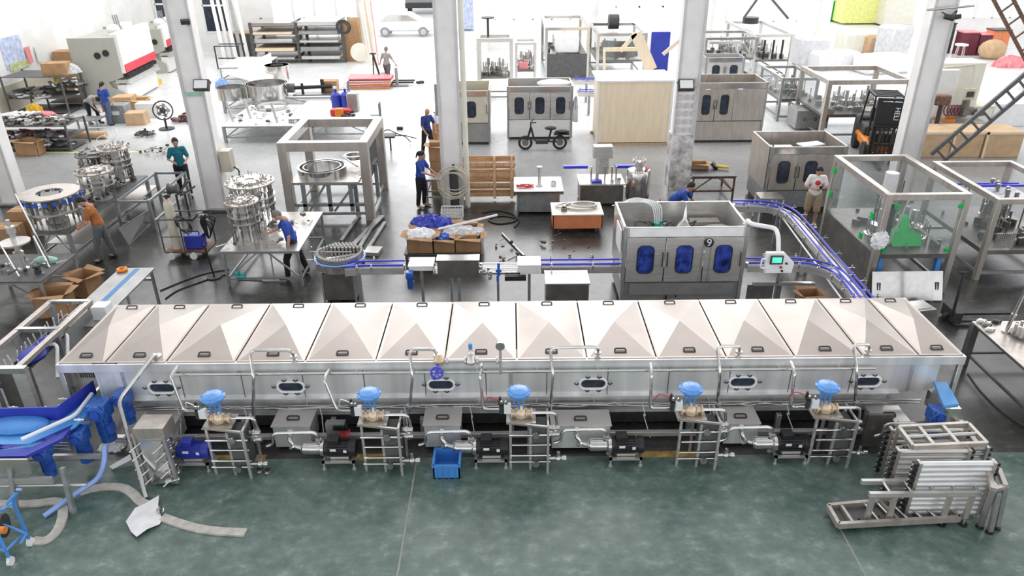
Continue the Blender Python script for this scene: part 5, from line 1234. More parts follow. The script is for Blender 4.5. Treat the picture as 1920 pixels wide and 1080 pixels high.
def upright_section(label, pxa, pxb, pyf, Yo, z0, z1, n, r=.03, cl=True, mat='roller_steel'):
    "roller frame standing on edge, rollers level, facing the camera"
    f0 = P(pxa, pyf, 0); f1 = P(pxb, pyf, 0); Y = f0.y+Yo; x0, x1 = f0.x, f1.x
    t = T('roller_conveyor', label, 'roller conveyor', ((x0+x1)/2, Y, 0), 0, SH); w = (x1-x0)/2
    for q in (-1,1): obj('side_channel', MB().box(q*w-.02,q*w+.02,-.05,.05,z0,z1), 'steel_warm', t)
    for k in range(n):
        z = z0+(z1-z0)*(k+.5)/n; obj('roller', MB().cyl((-w+.02,0,z),(w-.02,0,z),r,n=12).cyl((-w-.09,0,z),(w+.09,0,z),.012,n=6), mat, t)
        if cl:
            for q in (-1,1): obj('end_clip', MB().boxc((q*(w+.05),0,z),(.05,.07,.055)), 'black', t)
    return t
upright_section('front roller conveyor section with bright close set rollers', 1693, 1828, 968, 0, .04, .98, 11, .04)
upright_section('roller conveyor section standing just behind the bright rollers', 1665, 1795, 958, .16, .04, .98, 10, .036, mat='steel')
upright_section('darker roller conveyor section third from the front', 1700, 1845, 945, .3, .04, .8, 8, .03, mat='steel_grey')
upright_section('rearmost upright roller conveyor section of the pile', 1672, 1812, 925, .42, .04, .86, 8, .03, mat='steel')
Yt = P(1750,925,0).y; t = T('roller_conveyor', 'open frame laid flat across the top of the roller pile', 'roller conveyor', (0,0,0), 0, SH)
q = [P(1712,838,1.0),P(1850,832,1.0),P(1815,795,1.0),P(1685,802,1.0)]
obj('side_channel', MB().beam(q[0],q[1],.05,.07), 'steel_warm', t); obj('side_channel', MB().beam(q[3],q[2],.05,.07), 'steel_warm', t)
for k in (0,.28,.62,1): obj('cross_tie', MB().beam(q[0].lerp(q[1],k),q[3].lerp(q[2],k),.05,.06), 'steel_warm', t)
obj('roller', MB().cyl(q[0].lerp(q[3],.5),q[1].lerp(q[2],.5),.03), 'steel_bright', t)
for c_ in (q[2],q[3]): obj('leg', MB().box(c_.x-.02,c_.x+.02,c_.y-.02,c_.y+.02,.0,.98), 'steel_warm', t)
# narrow section along the front on four splayed legs
t = T('roller_conveyor', 'narrow violet grey section standing on four legs before the pile', 'roller conveyor', (0,0,0), 0, SH)
Yp = P(1700,985,0).y; za = Q(1632,926,Yp).z; xa = Q(1632,926,Yp).x; xb = Q(1842,920,Yp).x
obj('side_channel', MB().box(xa,xb,Yp,Yp+.05,za-.07,za), 'steel', t); obj('side_channel', MB().box(xa,xb,Yp+.25,Yp+.3,za-.07,za), 'steel', t)
for x in (xa+.05, xa+.35, xb-.4, xb-.1):
    obj('leg', MB().box(x-.035,x+.035,Yp-.01,Yp+.03,.12,za-.05).cyl((x,Yp,.03),(x,Yp,.13),.014), 'steel_warm', t); obj('foot', MB().cyl((x,Yp,0),(x,Yp,.03),.055,n=14), 'black', t)
for k in range(6): obj('roller', MB().cyl((xa+.3+k*.3,Yp+.02,za-.03),(xa+.3+k*.3,Yp+.28,za-.03),.025), 'steel_bright', t)
# flat tray section lying on the left
t = T('roller_conveyor', 'flat open channel section lying lowest at the left of the pile', 'roller conveyor', (0,0,0), 0, SH)
q = [P(1552,950,.12),P(1572,985,.12),P(1800,972,.12),P(1745,932,.12)]
m = MB().beam(q[0],q[1],.05,.09).beam(q[1],q[2],.05,.09).beam(q[2],q[3],.05,.09).beam(q[3],q[0],.05,.09)
for k in (.12,.5): m.beam(q[0].lerp(q[3],k),q[1].lerp(q[2],k),.04,.07)
obj('side_channel', m, 'steel_warm', t); obj('tray', MB().prism([p+V(0,0,-.05) for p in q],(0,0,.01)), 'dark_grey', t)
for px, py in ((1608,982),(1645,978),(1710,975)): c = P(px,py,0); obj('foot', MB().cyl(c,c+V(0,0,.03),.05,n=14).cyl(c,c+V(0,0,.1),.012), 'black', t)
for k in range(5): A = q[1].lerp(q[2],.35+k*.12); B = q[0].lerp(q[3],.35+k*.12); obj('roller', MB().cyl(A,B,.022), 'steel_bright', t)
# right hand splayed stand
t = T('roller_conveyor', 'folded pair of legs leaning at the right side of the pile', 'roller conveyor', (0,0,0), 0, SH)
for (a_, b_) in (((1862,918,.75),(1838,985,.03)),((1872,925,.7),(1856,995,.03)),((1885,912,.75),(1870,985,.05))):
    p, q_ = P(*a_), P(*b_); obj('leg', MB().beam(p,q_,.06), 'steel_grey', t); obj('foot', MB().cyl(V(q_.x,q_.y,0),V(q_.x,q_.y,.03),.055,n=14), 'black', t)
m = MB().beam(P(1850,870,.8),P(1862,918,.78),.06).beam(P(1872,880,.8),P(1885,912,.76),.06).beam(P(1862,918,.75),P(1885,912,.75),.05); obj('side_channel', m, 'steel_warm', t)
a = P(1825,800,.5); t = T('roller_conveyor', 'narrow frame end standing upright behind the roller pile', 'roller conveyor', (0,0,0), 0, SH)
m = MB().beam(P(1800,790,.6),P(1832,835,.55),.07).beam(P(1792,800,.5),P(1815,835,.5),.06).beam(P(1800,790,.6),P(1792,800,.5),.05); obj('side_channel', m, 'steel_warm', t)
obj('leg', MB().beam(P(1803,793,.55),V(P(1803,793,.55).x,P(1803,793,.55).y,0.01),.05).beam(P(1828,830,.5),V(P(1828,830,.5).x,P(1828,830,.5).y,0.01),.05), 'steel_warm', t)
for k in range(3): obj('roller', MB().cyl(P(1800+k*8,800+k*10,.52),P(1812+k*8,796+k*10,.55),.03), 'steel_bright', t)
# right table
c = P(1822,602,.9); x1 = c.x+2.2
tb_ = table('steel plate table at the right edge with a tall bright rod', c.x, x1, 9.0, c.y, .9, 'steel_warm', 'dark_grey', lw=.12, rail=.25, brace=False)
q = P(1886,622,.9); tag(obj('bright_rod', MB().cyl((0,0,0),(.12,.0,1.05),.03).cyl((0,0,0),(0,0,.03),.08,n=16).cyl((0.03,0,.3),(.04,0,.36),.045), 'steel_bright'), 'tall bright steel rod rising from the right edge table', 'rod', loc=q)
for i, (px, py, lb) in enumerate(((1838,604,'oval steel fitting at the back corner of the right table'),(1848,611,'dark fitting beside the oval one on the right table'),(1866,605,'flat black clip on the right table edge'),(1854,620,'small bright elbow lying on the right table'))):
    tag(obj('pipe_fitting', MB().lathe((0,0,0),[(.06,0),(.07,.03),(.04,.06),(0,.06)],14).boxc((.06,0,.025),(.08,.04,.04)), ('steel_bright','steel_dark','black','steel_bright')[i]), lb, 'fitting', loc=P(px,py,.9))
turret_like = T('clamp_cluster', 'cluster of upright steel pins at the right table edge', 'machine part', P(1918,630,.9))
obj('base_plate', MB().cyl((0,0,0),(0,0,.05),.22,n=24), 'steel_dark', turret_like)
for k in range(9): obj('pin', MB().cyl((math.cos(k*.7)*.15,math.sin(k*.7)*.15,.05),(math.cos(k*.7)*.15,math.sin(k*.7)*.15,.22),.025), 'steel', turret_like)
_c = P(1725,573,.87); t = T('instrument_stand', 'small tilted steel tray stand behind the tunnel right end', 'stand', V(_c.x,_c.y,0))
obj('tray', MB().boxc((0,0,.85),(.42,.4,.04),.2).boxc((0,0,.88),(.3,.28,.02),.2), 'steel_bright', t); obj('pole', MB().cyl((0,0,0),(0,0,.83),.03).cyl((0,0,0),(0,0,.03),.16,n=18), 'steel_dark', t)
t = T('pallet_truck', 'black pallet truck parked between tunnel and right table', 'pallet truck', P(1795,612,0))
obj('handle', MB().cyl((-.1,.1,.2),(-.02,.25,1.1),.03).cyl((-.12,.25,1.1),(.08,.25,1.1),.02), 'black', t); obj('fork', MB().box(0,1.3,.05,.17,.06,.11).box(0,1.3,.35,.47,.06,.11).box(-.1,.05,.0,.5,.05,.3), 'dark', t); obj('wheel', MB().cyl((-.1,.2,.09),(-.1,.3,.09),.09,n=16).cyl((1.2,.05,.04),(1.2,.15,.04),.04), 'rubber', t)
tag(obj('floor_cable', MB().tube([P(1815,700,.015),P(1835,730,.015),P(1870,765,.015),P(1915,800,.015),P(1990,830,.015)],.012,5,bend=.4), 'black'), 'thin black cable curving over the floor past the outlet', 'cable')
tag(obj('floor_cable', MB().tube([P(300,545,.015),P(335,530,.015),P(385,512,.015),P(430,505,.015)],.014,5,bend=.3).tube([P(310,560,.015),P(330,545,.015),P(400,520,.015),P(440,512,.015)],.014,5,bend=.3), 'black'), 'black cable pair on the floor near the welding cart', 'cable')
# =============== back right: machines, crate, forklift ===============
def fit(xl,xr,yf,yt,yb):
    Y0 = P((xl+xr)/2,yf).y; H = Q((xl+xr)/2,yt,Y0).z; return Q(xl,yt,Y0).x, Q(xr,yt,Y0).x, Y0, P((xl+xr)/2,yb,H).y, H
f_ = fit(1307,1442,268,155,140); cabinet('stainless machine with paired dark oval windows right of the fourth column', f_[0],f_[1],f_[2],f_[2]+1.6,f_[4],2,.8,'steel_warm','steel_warm',.4,blank=1.1)
f_ = fit(950,1075,262,162,146); m3 = cabinet('pale machine with three windows behind the electric bicycle', f_[0],f_[1],f_[2],f_[2]+1.6,f_[4],3,.75,'white','steel',.35)
obj('white_drape', MB().sph((.55,-.1,1.95),.55,(1.2,.7,.25),14), 'plastic_w', m3); heap(12,(.1,.3),.9,.14,'film','wrinkled clear film hanging at the pale machine corner','plastic film',(f_[1]+.1,f_[2]+.1,.7),3,'plastic_film',2.0)
f_ = fit(862,918,272,170,147); m4 = cabinet('narrow machine with beige panels right of the third column', f_[0]-.3,f_[1],f_[2],f_[2]+1.8,f_[4],1,.8,'steel_grey','beige',.35)
# rear row
specs = [((893,962,190,72,62),'rear steel gantry with a black round lamp head, first of the back row'),((966,1006,180,80,70),'slim rear frame with small clamps between gantry and dark fronted machine')]
f_ = fit(893,962,190,72,62); g_ = cage(specs[0][1], f_[0],f_[1],f_[2],f_[2]+1.3,f_[4],.16,'steel',1.1,(),gear=True)
obj('lamp_disc', MB().cyl((-.3,0,3.5),(-.3,0,3.55),.28,n=20).cyl((-.3,0,2.7),(-.3,0,3.5),.05), 'dark', g_)
f_ = fit(966,1006,180,80,70); g_ = cage(specs[1][1], f_[0],f_[1],f_[2],f_[2]+1.2,f_[4],.1,'steel',1.2,(),gear=True); obj('red_box', MB().box(-.3,.1,-.5,-.2,1.2,1.5), 'pink', g_)
f_ = fit(1022,1106,150,75,50); b3 = cage('rear machine with a white cover and a charcoal front panel', f_[0],f_[1],f_[2],f_[3],f_[4]+.6,.14,'steel_bright',1.1,(),gear=True)
obj('charcoal_panel', MB().box(-1.0,1.0,-2.5,-2.45,.1,1.3), 'dark_grey', b3); obj('white_cover', MB().box(-.55,.6,-2.3,-.8,1.3,2.1), 'white', b3, bevel=.05)
f_ = fit(1120,1215,150,62,42); b4 = cage('rear rotary machine framed in pale steel behind the plywood crate', f_[0],f_[1],f_[2],f_[3],f_[4],.14,'steel_bright',1.0,('front',),gear=True)
obj('motor', MB().cyl((-.6,-1,2.7),(-.1,-1,2.7),.35,n=18), 'dark', b4)
m = MB()
for k in range(26): a_ = math.pi*k/25; m.cyl((-.9+math.cos(a_)*.0+k*.07,-1.6-math.sin(a_)*.4,1.1),(-.9+k*.07,-1.6-math.sin(a_)*.4,1.9),.035,n=6)
obj('nozzle_row', m, 'steel_dark', b4)
f_ = fit(1322,1420,155,82,68); b5 = cage('rear open machine with curved pipes above a pair of small doors', f_[0],f_[1],f_[2],f_[3],f_[4]+.3,.12,'steel_bright',1.2,(),gear=True)
obj('curved_pipe', MB().tube([(-1,-1,1.9),(.6,-1,1.9),(.9,-.6,1.6),(1.1,-.6,1.3)],.07,8,bend=.2), 'steel', b5)
f_ = fit(1325,1398,172,108,92); cabinet('small rear cabinet with two tiny dark windows', f_[0],f_[1],f_[2],f_[2]+1.2,f_[4],2,.6,'white','steel',.3)
f_ = fit(1415,1490,150,72,45); b6 = cage('rear machine with black front bars beside the wrapped pallets', f_[0],f_[1],f_[2],f_[3],f_[4]+.2,.14,'steel',1.0,('left',),gear=True)
m = MB()
for k in range(4): m.cyl((-.8+k*.45,-2.3,.9),(-.8+k*.45,-2.3,1.9),.05)
obj('black_bar', m, 'black', b6); obj('drum', MB().cyl((-.5,0,2.4),(-.5,0,2.7),.4,n=20), 'dark', b6)
f_ = fit(1565,1715,262,150,122); m8 = cage('glass fronted machine with beige cabinet and steel hoops behind the forklift', f_[0]-.2,f_[1],f_[2],f_[3],f_[4],.16,'steel_warm',.95,('left','front'),gear=True)
m = MB()
for k in range(8): m.torus((.9,-.4,1.0),.3+k*.12,.02,30,5,e=.8)
obj('steel_hoop', m, 'steel_warm', m8)
f_ = fit(1482,1560,238,155,122); m9 = cage('clear sided guard frame with a steel shelf beside the forklift', f_[0],f_[1]-.1,f_[2]+.9,f_[3],f_[4],.1,'steel_grey',.9,('left','right','front'),gear=True)
f_ = fit(1495,1556,245,212,200); t = T('steel_cupboard', 'low grey cupboard with three ring handled doors', 'cupboard', ((f_[0]+f_[1])/2,f_[2],0)); w_ = (f_[1]-f_[0])/2
obj('body', MB().box(-w_,w_,0,1.0,.08,.78), 'steel_grey', t, bevel=.01)
for k in range(3): xx = -w_+w_*2/3*k; d = obj('door', MB().box(xx+.01,xx+w_*2/3-.01,-.02,0,.1,.76), 'steel_grey', t); obj('handle', MB().torus((xx+w_*.5,-.03,.45),.05,.012,14,5,axis=(0,1,0)), 'black', d)
m = MB()
# blue conveyors joining the mid machines
for (a_, b2, lb) in (((1078,150),(1122,152),'short blue conveyor between the pale machine and the plywood crate, rear one'),((1085,172),(1125,174),'short blue conveyor between the pale machine and the plywood crate, front one'),((1438,152),(1490,156),'short blue conveyor leaving the paired window machine')):
    p, q = P(*a_,.95), P(*b2,.95); conveyor(lb, [(p.x,p.y),((p.x+q.x)/2,(p.y+q.y)/2),(q.x,q.y)], .25, .95, legs=(.5,), it=0, brk=.4)
# plywood crate with beams
f_ = fit(1120,1265,272,152,133); cx, cw = (f_[0]+f_[1])/2, (f_[1]-f_[0])/2
t = T('plywood_crate', 'huge pale plywood crate standing between the two middle columns', 'crate', (cx,f_[2],0))
obj('front_sheet', MB().box(-cw+.08,cw-.08,0,.03,.08,f_[4]-.02), 'plywood_pale', t); obj('body', MB().box(-cw+.1,cw-.1,.03,1.8,.1,f_[4]-.05), 'plywood_pale', t)
obj('lid', MB().box(-cw,cw,-.06,1.9,f_[4]-.03,f_[4]+.03), 'plastic_w', t); obj('edge_strip', MB().box(-cw,-cw+.09,-.03,0,.05,f_[4]-.03).box(cw-.09,cw,-.03,0,.05,f_[4]-.03), 'white_matt', t)
obj('skid', MB().box(-cw,cw,0,.1,0,.1).box(-cw,cw,1.6,1.7,0,.1), 'wood_b', t)
def plank(label, a, b_, w, Y, mat='plywood_pale'):
    p, q = Q(a[0],a[1],Y), Q(b_[0],b_[1],Y); return tag(obj('wooden_beam', MB().beam((0,0,0), q-p, .08, w), mat), label, 'beam', loc=p)
plank('broad tan beam slanting down over the plywood crate', (1192,62), (1222,131), .42, f_[2]+2.2)
plank('narrow tan beam meeting the broad beam at its top', (1163,96), (1192,62), .14, f_[2]+2.2)
plank('upright tan board at the left behind the plywood crate', (1133,95), (1133,131), .16, f_[2]+2.0)
plank('level tan board joining the upright board to the slanting beam', (1131,93), (1200,92), .14, f_[2]+2.3)
plank('short tan batten slanting up against the fourth column', (1243,102), (1275,75), .12, f_[2]+2.1)
tag(obj('blue_tarpaulin', MB().boxc((0,0,1.0),(1.0,.12,2.0),0), 'blue_deep', bevel=.03), 'dark blue tarpaulin panel standing left of the fourth column', 'tarpaulin', loc=P(1258,150,0)+V(-.2,2.5,0))
plank('brown timber leaning high against the third window pillar', (1395,33), (1440,-30), .1, 40, 'dark_grey')
plank('thin dark bar leaning beside the rear machines', (1440,-10), (1478,35), .1, 40, 'dark_grey')
# wrapped pallets
for i, (px, py, w_, h_, lb, mt) in enumerate(((1515,122,1.6,1.5,'film wrapped pallet load behind the glass guard frame','film'),(1600,98,2.0,1.2,'pale wrapped crate row outside the right doorway, left one','cream'),(1640,100,1.8,1.1,'tan crate by the right doorway','cardboard_l'),(1560,128,2.4,.9,'white wrapped bale before the right doorway','plastic_w'),(1650,135,2.6,.9,'flat white wrapped load behind the glass fronted machine','plastic_w'),(1668,110,1.4,1.8,'white bagged machine beside the last column','film'))):
    o = tag(obj('wrapped_load', MB().boxc((0,0,h_/2),(w_,1.4,h_),.05*i), mt, bevel=.12), lb, 'load', loc=P(px,py,0))
# forklift
c = P(1650,305,0); t = T('forklift', 'black and orange forklift facing the camera beside the right column', 'forklift', c, R_(-12))
for x in (-.42,.42):
    obj('mast_rail', MB().box(x-.07,x+.07,-.12,.0,.1,2.15), 'black', t); obj('fork', MB().box(x*.6-.06,x*.6+.06,-1.0,-.15,.05,.1).box(x*.6-.06,x*.6+.06,-.18,-.12,.05,.6), 'dark', t)
m = MB()
for k in range(7): m.box(-.42+k*.13,-.38+k*.13,-.2,-.16,.3,1.3)
obj('load_backrest', m.box(-.5,.5,-.22,-.16,1.26,1.32).box(-.36,.36,-.1,-.05,1.3,2.05), 'black', t)
obj('cross_bar', MB().box(-.5,.5,-.14,-.04,2.08,2.18).box(-.5,.5,-.1,-.03,1.2,1.28).box(-.5,.5,-.16,-.08,.25,.35).box(-.5,.5,-.16,-.08,.6,.68), 'black', t)
obj('lift_cylinder', MB().cyl((-.2,-.03,.2),(-.2,-.03,1.7),.05).cyl((.2,-.03,.2),(.2,-.03,1.7),.05), 'steel_dark', t)
obj('body', MB().box(-.5,.5,.15,2.1,.3,.62), 'orange_v', t, bevel=.06); obj('engine_cover', MB().box(-.42,.42,.2,.5,.6,.95).box(-.45,.45,1.1,2.1,.62,.95), 'dark', t, bevel=.05)
obj('counterweight', MB().box(-.52,.52,1.95,2.4,.25,1.1), 'dark', t, bevel=.08)
for x in (-.48,.48):
    obj('roof_post', MB().beam((x,.35,.8),(x*.9,.5,2.1),.05).beam((x,1.7,.9),(x*.9,1.5,2.1),.05), 'black', t)
    for y, r in ((.35,.3),(1.8,.25)): obj('wheel', MB().cyl((x-.1,y,r),(x+.1,y,r),r,n=20), 'rubber', t)
m = MB()
for k in range(7): m.box(-.44,.44,.5+k*.16,.54+k*.16,2.08,2.12)
m.box(-.46,-.42,.48,1.52,2.06,2.13); m.box(.42,.46,.48,1.52,2.06,2.13); obj('overhead_guard', m, 'black', t)
obj('seat', MB().box(-.22,.22,1.15,1.6,.9,1.05).box(-.22,.22,1.55,1.65,1.05,1.5), 'black', t, bevel=.04); obj('steering_wheel', MB().torus((0,.8,1.2),.16,.02,18,6,axis=(0,-.5,1)).cyl((0,.6,.9),(0,.8,1.2),.025), 'black', t)
obj('work_light', MB().cyl((.3,.25,1.75),(.3,.32,1.75),.07,n=14), 'plastic_w', t)
L_ = text('mast_lettering', 'HELI', .22, (.14,-.125,1.68), (R_(90),R_(90),0), 'white')
L_.parent = t
# right machine tools, carton wall, ladders
t = T('milling_machine', 'cream milling machine with red guard springs right of the last column', 'machine tool', P(1790,250,0)+V(0,0,0))
obj('cabinet', MB().box(-.9,.9,.6,1.6,0,2.5), 'cream', t, bevel=.03); obj('side_panel', MB().box(-1.0,-.2,.3,.6,.2,2.3), 'white', t, bevel=.02)
obj('arm', MB().tube([(-.9,.2,2.4),(.2,.2,2.5),(.1,-.1,1.6)],.04,6,bend=.1).boxc((.1,-.1,1.5),(.4,.1,.4)), 'beige', t)
obj('screen', MB().boxc((.1,-.16,1.5),(.26,.02,.2)), 'dark', t); obj('head', MB().cyl((0,-.2,.7),(0,-.2,1.3),.14).boxc((.15,-.2,.9),(.5,.3,.25)).cyl((.3,-.4,.8),(.6,-.5,.9),.1), 'steel_dark', t)
m = MB()
for k in range(5): m.torus((-.6+k*.13,-.1,.9),.18,.025,18,5,axis=(1,0,0))
obj('red_spring', m, 'maroon', t); obj('base', MB().box(-.9,.9,-.4,.5,0,.5), 'steel_grey', t)
t = T('beige_cabinet', 'low beige cabinet right of the milling machine', 'cabinet', P(1820,246,0)); obj('body', MB().box(-.5,.7,0,1.2,.05,.95), 'beige', t, bevel=.02); obj('door', MB().box(-.4,.6,-.02,0,.1,.85), 'cream', t); 
t = T('drill_stand', 'brown column drill with blue lever behind the last column', 'machine tool', P(1745,275,0)); obj('column', MB().cyl((0,0,0),(0,0,1.8),.08), 'dark', t); obj('motor_head', MB().box(-.3,.25,-.15,.25,1.5,1.85), 'rust', t, bevel=.05); obj('table_plate', MB().box(-.3,.4,-.3,.2,.7,.76), 'blue_deep', t); obj('foot', MB().box(-.3,.3,-.3,.3,0,.08), 'dark', t)
tag(obj('orange_bin', MB().lathe((0,0,0),[(.3,0),(.36,.6),(.33,.6),(.28,.05),(0,.05)],18), 'orange_v'), 'bright orange bin behind the tan carton boards', 'bin', loc=P(1765,250,0))
bx_ = [(1725,1800,300,252,'left tan board box of the pale carton row by the last column'),(1800,1860,300,252,'middle tan board box behind the leaning ladder'),(1862,1935,300,252,'right tan board box at the picture edge')]
for a_, b2, yf, yt, lb in bx_:
    f_ = fit(a_,b2,yf,yt,248); t = T('board_box', lb, 'box', ((f_[0]+f_[1])/2,f_[2]+.3,0)); w_ = (f_[1]-f_[0])/2
    obj('body', MB().box(-w_+.01,w_-.01,0,1.1,0,f_[4]), 'cardboard_l', t, bevel=.02); obj('edge_batten', MB().box(-w_+.01,-w_+.08,-.02,0,0,f_[4]).box(-w_+.01,w_-.01,-.02,0,f_[4]-.08,f_[4]), 'ply', t)
def ladder(label, a, b_, w, n, mat='dark_grey'):
    t = T('steel_ladder', label, 'ladder', a); d = b_-a; s = d.cross(V(0,1,0)).normalized()*w
    obj('rail', MB().beam((0,0,0),d,.07,.1), mat, t); obj('rail', MB().beam(s,d+s,.07,.1), mat, t)
    for k in range(n): p = d*((k+.5)/n); obj('rung', MB().beam(p,p+s,.05), mat, t)
    return t
p1 = P(1772,312,0); Yl = 19.5; ladder('dark steel ladder rising to the right in front of the tan boxes', Q(1762,308,Yl), Q(1960,140,Yl), .42, 9)
ladder('dark lattice ladder coming down at the upper right corner', Q(1842,-40,26), Q(1945,155,26), .5, 8, 'rust')
# far right cupboards
for i, (a_, b2, yf, yt, mt, lb) in enumerate(((1808,1840,104,62,'maroon','left dark red tool cupboard at the far right wall'),(1840,1864,104,66,'maroon','right dark red tool cupboard beside its twin'),(1865,1898,104,58,'orange','orange brown cupboard at the far right'),(1778,1795,100,45,'dark','tall dark rack left of the red cupboards'))):
    f_ = fit(a_,b2,yf,yt,yt-3); t = T('tool_cupboard', lb, 'cupboard', ((f_[0]+f_[1])/2,f_[2],0)); w_ = (f_[1]-f_[0])/2
    obj('body', MB().box(-w_+.02,w_-.02,0,.8,0,f_[4]), mt, t, bevel=.02); obj('door', MB().box(-w_+.06,-.01,-.03,0,.15,f_[4]-.1), mt, t); obj('door', MB().box(.01,w_-.06,-.03,0,.15,f_[4]-.1), mt, t); obj('top_tray', MB().box(-w_,w_,-.05,.85,f_[4],f_[4]+.06), 'pink' if mt=='maroon' else 'dark', t)
t = T('stool', 'white round stool before the red cupboards', 'stool', P(1797,109,0)); obj('seat', MB().cyl((0,0,.7),(0,0,.78),.35,n=18), 'plastic_w', t)
for k in range(4): obj('leg', MB().cyl((.2*math.cos(k*1.57),.2*math.sin(k*1.57),.7),(.28*math.cos(k*1.57),.28*math.sin(k*1.57),0),.025), 'steel', t)
tag(obj('tan_bale', MB().sph((0,0,.5),.75,(1,.8,.75),14), 'cardboard_l'), 'round tan bale on the floor before the orange cupboard', 'bale', loc=P(1856,110,0))
tag(obj('white_bucket', MB().lathe((0,0,0),[(.32,0),(.38,.65),(.35,.65),(.3,.05),(0,.05)],20), 'plastic_w'), 'white bucket alone on the pale floor at the right', 'bucket', loc=P(1906,166,0))
heap(9,(.9,.4),.5,.3,'pink','red and white scrap heap under the corner ladder','scrap',P(1895,125,0),5,'scrap_heap')
tag(obj('white_slab', MB().boxc((0,0,.45),(3.6,3.2,.9)), 'plastic_w', bevel=.03), 'broad white wrapped slab on the floor right of the milling machine', 'load', loc=P(1872,235,0)+V(0,1.4,0))
# electric bicycle
c = P(1018,279,0); t = T('electric_bicycle', 'black electric bicycle parked before the pale three windowed machine', 'bicycle', c+V(-.02,-.1,0))
for x in (-.62,.62): w_ = obj('wheel', MB().torus((x,0,.26),.22,.045,24,8,axis=(0,1,0)), 'rubber', t); obj('rim', MB().cyl((x,-.03,.26),(x,.03,.26),.12,n=16), 'steel_dark', w_)
obj('frame', MB().tube([(-.55,0,.35),(-.42,0,.85),(-.3,0,.35),(.2,0,.3),(.3,0,.7)],.035,8,bend=.08).beam((.2,0,.3),(.62,0,.28),.05).beam((-.62,0,.26),(-.5,0,.5),.04), 'black', t)
obj('handlebar', MB().tube([(-.25,-.25,1.05),(-.42,-.1,1.0),(-.42,.1,1.0),(-.3,.28,1.05)],.02,6,bend=.05).cyl((-.45,0,.6),(-.42,0,1.0),.025), 'black', t)
obj('saddle', MB().sph((.28,0,.78),.17,(1.3,.8,.4),12).cyl((.25,0,.4),(.28,0,.75),.025), 'black', t); obj('rear_rack', MB().box(.4,.95,-.12,.12,.55,.6).sph((.7,0,.66),.15,(1.8,.8,.4),10), 'black', t)
obj('battery_box', MB().box(-.25,.2,-.09,.09,.22,.36), 'dark', t, bevel=.02); obj('front_mudguard', MB().ring((-.62,0,.26),.26,.28,-.05,.05,18), 'dark', t) if 0 else None
# floodlights and fittings on columns
def flood(label, px, py, Y):
    c = Q(px, py, Y); t = T('floodlight', label, 'lamp', c); obj('housing', MB().boxc((0,0,0),(.42,.12,.3),0,R_(-35)), 'dark', t, bevel=.01); obj('lens', MB().boxc((0,-.06,-.0+.04),(.34,.03,.22),0,R_(-35)), 'lamp_face', t); obj('bracket', MB().tube([(-.2,0,0),(-.22,.12,.05),(.22,.12,.05),(.2,0,0)],.015,6), 'dark', t)
flood('square floodlight fixed on the second column from the left', 378, 160, 19.85); flood('square floodlight fixed on the fourth column', 1286, 160, 19.83)
tag(obj('switch_box', MB().boxc((0,0,0),(.14,.4,.85),0), 'steel_grey', bevel=.01), 'grey switch box on the left face of the third column', 'box', loc=(-1.66-.32,20.3,Q(815,185,20.3).z))
t = T('camera_bracket', 'dark security camera bracket high on the second column', 'camera', Q(350,40,20.0)); obj('arm', MB().cyl((0,0,0),(.05,.05,-.15),.03), 'dark', t); obj('camera_body', MB().boxc((0,-.1,0),(.22,.12,.1),.4,.3), 'dark', t)
t = T('camera_bracket', 'bundle of lamp, wires and camera high on the last column', 'camera', Q(1778,30,20.2)); obj('camera_body', MB().cyl((-.12,-.05,0),(.1,-.1,-.05),.07).cyl((.1,0,-.05),(.3,-.05,0),.06), 'dark', t); obj('lamp_arm', MB().cyl((-.6,0,.15),(.6,0,.25),.03), 'steel_bright', t); obj('wire', MB().tube([(-.2,0,.1),(0,-.1,.0),(.2,0,.15),(.1,-.1,-.05)],.015,5,bend=.05), 'rubber', t)
t = T('column_box', 'pale grey control box with cables on the second column near its foot', 'box', (-8.5+.45,20.3,Q(432,300,20.3).z)); obj('body', MB().boxc((0,0,0),(.3,.35,.6)), 'beige', t, bevel=.01); obj('cable', MB().tube([(.15,0,-.2),(.3,0,-.3),(.2,-.1,-.8),(.1,0,-1.4)],.02,6,bend=.1), 'rubber', t)
# =============== back left ===============
# press brakes
def press(label, loc, rz, L, H, D, scale=1):
    "front faces +x, length along y"
    t = T('press_brake', label, 'press brake', loc, rz)
    side = [(-D*.75,0),(D*.25,0),(D*.25,.5),(D*.0,.75),(-D*.05,1.0),(D*.15,1.1),(D*.3,1.2),(D*.3,H),(-D*.75,H)]
    for y in (0, L-.12): obj('side_plate', MB().prism([(x,y,z) for x,z in side],(0,.12,0)), 'pb_grey', t)
    obj('lower_beam', MB().box(D*.1,D*.32,.1,L-.1,.05,.85), 'white', t, bevel=.02)
    obj('upper_ram', MB().box(D*.2,D*.38,.05,L-.05,1.35,H+.15), 'white', t, bevel=.02)
    obj('red_band', MB().box(D*.38,D*.4,.1,L-.1,1.38,1.72), 'red_strip', t)
    m = MB()
    for k in range(22): y = .2+(L-.4)*k/22; m.box(D*.3,D*.42,y,y+(L-.4)/22*.6,1.18,1.33)
    obj('tool_clamp', m, 'black', t); obj('die_rail', MB().box(D*.1,D*.4,.05,L-.05,.92,1.08).box(D*.35,D*.45,.05,L-.05,.86,.92), 'steel', t)
    obj('back_box', MB().box(-D*.75,D*.15,.15,L-.15,.3,H-.1), 'pb_grey', t)
    m = MB()
    for x, z in ((-D*.15,H-.75),(D*.05,H-.65)): m.cyl((x,-.04,z),(x,0,z),.14,n=20)
    obj('fan_grille', m, 'black', t)
    obj('top_motor', MB().sph((0,L*.4,H+.15),.3,(1,1,.8),12).box(-.3,.1,L*.6,L*.9,H,H+.25), 'plastic_w', t)
    for k in range(5): obj('top_rod', MB().cyl((-.1+k*.05,L*.55+k*.1,H),(-.15+k*.05,L*.55+k*.1,H+.7),.03), 'grey', t) if k < 3 else None
    return t
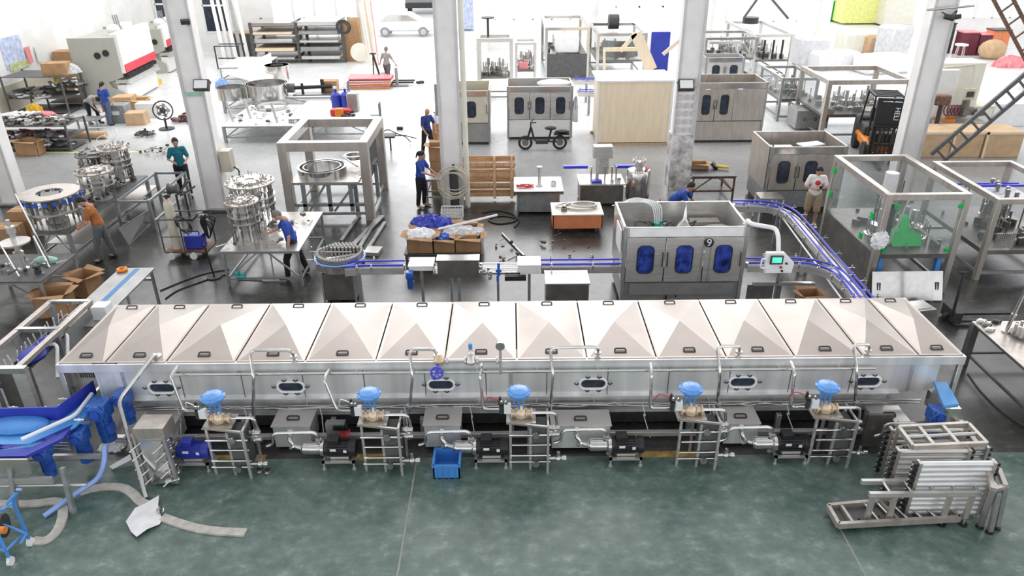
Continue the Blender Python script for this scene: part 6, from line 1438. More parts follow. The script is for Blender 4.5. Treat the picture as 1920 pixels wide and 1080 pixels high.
press('large white press brake with a red band and grey side', P(214,196,0)+V(.1,0,0), R_(4), 3.9, 2.9, 1.9)
press('smaller press brake with a red band behind the large one', P(300,138,0), R_(4), 3.6, 2.3, 1.7)
tag(obj('yellow_pedal', MB().boxc((0,0,.12),(.5,.4,.24)).cyl((-.15,0,.2),(-.25,.1,1.2),.04), 'yellow', bevel=.03), 'yellow foot pedal before the large press brake', 'pedal', loc=P(292,158,0))
tag(obj('orange_pedal', MB().sph((0,0,.2),.35,(1,.8,.6),12).cyl((-.2,0,.2),(-.3,.1,1.5),.04), 'orange_v'), 'orange pedal unit before the smaller press brake', 'pedal', loc=P(345,142,0))
# wall shelf and parts benches
def shelf(label, x0, x1, y0, y1, levels, mat='dark_grey', name='shelf_unit', cat='shelf'):
    t = T(name, label, cat, ((x0+x1)/2,(y0+y1)/2,0)); a, b = (x1-x0)/2, (y1-y0)/2
    for x in (-a,a):
        for y in (-b,b): obj('post', MB().box(x-.03,x+.03,y-.03,y+.03,0,levels[-1]+.05), mat, t)
    for z in levels: obj('shelf_board', MB().box(-a,a,-b,b,z-.03,z), mat, t)
    return t
def scraps(label, x0, x1, y0, y1, z, n, seed, mats, name='metal_offcuts', cat='metal offcuts', s=(.05,.14)):
    random.seed(seed); m = MB()
    for k in range(n):
        m.mat(k % len(mats)); c = V(random.uniform(x0,x1),random.uniform(y0,y1),z+random.uniform(.02,.16)); u = random.uniform(*s); q = k % 4
        if q == 0: m.cyl(c, c+V(random.uniform(-.3,.3),random.uniform(-.3,.3),random.uniform(-.02,.08)), u*.3, n=8)
        elif q == 1: m.boxc(c,(u*2,u*1.2,u),random.uniform(0,3),random.uniform(-.4,.4))
        elif q == 2: m.ring(c, u*.5, u, -.03, .03, 12)
        else: m.sph(c, u*.7, (1.2,1,.6), 8)
    o = tag(obj(name, m, mats), label, cat); o['kind'] = 'stuff'; return o
x0 = -21.8
yq = P(80,285,0).y
xe = P(140,282,0).x
shelf('long low parts rack of three decks by the left wall', x0+1.0, xe, yq, yq+1.3, (.12,.5,.95))
MM = ['steel_dark','dark_grey','steel','rust','steel_bright']
scraps('mixed turned metal parts on the top deck of the long rack', x0+1.1, xe-.1, yq+.1, yq+1.2, .95, 190, 1, MM)
scraps('dark castings on the middle deck of the long rack', x0+1.1, xe-.1, yq, yq+.7, .5, 150, 2, ['steel_dark','dark_grey','maroon','steel'])
scraps('stacked small castings on the bottom deck of the long rack', x0+1.1, xe-.1, yq, yq+.6, .12, 130, 3, ['dark_grey','steel_dark','plastic_w'])
p = P(72,283,0); carton('open tan carton on the bottom deck of the long rack', V(p.x,yq-.25,0), (.8,.5,.5), 0)
for k in range(5):
    c = P(8+k*11,217,1.05); tag(obj('silver_tube', MB().cyl((-.35,-.25,0),(.35,.3,.05),.07,n=14), 'steel_bright'), ('first','second','third','fourth','fifth')[k]+' bright silver tube from the picture edge on the long rack', 'tube', loc=c, group='silver tubes in a row on the long rack')
heap(7,(.3,.15),.3,.16,'yellow','yellow gloves and caps on the long rack','gloves',P(66,212,.98),4,'yellow_gloves'); heap(7,(.35,.2),.1,.13,'pink','pinkish rags beside the yellow gloves','rags',P(85,216,.98),7,'pink_rags')
p = P(170,232,.6)
shelf('narrow steel stand at the end of the long rack', P(150,245,0).x, P(185,245,0).x, P(160,245,0).y, P(160,245,0).y+.8, (.4,), 'galv'); tag(obj('wooden_roller', MB().cyl((-.9,0,0),(.7,0,0),.14,n=14), 'cardboard_l'), 'long tan wooden roller before the press brake', 'roller', loc=P(165,253,.15))
y2 = P(110,215,0).y
sh_ = shelf('dark wall shelf with cartons on its top deck', x0+.2, P(100,210,0).x+1.0, y2, y2+1.6, (.1,.7,1.6))
scraps('jumbled bags and parts on the lower decks of the wall shelf', x0+.3, P(98,210,0).x, y2+.1, y2+1.4, .7, 80, 5, ['dark_grey','steel_dark','film','black'], s=(.08,.25))
carton('closed tan carton on the left of the wall shelf top', V(max(P(52,160,1.6).x,x0+.9),y2+.6,1.6), (1.0,.7,.5), .1, flaps=False); 
heap(12,(.5,.3),.3,.25,'film','grey plastic bags beside the carton on the wall shelf','bags',(P(80,155,1.6).x,y2+.8,1.62),6,'plastic_bags')
y3 = P(140,205,0).y
shelf('second dark bench under the leaning profiles', P(95,205,0).x, P(170,200,0).x, y3, y3+1.6, (.3,.95))
scraps('heaped small parts on the second dark bench', P(97,205,0).x, P(168,200,0).x, y3+.1, y3+1.5, .95, 120, 6, ['dark_grey','steel_bright','steel_dark','beige'], s=(.05,.16))
tag(obj('yellow_can', MB().lathe((0,0,0),[(.15,0),(.15,.3),(.08,.38),(0,.4)],14), 'yellow'), 'yellow can on the second dark bench', 'can', loc=V(P(95,205,0).x+.4,y3+.5,.95))
carton('tan carton against the wall behind the second bench', P(138,172,0)+V(0,.3,0), (1.0,.8,1.9), .1, flaps=False)
for k in range(9):
    a_ = P(146+k*4.5,175-k*1.5,0); tp = Q(113+k*5.5,96+(k%3)*5,a_.y+1.2); tp.x = max(tp.x, XL+.12); tag(obj('leaning_profile', MB().beam((0,0,0),tp-a_,.12,.06), ('white','grey','dark_grey','steel_bright','plastic_w')[k%5]), ('white','mid grey','charcoal','bright steel','pale plastic')[k%5]+' profile bar leaning on the wall, '+('nearer the wall shelf','nearer the press brake')[k//5], 'profile bar', loc=a_, group='profile bars leaning on the left wall')
tag(obj('wall_poster', MB().box(XL+.01,XL+.03,-.75,.75,-.55,.75), 'poster_blue'), 'pale blue poster on the left wall', 'poster', loc=(0,WX(25,102,XL).y,WX(25,102,XL).z))
tag(obj('green_sign', MB().box(XL+.04,XL+.06,-.7,.7,-.16,.16), 'poster_green'), 'olive green sign strip below the blue poster', 'sign', loc=(0,WX(35,122,XL).y,WX(35,122,XL).z))
for k,(px,py) in enumerate(((51,103),(69,101))): tag(obj('notice', MB().box(XL+.07,XL+.09,-.18,.18,-.35,.35), 'pink' if k == 0 else 'white'), ('small reddish notice right of the blue poster','small white notice right of the reddish one')[k], 'notice', loc=(0,WX(px,py,XL).y,WX(px,py,XL).z))
c = V(XL+.2,45.5,0)
tag(obj('black_downpipe', MB().cyl((0,0,.5),(0,0,9),.07), 'black'), 'black downpipe in the left back corner', 'pipe', loc=(bx(256),YB-.15,0))
# cartons and bins by the two stooping workers
for px, py, d, fl, mt, lb in ((240,212,(.8,.7,.75),False,'cardboard_l','tan carton behind the slate blue bin'),(283,218,(.9,.6,.6),False,'white','white topped carton at the right of the packing heap'),(262,212,(.9,.7,.6),True,'cardboard_l','open tan carton with yellow straps'),(260,232,(.75,.6,.5),False,'cardboard_l','small tan carton nearest the floor fan')):
    carton(lb, P(px,py,0), d, .1, flaps=fl, mat=mt)
t = T('tool_bin', 'slate blue parts bin behind the standing woman', 'bin', P(228,228,0)); obj('body', MB().box(-.4,.4,-.3,.3,0,.75), 'galv', t, bevel=.03); obj('label_holder', MB().box(-.15,.15,-.32,-.3,.35,.5), 'plastic_w', t)
tag(obj('yellow_strap', MB().torus((0,0,.05),.25,.05,20,6,e=.7).torus((.05,0,.1),.18,.04,20,6), 'yellow'), 'yellow strap coil on the open tan carton', 'strap', loc=P(262,212,0)+V(0,.1,.36))
t = T('floor_fan', 'round black floor fan between column and packing heap', 'fan', P(313,242,0)); obj('grille', MB().torus((0,0,.75),.36,.03,28,6,axis=(.4,-1,.3)).torus((0,0,.75),.2,.015,24,5,axis=(.4,-1,.3)), 'dark', t); obj('motor', MB().sph((0,0,.75),.12), 'dark', t); obj('stand', MB().cyl((0,0,0),(0,0,.45),.04).cyl((0,0,0),(0,0,.04),.3,n=20), 'black', t)
m = MB()
for k in range(5): a_ = k*1.257; m.boxc((math.cos(a_)*.18,0,.75+math.sin(a_)*.18),(.2,.02,.12),0,0,-a_)
obj('blade', m, 'steel_grey', t)
scraps('dark tool pieces on the floor by the fan', P(258,255,0).x, P(286,255,0).x, P(270,258,0).y, P(270,248,0).y, 0, 26, 9, ['black','dark_grey'], 'floor_scraps', s=(.04,.1))
scraps('brown offcuts on the floor left of the second column', P(330,228,0).x, P(366,228,0).x, P(340,232,0).y, P(340,216,0).y, 0, 40, 10, ['rust','maroon','dark'], 'floor_scraps', s=(.06,.2))
scraps('bent wire and scrap on the floor behind the teal shirted worker', P(255,290,0).x, P(350,275,0).x, P(300,292,0).y, P(300,280,0).y, 0, 24, 12, ['dark','beige'], 'floor_scraps', s=(.03,.1))
# sheet rack
f_ = fit(467,672,118,42,38); x0_, x1_ = f_[0], f_[1]-1.0; t = T('sheet_rack', 'long dark rack of metal sheets along the back wall', 'rack', (x0_,f_[2],0)); W_ = x1_-x0_; H_ = f_[4]
for k in range(3):
    for y in (0,2.2): obj('post', MB().box(W_*k/2-.08,W_*k/2+.08,y,y+.15,0,H_), 'dark_grey', t)
for j in range(5): z = .25+(H_-.4)*j/4; obj('arm_shelf', MB().box(0,W_,-.05,2.3,z-.06,z), 'steel_dark', t)
for j in range(5):
    for k in range(2):
        z = .25+(H_-.4)*j/4; tag(obj('sheet_stack', MB().box(x0_+W_*k/2+.2,x0_+W_*(k+1)/2-.2,f_[2]-.3,f_[2]+2.2,z+.01,z+.12+.05*((j+k)%3)), ('steel_bright','steel','ply','steel_grey')[(j*2+k)%4]), '%s stack of metal sheets on the %s deck of the long rack' % (('left','right')[k],('lowest','second','third','fourth','top')[j]), 'sheet stack')
t = T('tan_boards', 'tan cardboard panels leaning at the right end of the sheet rack', 'panel', (f_[1]-.5,f_[2]+.3,0)); obj('board', MB().box(-.5,.3,0,.1,0,2.2), 'cardboard', t); obj('board', MB().box(-.2,.5,.2,.3,0,2.4), 'cardboard_l', t)
tag(obj('round_disc', MB().cyl((0,-.1,.6),(0,.05,.6),.5,n=28), 'cream'), 'pale round disc leaning before the tan panels', 'disc', loc=P(676,118,0)); tag(obj('wire_coil', MB().torus((0,0,0),.38,.05,24,6,axis=(0,1,.3)).torus((0,-.1,0),.3,.05,24,6,axis=(.2,1,.2)), 'dark'), 'black and white wire coil hung on the rack end', 'coil', loc=(f_[1]-.8,f_[2]-.35,2.0))
for k in range(5): a_ = P(694+k*4,122,0); tag(obj('wooden_lath', MB().beam((0,0,0),V(-.7+k*.05,2.0,3.2),.06), ('ply','white','wood_b','ply','pink')[k]), ('pale tan','white','brown','second tan','pinkish')[k]+' lath leaning by the left doorway', 'lath', loc=a_, group='laths leaning by the left doorway')
# pink and orange sheets on pallet
t = T('sheet_pallet', 'low pallet of pink and orange sheets by the grey shirted worker', 'pallet', P(692,168,0)); 
for k in range(7): obj('sheet', MB().boxc((random.uniform(-.1,.1),.6,.15+k*.06),(2.1,1.2,.04),random.uniform(-.04,.04)), ('pink','orange_v','plastic_w','pink','cream','red','pink')[k], t)
obj('skid', MB().box(-1,1,0,.15,0,.12).box(-1,1,1.0,1.15,0,.12), 'wood', t)
t = T('pallet_jack', 'black pallet jack pulled by the grey shirted worker', 'pallet truck', P(716,160,0)); obj('handle', MB().cyl((0,0,.2),(-.35,.2,1.5),.05).cyl((-.5,.2,1.5),(-.2,.2,1.5),.04), 'black', t); obj('fork', MB().box(.1,1.6,-.1,.1,.1,.18).box(.1,1.6,.4,.6,.1,.18).box(-.1,.2,-.2,.7,.1,.5), 'dark', t); obj('second_bar', MB().cyl((-.4,.1,.1),(-.35,.2,1.5),.03), 'dark', t)
tag(obj('broom', MB().cyl((0,0,0),(0,0,.9),.08).boxc((.1,0,.05),(.9,.2,.08)), 'grey'), 'grey broom standing alone on the bright floor', 'broom', loc=P(745,162,0)); tag(obj('rag', MB().boxc((0,0,.1),(.4,.2,.15),.4), 'dark', bevel=.04), 'tiny dark rag on the bright floor by the third column', 'rag', loc=P(788,158,0))
# ring tables
f_ = fit(415,560,268,236,193); table('white topped table of thin rings and brackets behind the frame', f_[0], f_[1]+.2, f_[2], f_[2]+3.4, f_[4], 'white', 'galv', rail=.2, lw=.1)
zt_ = f_[4]; ringpan('low polished ring lying on the white topped table', 511, 202, zt_, 30, .12, .96, 'steel_hoop')
scraps('small brackets and clips strewn on the white topped table', f_[0]+.2, f_[1], f_[2]+.1, f_[2]+3.0, zt_, 60, 21, ['dark_grey','steel_bright','steel'], 'small_brackets', s=(.03,.09))
for px, py in ((437,228),(470,222),(520,230)): tag(obj('threaded_rod', MB().cyl((0,0,0),(-.12,0,.75),.05), 'steel'), 'upright rod at the %s of the white topped table' % {437:'left end',470:'middle',520:'right front'}[px], 'rod', loc=P(px,py,zt_))
f_ = fit(410,620,215,185,150); table('second white table carrying the big polished vessels', f_[0], f_[1], f_[2]+.3, f_[2]+4.0, f_[4], 'white', 'galv', rail=.2, lw=.1)
z2 = f_[4]; ringpan('large open polished vessel on the second white table', 504, 182, z2, 37, .6, .93, 'steel_vessel', 'vessel'); ringpan('smaller open vessel half behind the second column', 436, 185, z2, 25, .5, .93, 'steel_vessel', 'vessel'); ringpan('farthest polished vessel with a closed top', 523, 150, z2, 22, .7, .5, 'steel_vessel', 'vessel'); ringpan('thin ring leaning left of the large vessel', 470, 182, z2, 14, .5, .9, 'steel_vessel', 'ring')
t = T('motor_rig', 'dark shaft and motor rig on the second white table', 'machine part', P(560,178,z2)); obj('shaft', MB().cyl((-.3,0,.3),(1.4,.3,.3),.08).cyl((.2,0,0),(.2,0,.5),.06).cyl((1.0,.3,0),(1.0,.3,.6),.08), 'black', t); obj('motor', MB().cyl((-.5,0,.3),(-.15,0,.3),.2), 'dark_grey', t); obj('plate', MB().box(-.2,1.5,-.2,.4,0,.05), 'steel_dark', t)
carton('small tan carton behind the motor rig', P(620,172,z2), (.7,.5,.5), 0, flaps=False)
f_ = fit(560,690,262,222,190); table('third pale table with a red crate behind the frame', f_[0]-.4, f_[1], f_[2], f_[2]+3.0, f_[4], 'white', 'galv', rail=.2, lw=.1); z3 = f_[4]
for px, lb in ((632,'left dark blue canister on the third pale table'),(650,'right dark blue canister on the third pale table')): t = T('blue_canister', lb, 'canister', P(px,202,z3), 0); obj('body', MB().lathe((0,0,0),[(.2,0),(.2,.5),(.12,.6),(.05,.62),(.05,.75),(0,.75)],16), 'blue_deep', t); obj('cap', MB().cyl((0,0,.75),(0,0,.82),.07), 'plastic_w', t)
tag(obj('grey_bin', MB().boxc((0,0,.35),(.42,.4,.7)), 'steel_grey', bevel=.03), 'dull violet grey bin beside the blue canisters', 'bin', loc=P(664,208,z3)); tag(obj('red_crate', MB().boxc((0,0,.13),(.75,.4,.24)), 'red', bevel=.03), 'red plastic crate on the third pale table front', 'crate', loc=P(640,216,z3))
tag(obj('orange_tin', MB().boxc((0,0,.15),(.3,.25,.34)), 'orange_v', bevel=.02), 'orange tin among dark tools inside the brown frame', 'tin', loc=V(P(620,240,z3).x,f_[2]+.25,z3)); scraps('dark hand tools round the orange tin', P(600,250,z3).x, P(640,250,z3).x, f_[2]+.05, f_[2]+.5, z3, 30, 22, ['black','dark_grey'], 'hand_tools', s=(.03,.08))
t = T('tool_trolley', 'black tool trolley with cables right of the brown frame', 'trolley', P(728,282,0)); obj('top_tray', MB().box(-.3,.3,-.2,.3,.5,.56), 'dark', t); obj('leg', MB().cyl((.1,0,0),(.1,0,.5),.03).cyl((-.25,.2,0),(-.25,.2,.5),.03), 'dark', t); obj('cable', MB().tube([(-.3,0,.56),(0,.2,.75),(.3,.1,.6),(.6,.4,.4),(.7,.9,.05)],.02,5,bend=.2).tube([(-.2,.5,.4),(.5,.9,.3),(.9,1.2,.1)],.02,5), 'black', t)
tag(obj('adapter_block', MB().boxc((0,0,.06),(.24,.14,.12)), 'black'), 'small black power block on the pale floor', 'adapter', loc=P(750,243,0))
t = T('gas_cylinder', 'brown gas cylinder with white shoulder left of the third column', 'gas cylinder', P(821,285,0)); obj('shell', MB().lathe((0,0,0),[(.16,0),(.16,1.0),(.12,1.1)],18), 'wood', t); obj('shoulder', MB().lathe((0,0,1.05),[(.15,0),(.15,.15),(.06,.3),(.04,.4),(0,.4)],16), 'plastic_w', t); obj('valve', MB().cyl((-.08,0,1.42),(.06,0,1.42),.03), 'blue', t)
scraps('small steel brackets strewn on the capping turret table', tt[0]+.1, tt[1]-.1, tt[2]+.1, tt[3]-.5, .9, 50, 31, ['steel_bright','steel_dark','dark_grey','steel'], 'small_brackets', s=(.02,.07))
scraps('loose dark fittings scattered on the floor beyond the conveyor', -.4, 2.0, 16.0, 17.6, 0, 26, 32, ['dark','rust','steel_dark'], 'floor_scraps', s=(.02,.06))
scraps('small turned parts strewn on the near left worktable', tb[0]-.3, x1-9999 if 0 else P(128,500,.8).x, P(60,524,.8).y, P(60,495,.8).y, .8, 24, 33, ['steel_bright','dark','steel'], 'turned_parts', s=(.02,.06))
scraps('greasy parts strewn over the long left workbench', ta[0]+.3, ta[1]-.15, ta[2]+1.5, ta[3]-.3, za_, 60, 34, ['steel_dark','dark','steel_bright'], 'machine_parts', s=(.03,.09))
# standing things between column two and the back: leaning sheets, white tables
t = T('leaning_sheets', 'white and grey sheets leaning behind the second column', 'panel', P(418,112,0)); 
for k in range(5): obj('sheet', MB().prism([(k*.35,0,0),(k*.35+.22,0,0),(k*.35-.4,1.2,3.2),(k*.35-.6,1.2,3.2)],(0,.05,0)), ('white','steel_bright','plastic_w','steel_grey','white')[k], t)
t = T('steel_cupboard', 'dark cupboard with a pale top left of the sheet rack', 'cupboard', P(455,106,0)); obj('body', MB().box(-.5,.6,0,1,0,1.3), 'dark_grey', t, bevel=.02); obj('top_board', MB().box(-.6,.7,-.05,1.1,1.3,1.36), 'wood_b', t)
f_ = fit(425,515,160,125,100); tag(obj('white_sheet', MB().prism([P(425,140,.9)-P(425,140,0),P(515,165,.9)-P(425,140,0),P(508,100,1.2)-P(425,140,0),P(470,118,1.2)-P(425,140,0)],(0,0,.04)), 'white'), 'large white sheet slanting over the rear work trestle', 'sheet', loc=P(425,140,0))
table('rear work trestle under the large white sheet', P(430,150,0).x, P(505,150,0).x, P(470,158,0).y, P(470,158,0).y+3, .85, 'white', 'galv')
t = T('steel_trestle', 'thin dark trestle right of the second column', 'trestle', P(408,130,0)); obj('top_bar', MB().box(0,1.4,0,.1,1.2,1.25).box(0,1.4,.8,.9,1.2,1.25).box(0,1.4,.4,.45,.5,.55), 'dark', t); obj('leg', MB().box(0,.06,0,.06,0,1.2).box(1.3,1.36,0,.06,0,1.2), 'dark', t)
tag(obj('cloth_bundle', crumple(MB(), .35, .35, .45, 8), 'blue_pale', smooth=False), 'blue and white cloth bundle right of the second column', 'cloth', loc=P(418,165,0)+V(0,0,.05))
# =============== outside ===============
t = T('white_car', 'white hatchback car parked outside the left doorway', 'car', P(757,70,0)+V(0,.2,0))
pr_ = [(-2.1,.35),(2.1,.35),(2.15,.7),(2.0,.95),(1.2,1.05),(.4,1.5),(-1.2,1.52),(-1.9,1.0),(-2.15,.9)]
obj('body', MB().prism([(x,0,z) for x,z in pr_],(0,1.75,0)), 'car_paint', t, bevel=.12); obj('side_window', MB().prism([(1.0,-.02,1.05),(.35,-.02,1.42),(-1.05,-.02,1.44),(-1.6,-.02,1.02)],(0,.03,0)), 'steel_bright', t)
for x in (-1.3,1.35):
    for y in (.08,1.67): w_ = obj('wheel', MB().cyl((x,y-.1,.32),(x,y+.1,.32),.33,n=24), 'grey', t); obj('hubcap', MB().cyl((x,y-.12,.32),(x,y-.1,.32),.2,n=18), 'steel_bright', w_)
t = T('parked_lorry', 'dark slate lorry beyond the white car', 'lorry', P(785,32,0)+V(0,2,0)); obj('cargo_box', MB().box(-1.3,1.6,0,5,.9,3.6), 'galv', t, bevel=.03); obj('bumper', MB().box(-1.3,1.6,-.2,0,.5,.9), 'dark', t)
for x in (-1,1.3): obj('wheel', MB().cyl((x-.15,.6,.5),(x+.15,.6,.5),.5,n=18), 'rubber', t)
for i, (px, py, w_, h_, mt, lb) in enumerate(((1578,42,2.0,1.6,'green','bright green crate outside the right doorway'),(1625,48,3.4,3.6,'yellow_green','tall yellow container outside the right doorway'),(1688,52,2.2,2.2,'cream','pale stack outside, left of the last column'),(1700,44,1.2,3.0,'pink','pinkish barrel stack outside, by the last column'),(876,60,1.0,4.0,'poster_blue','pale blue hoarding outside, right of the third column'))):
    t = T('outdoor_container', lb, 'container', P(px,py,0)+V(0,.5,0)); obj('body', MB().box(-w_/2,w_/2,0,1.8,.1,h_), mt, t, bevel=.05); obj('lid', MB().box(-w_/2-.03,w_/2+.03,-.03,1.83,h_-.1,h_), 'white', t)
# =============== people ===============
def limb(m, pts, rs, n=10):
    m.tube(pts, rs, n)
    for p, r in zip(pts, rs): m.sph(p, r, n=n)
def remesh(o, vs):
    r = o.modifiers.new('skin', 'REMESH'); r.mode = 'VOXEL'; r.voxel_size = vs; r.use_smooth_shade = True
    s = o.modifiers.new('soft', 'SMOOTH'); s.factor = .5; s.iterations = 3
def person(label, loc, rz, J, shirt, trousers, shoes='black', hair='hair', ponytail=False, bald=False, h=1.72, sleeve=.5, cap=None, apron=None, vs=.012, shorts=False):
    """J: joints in a local frame, facing -y, left of the body = +x.
    keys: pel, chest, neck, head, shL,shR,elL,elR,haL,haR, hipL.. knL knR anL anR, toeL toeR ; face (direction)"""
    s = h/1.72; J = {k: V(*v)*s for k, v in J.items()}; face = J.get('face', V(0,-1,0)).normalized()
    t = T('person', label, 'person', loc, rz)
    up = (J['head']-J['neck']).normalized(); side = face.cross(up).normalized(); fw = up.cross(side).normalized()
    if fw.dot(face) < 0: fw = -fw; 
    rot = Matrix((side, -fw, up)).transposed()
    def L(x, y, z): return J['head'] + rot @ V(x*s, y*s, z*s)
    b = MB()
    b.sph(J['head'], .095*s, (.86,1.0,1.22), 16, rot); b.sph(L(0,-.02,-.06), .07*s, (.9,1,1), 12, rot)       # skull, jaw
    b.sph(L(0,-.1,-.015), .018*s, (.8,1.1,1.4), 8, rot); b.sph(L(0,-.088,-.058), .02*s, (1.3,.5,.4), 8, rot)   # nose, lips
    for q in (-1,1): b.sph(L(q*.083,.005,-.01), .022*s, (.5,.8,1.3), 8, rot); b.sph(L(q*.035,-.085,.022), .017*s, (1.2,.5,.6), 8, rot)
    limb(b, [J['neck']-up*.05*s, J['head']-up*.06*s], [.058*s,.05*s])
    limb(b, [J['pel'], J['pel'].lerp(J['chest'],.5), J['chest']], [.12*s,.115*s,.12*s])
    for q in ('L','R'):
        b.sph(J['sh'+q], .055*s); limb(b, [J['chest'].lerp(J['neck'],.5), J['sh'+q]], [.07*s,.052*s])
        limb(b, [J['sh'+q], J['el'+q], J['ha'+q]], [.05*s,.038*s,.026*s])
        d = (J['ha'+q]-J['el'+q]).normalized(); pn = d.cross(face if abs(d.dot(face)) < .9 else V(0,0,1)).normalized(); k = pn.cross(d).normalized()
        hp = J['ha'+q]+d*.045*s; b.sph(hp, .042*s, (.9,.9,.9), 10); b.sph(hp+d*.02*s, .036*s, n=8)
        for f in range(4):
            o_ = pn*(f-1.5)*.02*s; ln = (.06,.07,.066,.052)[f]*s; a0 = hp+d*.03*s+o_; a1 = a0+d*ln*.55; a2 = a1+(d*.5+k*.6)*ln*.6
            limb(b, [a0,a1,a2], [.0105*s,.0095*s,.008*s], 6)
        th = hp+pn*-.03*s; limb(b, [th, th+(d*.5-pn*.7)*.04*s, th+(d*.9-pn*.6)*.065*s], [.013*s,.011*s,.009*s], 6)
        limb(b, [J['hip'+q], J['kn'+q], J['an'+q]], [.085*s,.056*s,.037*s]); limb(b, [J['an'+q], J['toe'+q]], [.04*s,.035*s])
    bo = obj('body', b, 'skin', t); remesh(bo, vs*.8)
    e = MB()
    for q in (-1,1): e.sph(L(q*.035,-.096,.02), .009*s, (1.3,.6,.7), 8, rot)
    obj('eye', e, 'black', t)
    if not bald:
        hm = MB(); hm.sph(L(0,.018,.03), .1*s, (.9,.98,1.08), 16, rot); hm.sph(L(0,.05,-.01), .08*s, (.95,.8,1), 12, rot)
        for q in (-1,1): hm.sph(L(q*.078,.02,.02), .03*s, (.5,1.2,1.3), 8, rot)
        if ponytail: limb(hm, [L(0,.1,.05), L(0,.14,-.02), L(0,.13,-.16)], [.04*s,.035*s,.02*s], 8)
        ho = obj('hair', hm, hair, t); remesh(ho, .012)
    c = MB(); 
    limb(c, [J['pel']+V(0,0,-.02), J['pel'].lerp(J['chest'],.5), J['chest']], [.14*s,.125*s,.13*s], 14)
    sd = (J['shL']-J['shR']).normalized()
    for q, sg in (('L',1),('R',-1)):
        c.sph(J['chest']+sd*sg*.075*s, .1*s, n=12); c.sph(J['pel']+sd*sg*.05*s+V(0,0,.03*s), .12*s, n=12)
        limb(c, [J['chest'].lerp(J['neck'],.45), J['sh'+q]], [.085*s,.07*s]); ee = J['sh'+q].lerp(J['el'+q], sleeve*1.5 if sleeve < .7 else 1)
        limb(c, [J['sh'+q], ee], [.07*s,.062*s])
        if sleeve > .7: limb(c, [J['el'+q], J['el'+q].lerp(J['ha'+q],.85)], [.052*s,.042*s])
    c.ring(J['neck']-V(0,0,.035*s), .05*s, .072*s, -.015, .02, 16)
    co_ = obj('shirt', c, shirt, t); remesh(co_, vs)
    d = MB()
    limb(d, [J['pel'], J['pel']+(J['hipL']+J['hipR']-J['pel']*2)*.5], [.13*s,.13*s], 14)
    for q in ('L','R'):
        if shorts: limb(d, [J['hip'+q], J['kn'+q]], [.115*s,.095*s], 12)
        else: limb(d, [J['hip'+q], J['kn'+q], J['an'+q]+V(0,0,.03)], [.112*s,.078*s,.062*s], 12)
    do = obj('trousers', d, trousers, t); remesh(do, vs)
    for q in ('L','R'):
        f = MB(); a = J['an'+q]; o_ = J['toe'+q]; dd = (o_-a); dd.z = 0; dd.normalize(); an = math.atan2(dd.y,dd.x); ct = (a+o_)/2
        f.sph(V(ct.x,ct.y,.045)+dd*.02, .06, (2.2,.85,.7), 12, Matrix.Rotation(an,3,'Z')); f.sph(V(a.x,a.y,.07), .055, (1.1,.9,1), 10); fo = obj('shoe', f, shoes, t); remesh(fo, .012)
    if cap: obj('cap', MB().sph(L(0,.01,.05), .105*s, (.9,1,.8), 14, rot).sph(L(0,-.12,.05),.07*s,(1,.9,.15),10,rot), cap, t)
    if apron: pass
    return t
def stand(lean=0, armL=None, armR=None, headd=(0,-.04,0), face=(0,-1,-.3), step=.08, hipx=.09):
    s_ = math.sin(lean); c_ = math.cos(lean)
    def tr(x, y, z): dz = z-.95; return (x, y*c_-dz*s_, .95+dz*c_+y*s_)
    J = dict(pel=(0,0,.98), chest=tr(0,.0,1.27), neck=tr(0,.01,1.46), head=tuple(a+b for a,b in zip(tr(0,-.01,1.6),headd)),
             shL=tr(.165,0,1.39), shR=tr(-.165,0,1.39), hipL=(hipx,0,.9), hipR=(-hipx,0,.9), knL=(.11,-.03-step,.49), knR=(-.11,.0+step,.49), anL=(.12,.02-step*1.5,.08), anR=(-.12,.04+step*1.5,.08),
             toeL=(.14,-.13-step*1.5,.05), toeR=(-.15,-.1+step*1.5,.05), face=face)
    J['elL'] = tr(*(armL[0] if armL else (.25,.03,1.12))); J['haL'] = tr(*(armL[1] if armL else (.27,-.06,.87)))
    J['elR'] = tr(*(armR[0] if armR else (-.25,.03,1.12))); J['haR'] = tr(*(armR[1] if armR else (-.27,-.06,.87)))
    return J
work = dict(armL=((.25,-.12,1.15),(.12,-.36,1.1)), armR=((-.25,-.12,1.15),(-.12,-.36,1.1)))
F = R_
# orange shirt, facing left/down at the bench (turns toward -x)
p = P(203,488,0); person('person in a rust orange shirt and grey trousers holding a tool at the left bench', p, F(-78), stand(.22, armL=((.22,-.12,1.12),(.1,-.38,1.02)), armR=((-.24,-.14,1.12),(-.1,-.38,1.05)), headd=(0,-.07,-.03), face=(0,-1,-.7)), 'shirt_orange', 'trouser_grey', sleeve=.45, h=1.74)
p = P(557,518,0); person('person in a bright blue polo and black trousers bending to the turret table', p, F(-75), stand(.2, armL=((.27,.0,1.12),(.25,-.1,.86)), armR=((-.2,-.2,1.2),(-.1,-.42,1.2)), headd=(0,-.09,-.04), face=(0,-1,-.8), step=.14), 'shirt_blue', 'trouser_black', hair='hair_grey', sleeve=.5, h=1.74)
p = P(792,388,0); person('person in a blue shirt with tied hair working at the stand beside the column', p+V(.0,0,0), F(70), stand(.06, armL=((.22,-.16,1.16),(.12,-.42,1.08)), armR=((-.22,-.16,1.16),(-.1,-.42,1.08)), face=(0,-1,-.4), step=.02), 'shirt_blue', 'trouser_black', ponytail=True, h=1.68, shoes='khaki')
p = P(350,366,0); person('person in a teal shirt walking behind the welding cart with a tool in hand', p, F(25), stand(.02, armL=((.25,-.02,1.12),(.15,-.28,1.06)), armR=((-.27,-.05,1.13),(-.14,-.27,1.08)), face=(0,-1,-.3), step=.12), 'shirt_teal', 'trouser_black', h=1.8)
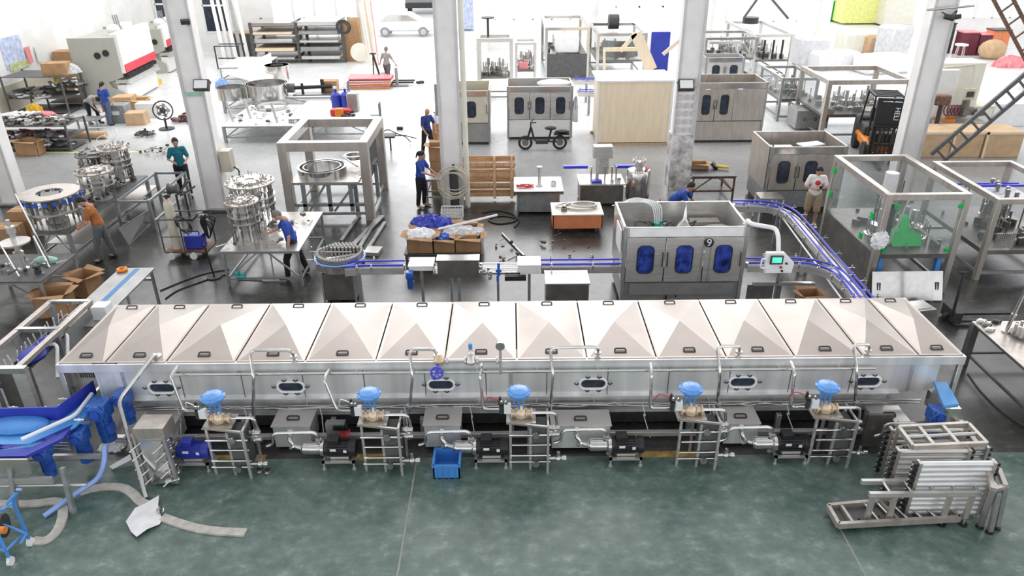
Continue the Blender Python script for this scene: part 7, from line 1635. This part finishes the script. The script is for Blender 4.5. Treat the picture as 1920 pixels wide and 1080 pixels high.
p = P(803,292,0); person('bald person in a navy shirt behind the tall carton', p, F(40), stand(.08, armL=((.26,-.1,1.12),(.2,-.25,.95)), armR=((-.26,-.1,1.1),(-.2,-.25,.92)), face=(0.2,-1,-.2)), 'shirt_navy', 'trouser_black', bald=True, h=1.7)
p = P(1516,424,0); person('person in a white printed T-shirt and khaki shorts looking at a phone', p, F(-12), stand(.04, armL=((.26,-.06,1.14),(.08,-.25,1.18)), armR=((-.27,-.04,1.12),(-.04,-.26,1.14)), headd=(0,-.06,-.02), face=(.0,-1,-.8), step=.02), 'shirt_white', 'khaki', shorts=True, h=1.72, shoes='plastic_w')
wt = [o for o in COL.objects if o.name.startswith('person')][-1]
obj('red_print', MB().sph((0,-.17,1.28),.07,(1,.25,1),12), 'red', wt)
tag(obj('mobile_phone', MB().boxc((0,0,0),(.08,.02,.15),0,.6), 'dark'), 'dark phone held by the person in the white T-shirt', 'phone', loc=p+V(-.02,-.34,1.2))
p = V(Q(1274,370,18.2).x, 18.3, 0)
J = stand(.0); J.update(pel=(0,.12,.84), chest=(0,-.1,1.02), neck=(0,-.22,1.14), head=(0,-.3,1.26), shL=(.19,-.16,1.1), shR=(-.19,-.16,1.1), elL=(.24,-.3,.85), haL=(.12,-.48,.8), elR=(-.24,-.3,.85), haR=(-.12,-.48,.8), hipL=(.09,.1,.8), hipR=(-.09,.1,.8), knL=(.12,-.16,.46), knR=(-.12,-.14,.46), face=(0,-1,-.4))
person('crouching person in a blue shirt behind the big filling machine', p, F(65), J, 'shirt_blue', 'trouser_black', h=1.72)
p = P(208,234,0); person('person in a blue top with long ponytail and jeans seen from behind', p, F(170), stand(.05, headd=(0,-.05,0), face=(0,-1,-.5), armL=((.26,-.06,1.12),(.22,-.25,.95))), 'shirt_blue', 'jeans', ponytail=True, h=1.72)
p = P(180,232,0)
J = stand(.0); J.update(pel=(0,.15,.88), chest=(0,-.12,1.08), neck=(0,-.3,1.1), head=(0,-.42,1.05), shL=(.19,-.22,1.08), shR=(-.19,-.22,1.08), elL=(.22,-.32,.8), haL=(.12,-.45,.6), elR=(-.22,-.32,.8), haR=(-.12,-.45,.6), hipL=(.09,.12,.84), hipR=(-.09,.12,.84), face=(0,-.5,-1))
person('person in a grey top and black trousers bending over the parts bench', p, F(70), J, 'shirt_grey', 'trouser_black', sleeve=.6, h=1.7)
p = P(728,158,0); person('distant person in a grey T-shirt pulling the pallet jack', p, F(160), stand(.03, armL=((.28,.0,1.15),(.4,-.1,.95)), armR=((-.3,-.05,1.15),(-.42,-.1,.95)), step=.1, face=(0,-1,-.2)), 'shirt_grey', 'trouser_grey', h=1.8, hair='hair_grey')
# one mesh per separate leg, toggle, post ...
def split_loose(o):
    me = o.data; bm = bmesh.new(); bm.from_mesh(me); bm.verts.ensure_lookup_table(); seen = set(); isl = []
    for v in bm.verts:
        if v.index in seen: continue
        st_ = [v]; seen.add(v.index); g = []
        while st_:
            q = st_.pop(); g.append(q.index)
            for e in q.link_edges:
                w = e.other_vert(q)
                if w.index not in seen: seen.add(w.index); st_.append(w)
        isl.append(g)
    if len(isl) < 2 or len(isl) > 60: bm.free(); return
    bb = []
    for g in isl:
        c = [bm.verts[i].co for i in g]; bb.append(([min(p[k] for p in c) for k in range(3)], [max(p[k] for p in c) for k in range(3)]))
    par = list(range(len(isl)))
    def fd(a):
        while par[a] != a: a = par[a]
        return a
    for i in range(len(isl)):
        for j in range(i):
            if all(bb[i][0][k] < bb[j][1][k]+.012 and bb[j][0][k] < bb[i][1][k]+.012 for k in range(3)): par[fd(i)] = fd(j)
    gr = {}
    for i, g in enumerate(isl): gr.setdefault(fd(i), []).extend(g)
    bm.free()
    if len(gr) < 2 or len(gr) > 12: return
    ids = sorted(gr.values(), key=len, reverse=True)
    for n_, g in enumerate(ids[1:]):
        keep = set(g); m2 = me.copy(); b2 = bmesh.new(); b2.from_mesh(m2); bmesh.ops.delete(b2, geom=[v for v in b2.verts if v.index not in keep], context='VERTS'); b2.to_mesh(m2); b2.free()
        c = o.copy(); c.data = m2; COL.objects.link(c)
    keep = set(ids[0]); b2 = bmesh.new(); b2.from_mesh(me); bmesh.ops.delete(b2, geom=[v for v in b2.verts if v.index not in keep], context='VERTS'); b2.to_mesh(me); b2.free()
SPL = {'leg','toggle','corner_post','caster','roof_post','end_frame','union','nozzle','foot','wheel','shelf','rod','lock_rod','edge_strip','clamp_union','long_beam','lift_cylinder','panel_seams','blue_leg','green_tape','slanted_bar','bracket','top_bar','post','fork','drive','edge_batten','handle','gauge','support','label_holder','black_bar','cylinder','pin','rail_post','name_plate','keyhole','cross_tie','blue_rail','inner_rail','side_plate','gantry_leg','top_beam'}
for o in [o for o in COL.objects if o.type == 'MESH' and o.parent and o.name.split('.')[0] in SPL and len(o.children) == 0]: split_loose(o)
# turn lettering into meshes
dg = bpy.context.evaluated_depsgraph_get()
for o in [o for o in COL.objects if o.type == 'FONT']:
    me = bpy.data.meshes.new_from_object(o.evaluated_get(dg)); n = bpy.data.objects.new(o.name+'_mesh', me); COL.objects.link(n); nm = o.name
    n.location = o.location; n.rotation_euler = o.rotation_euler; n.parent = o.parent; me.materials.clear(); me.materials.append(MAT['plastic_w']); bpy.data.objects.remove(o); n.name = nm
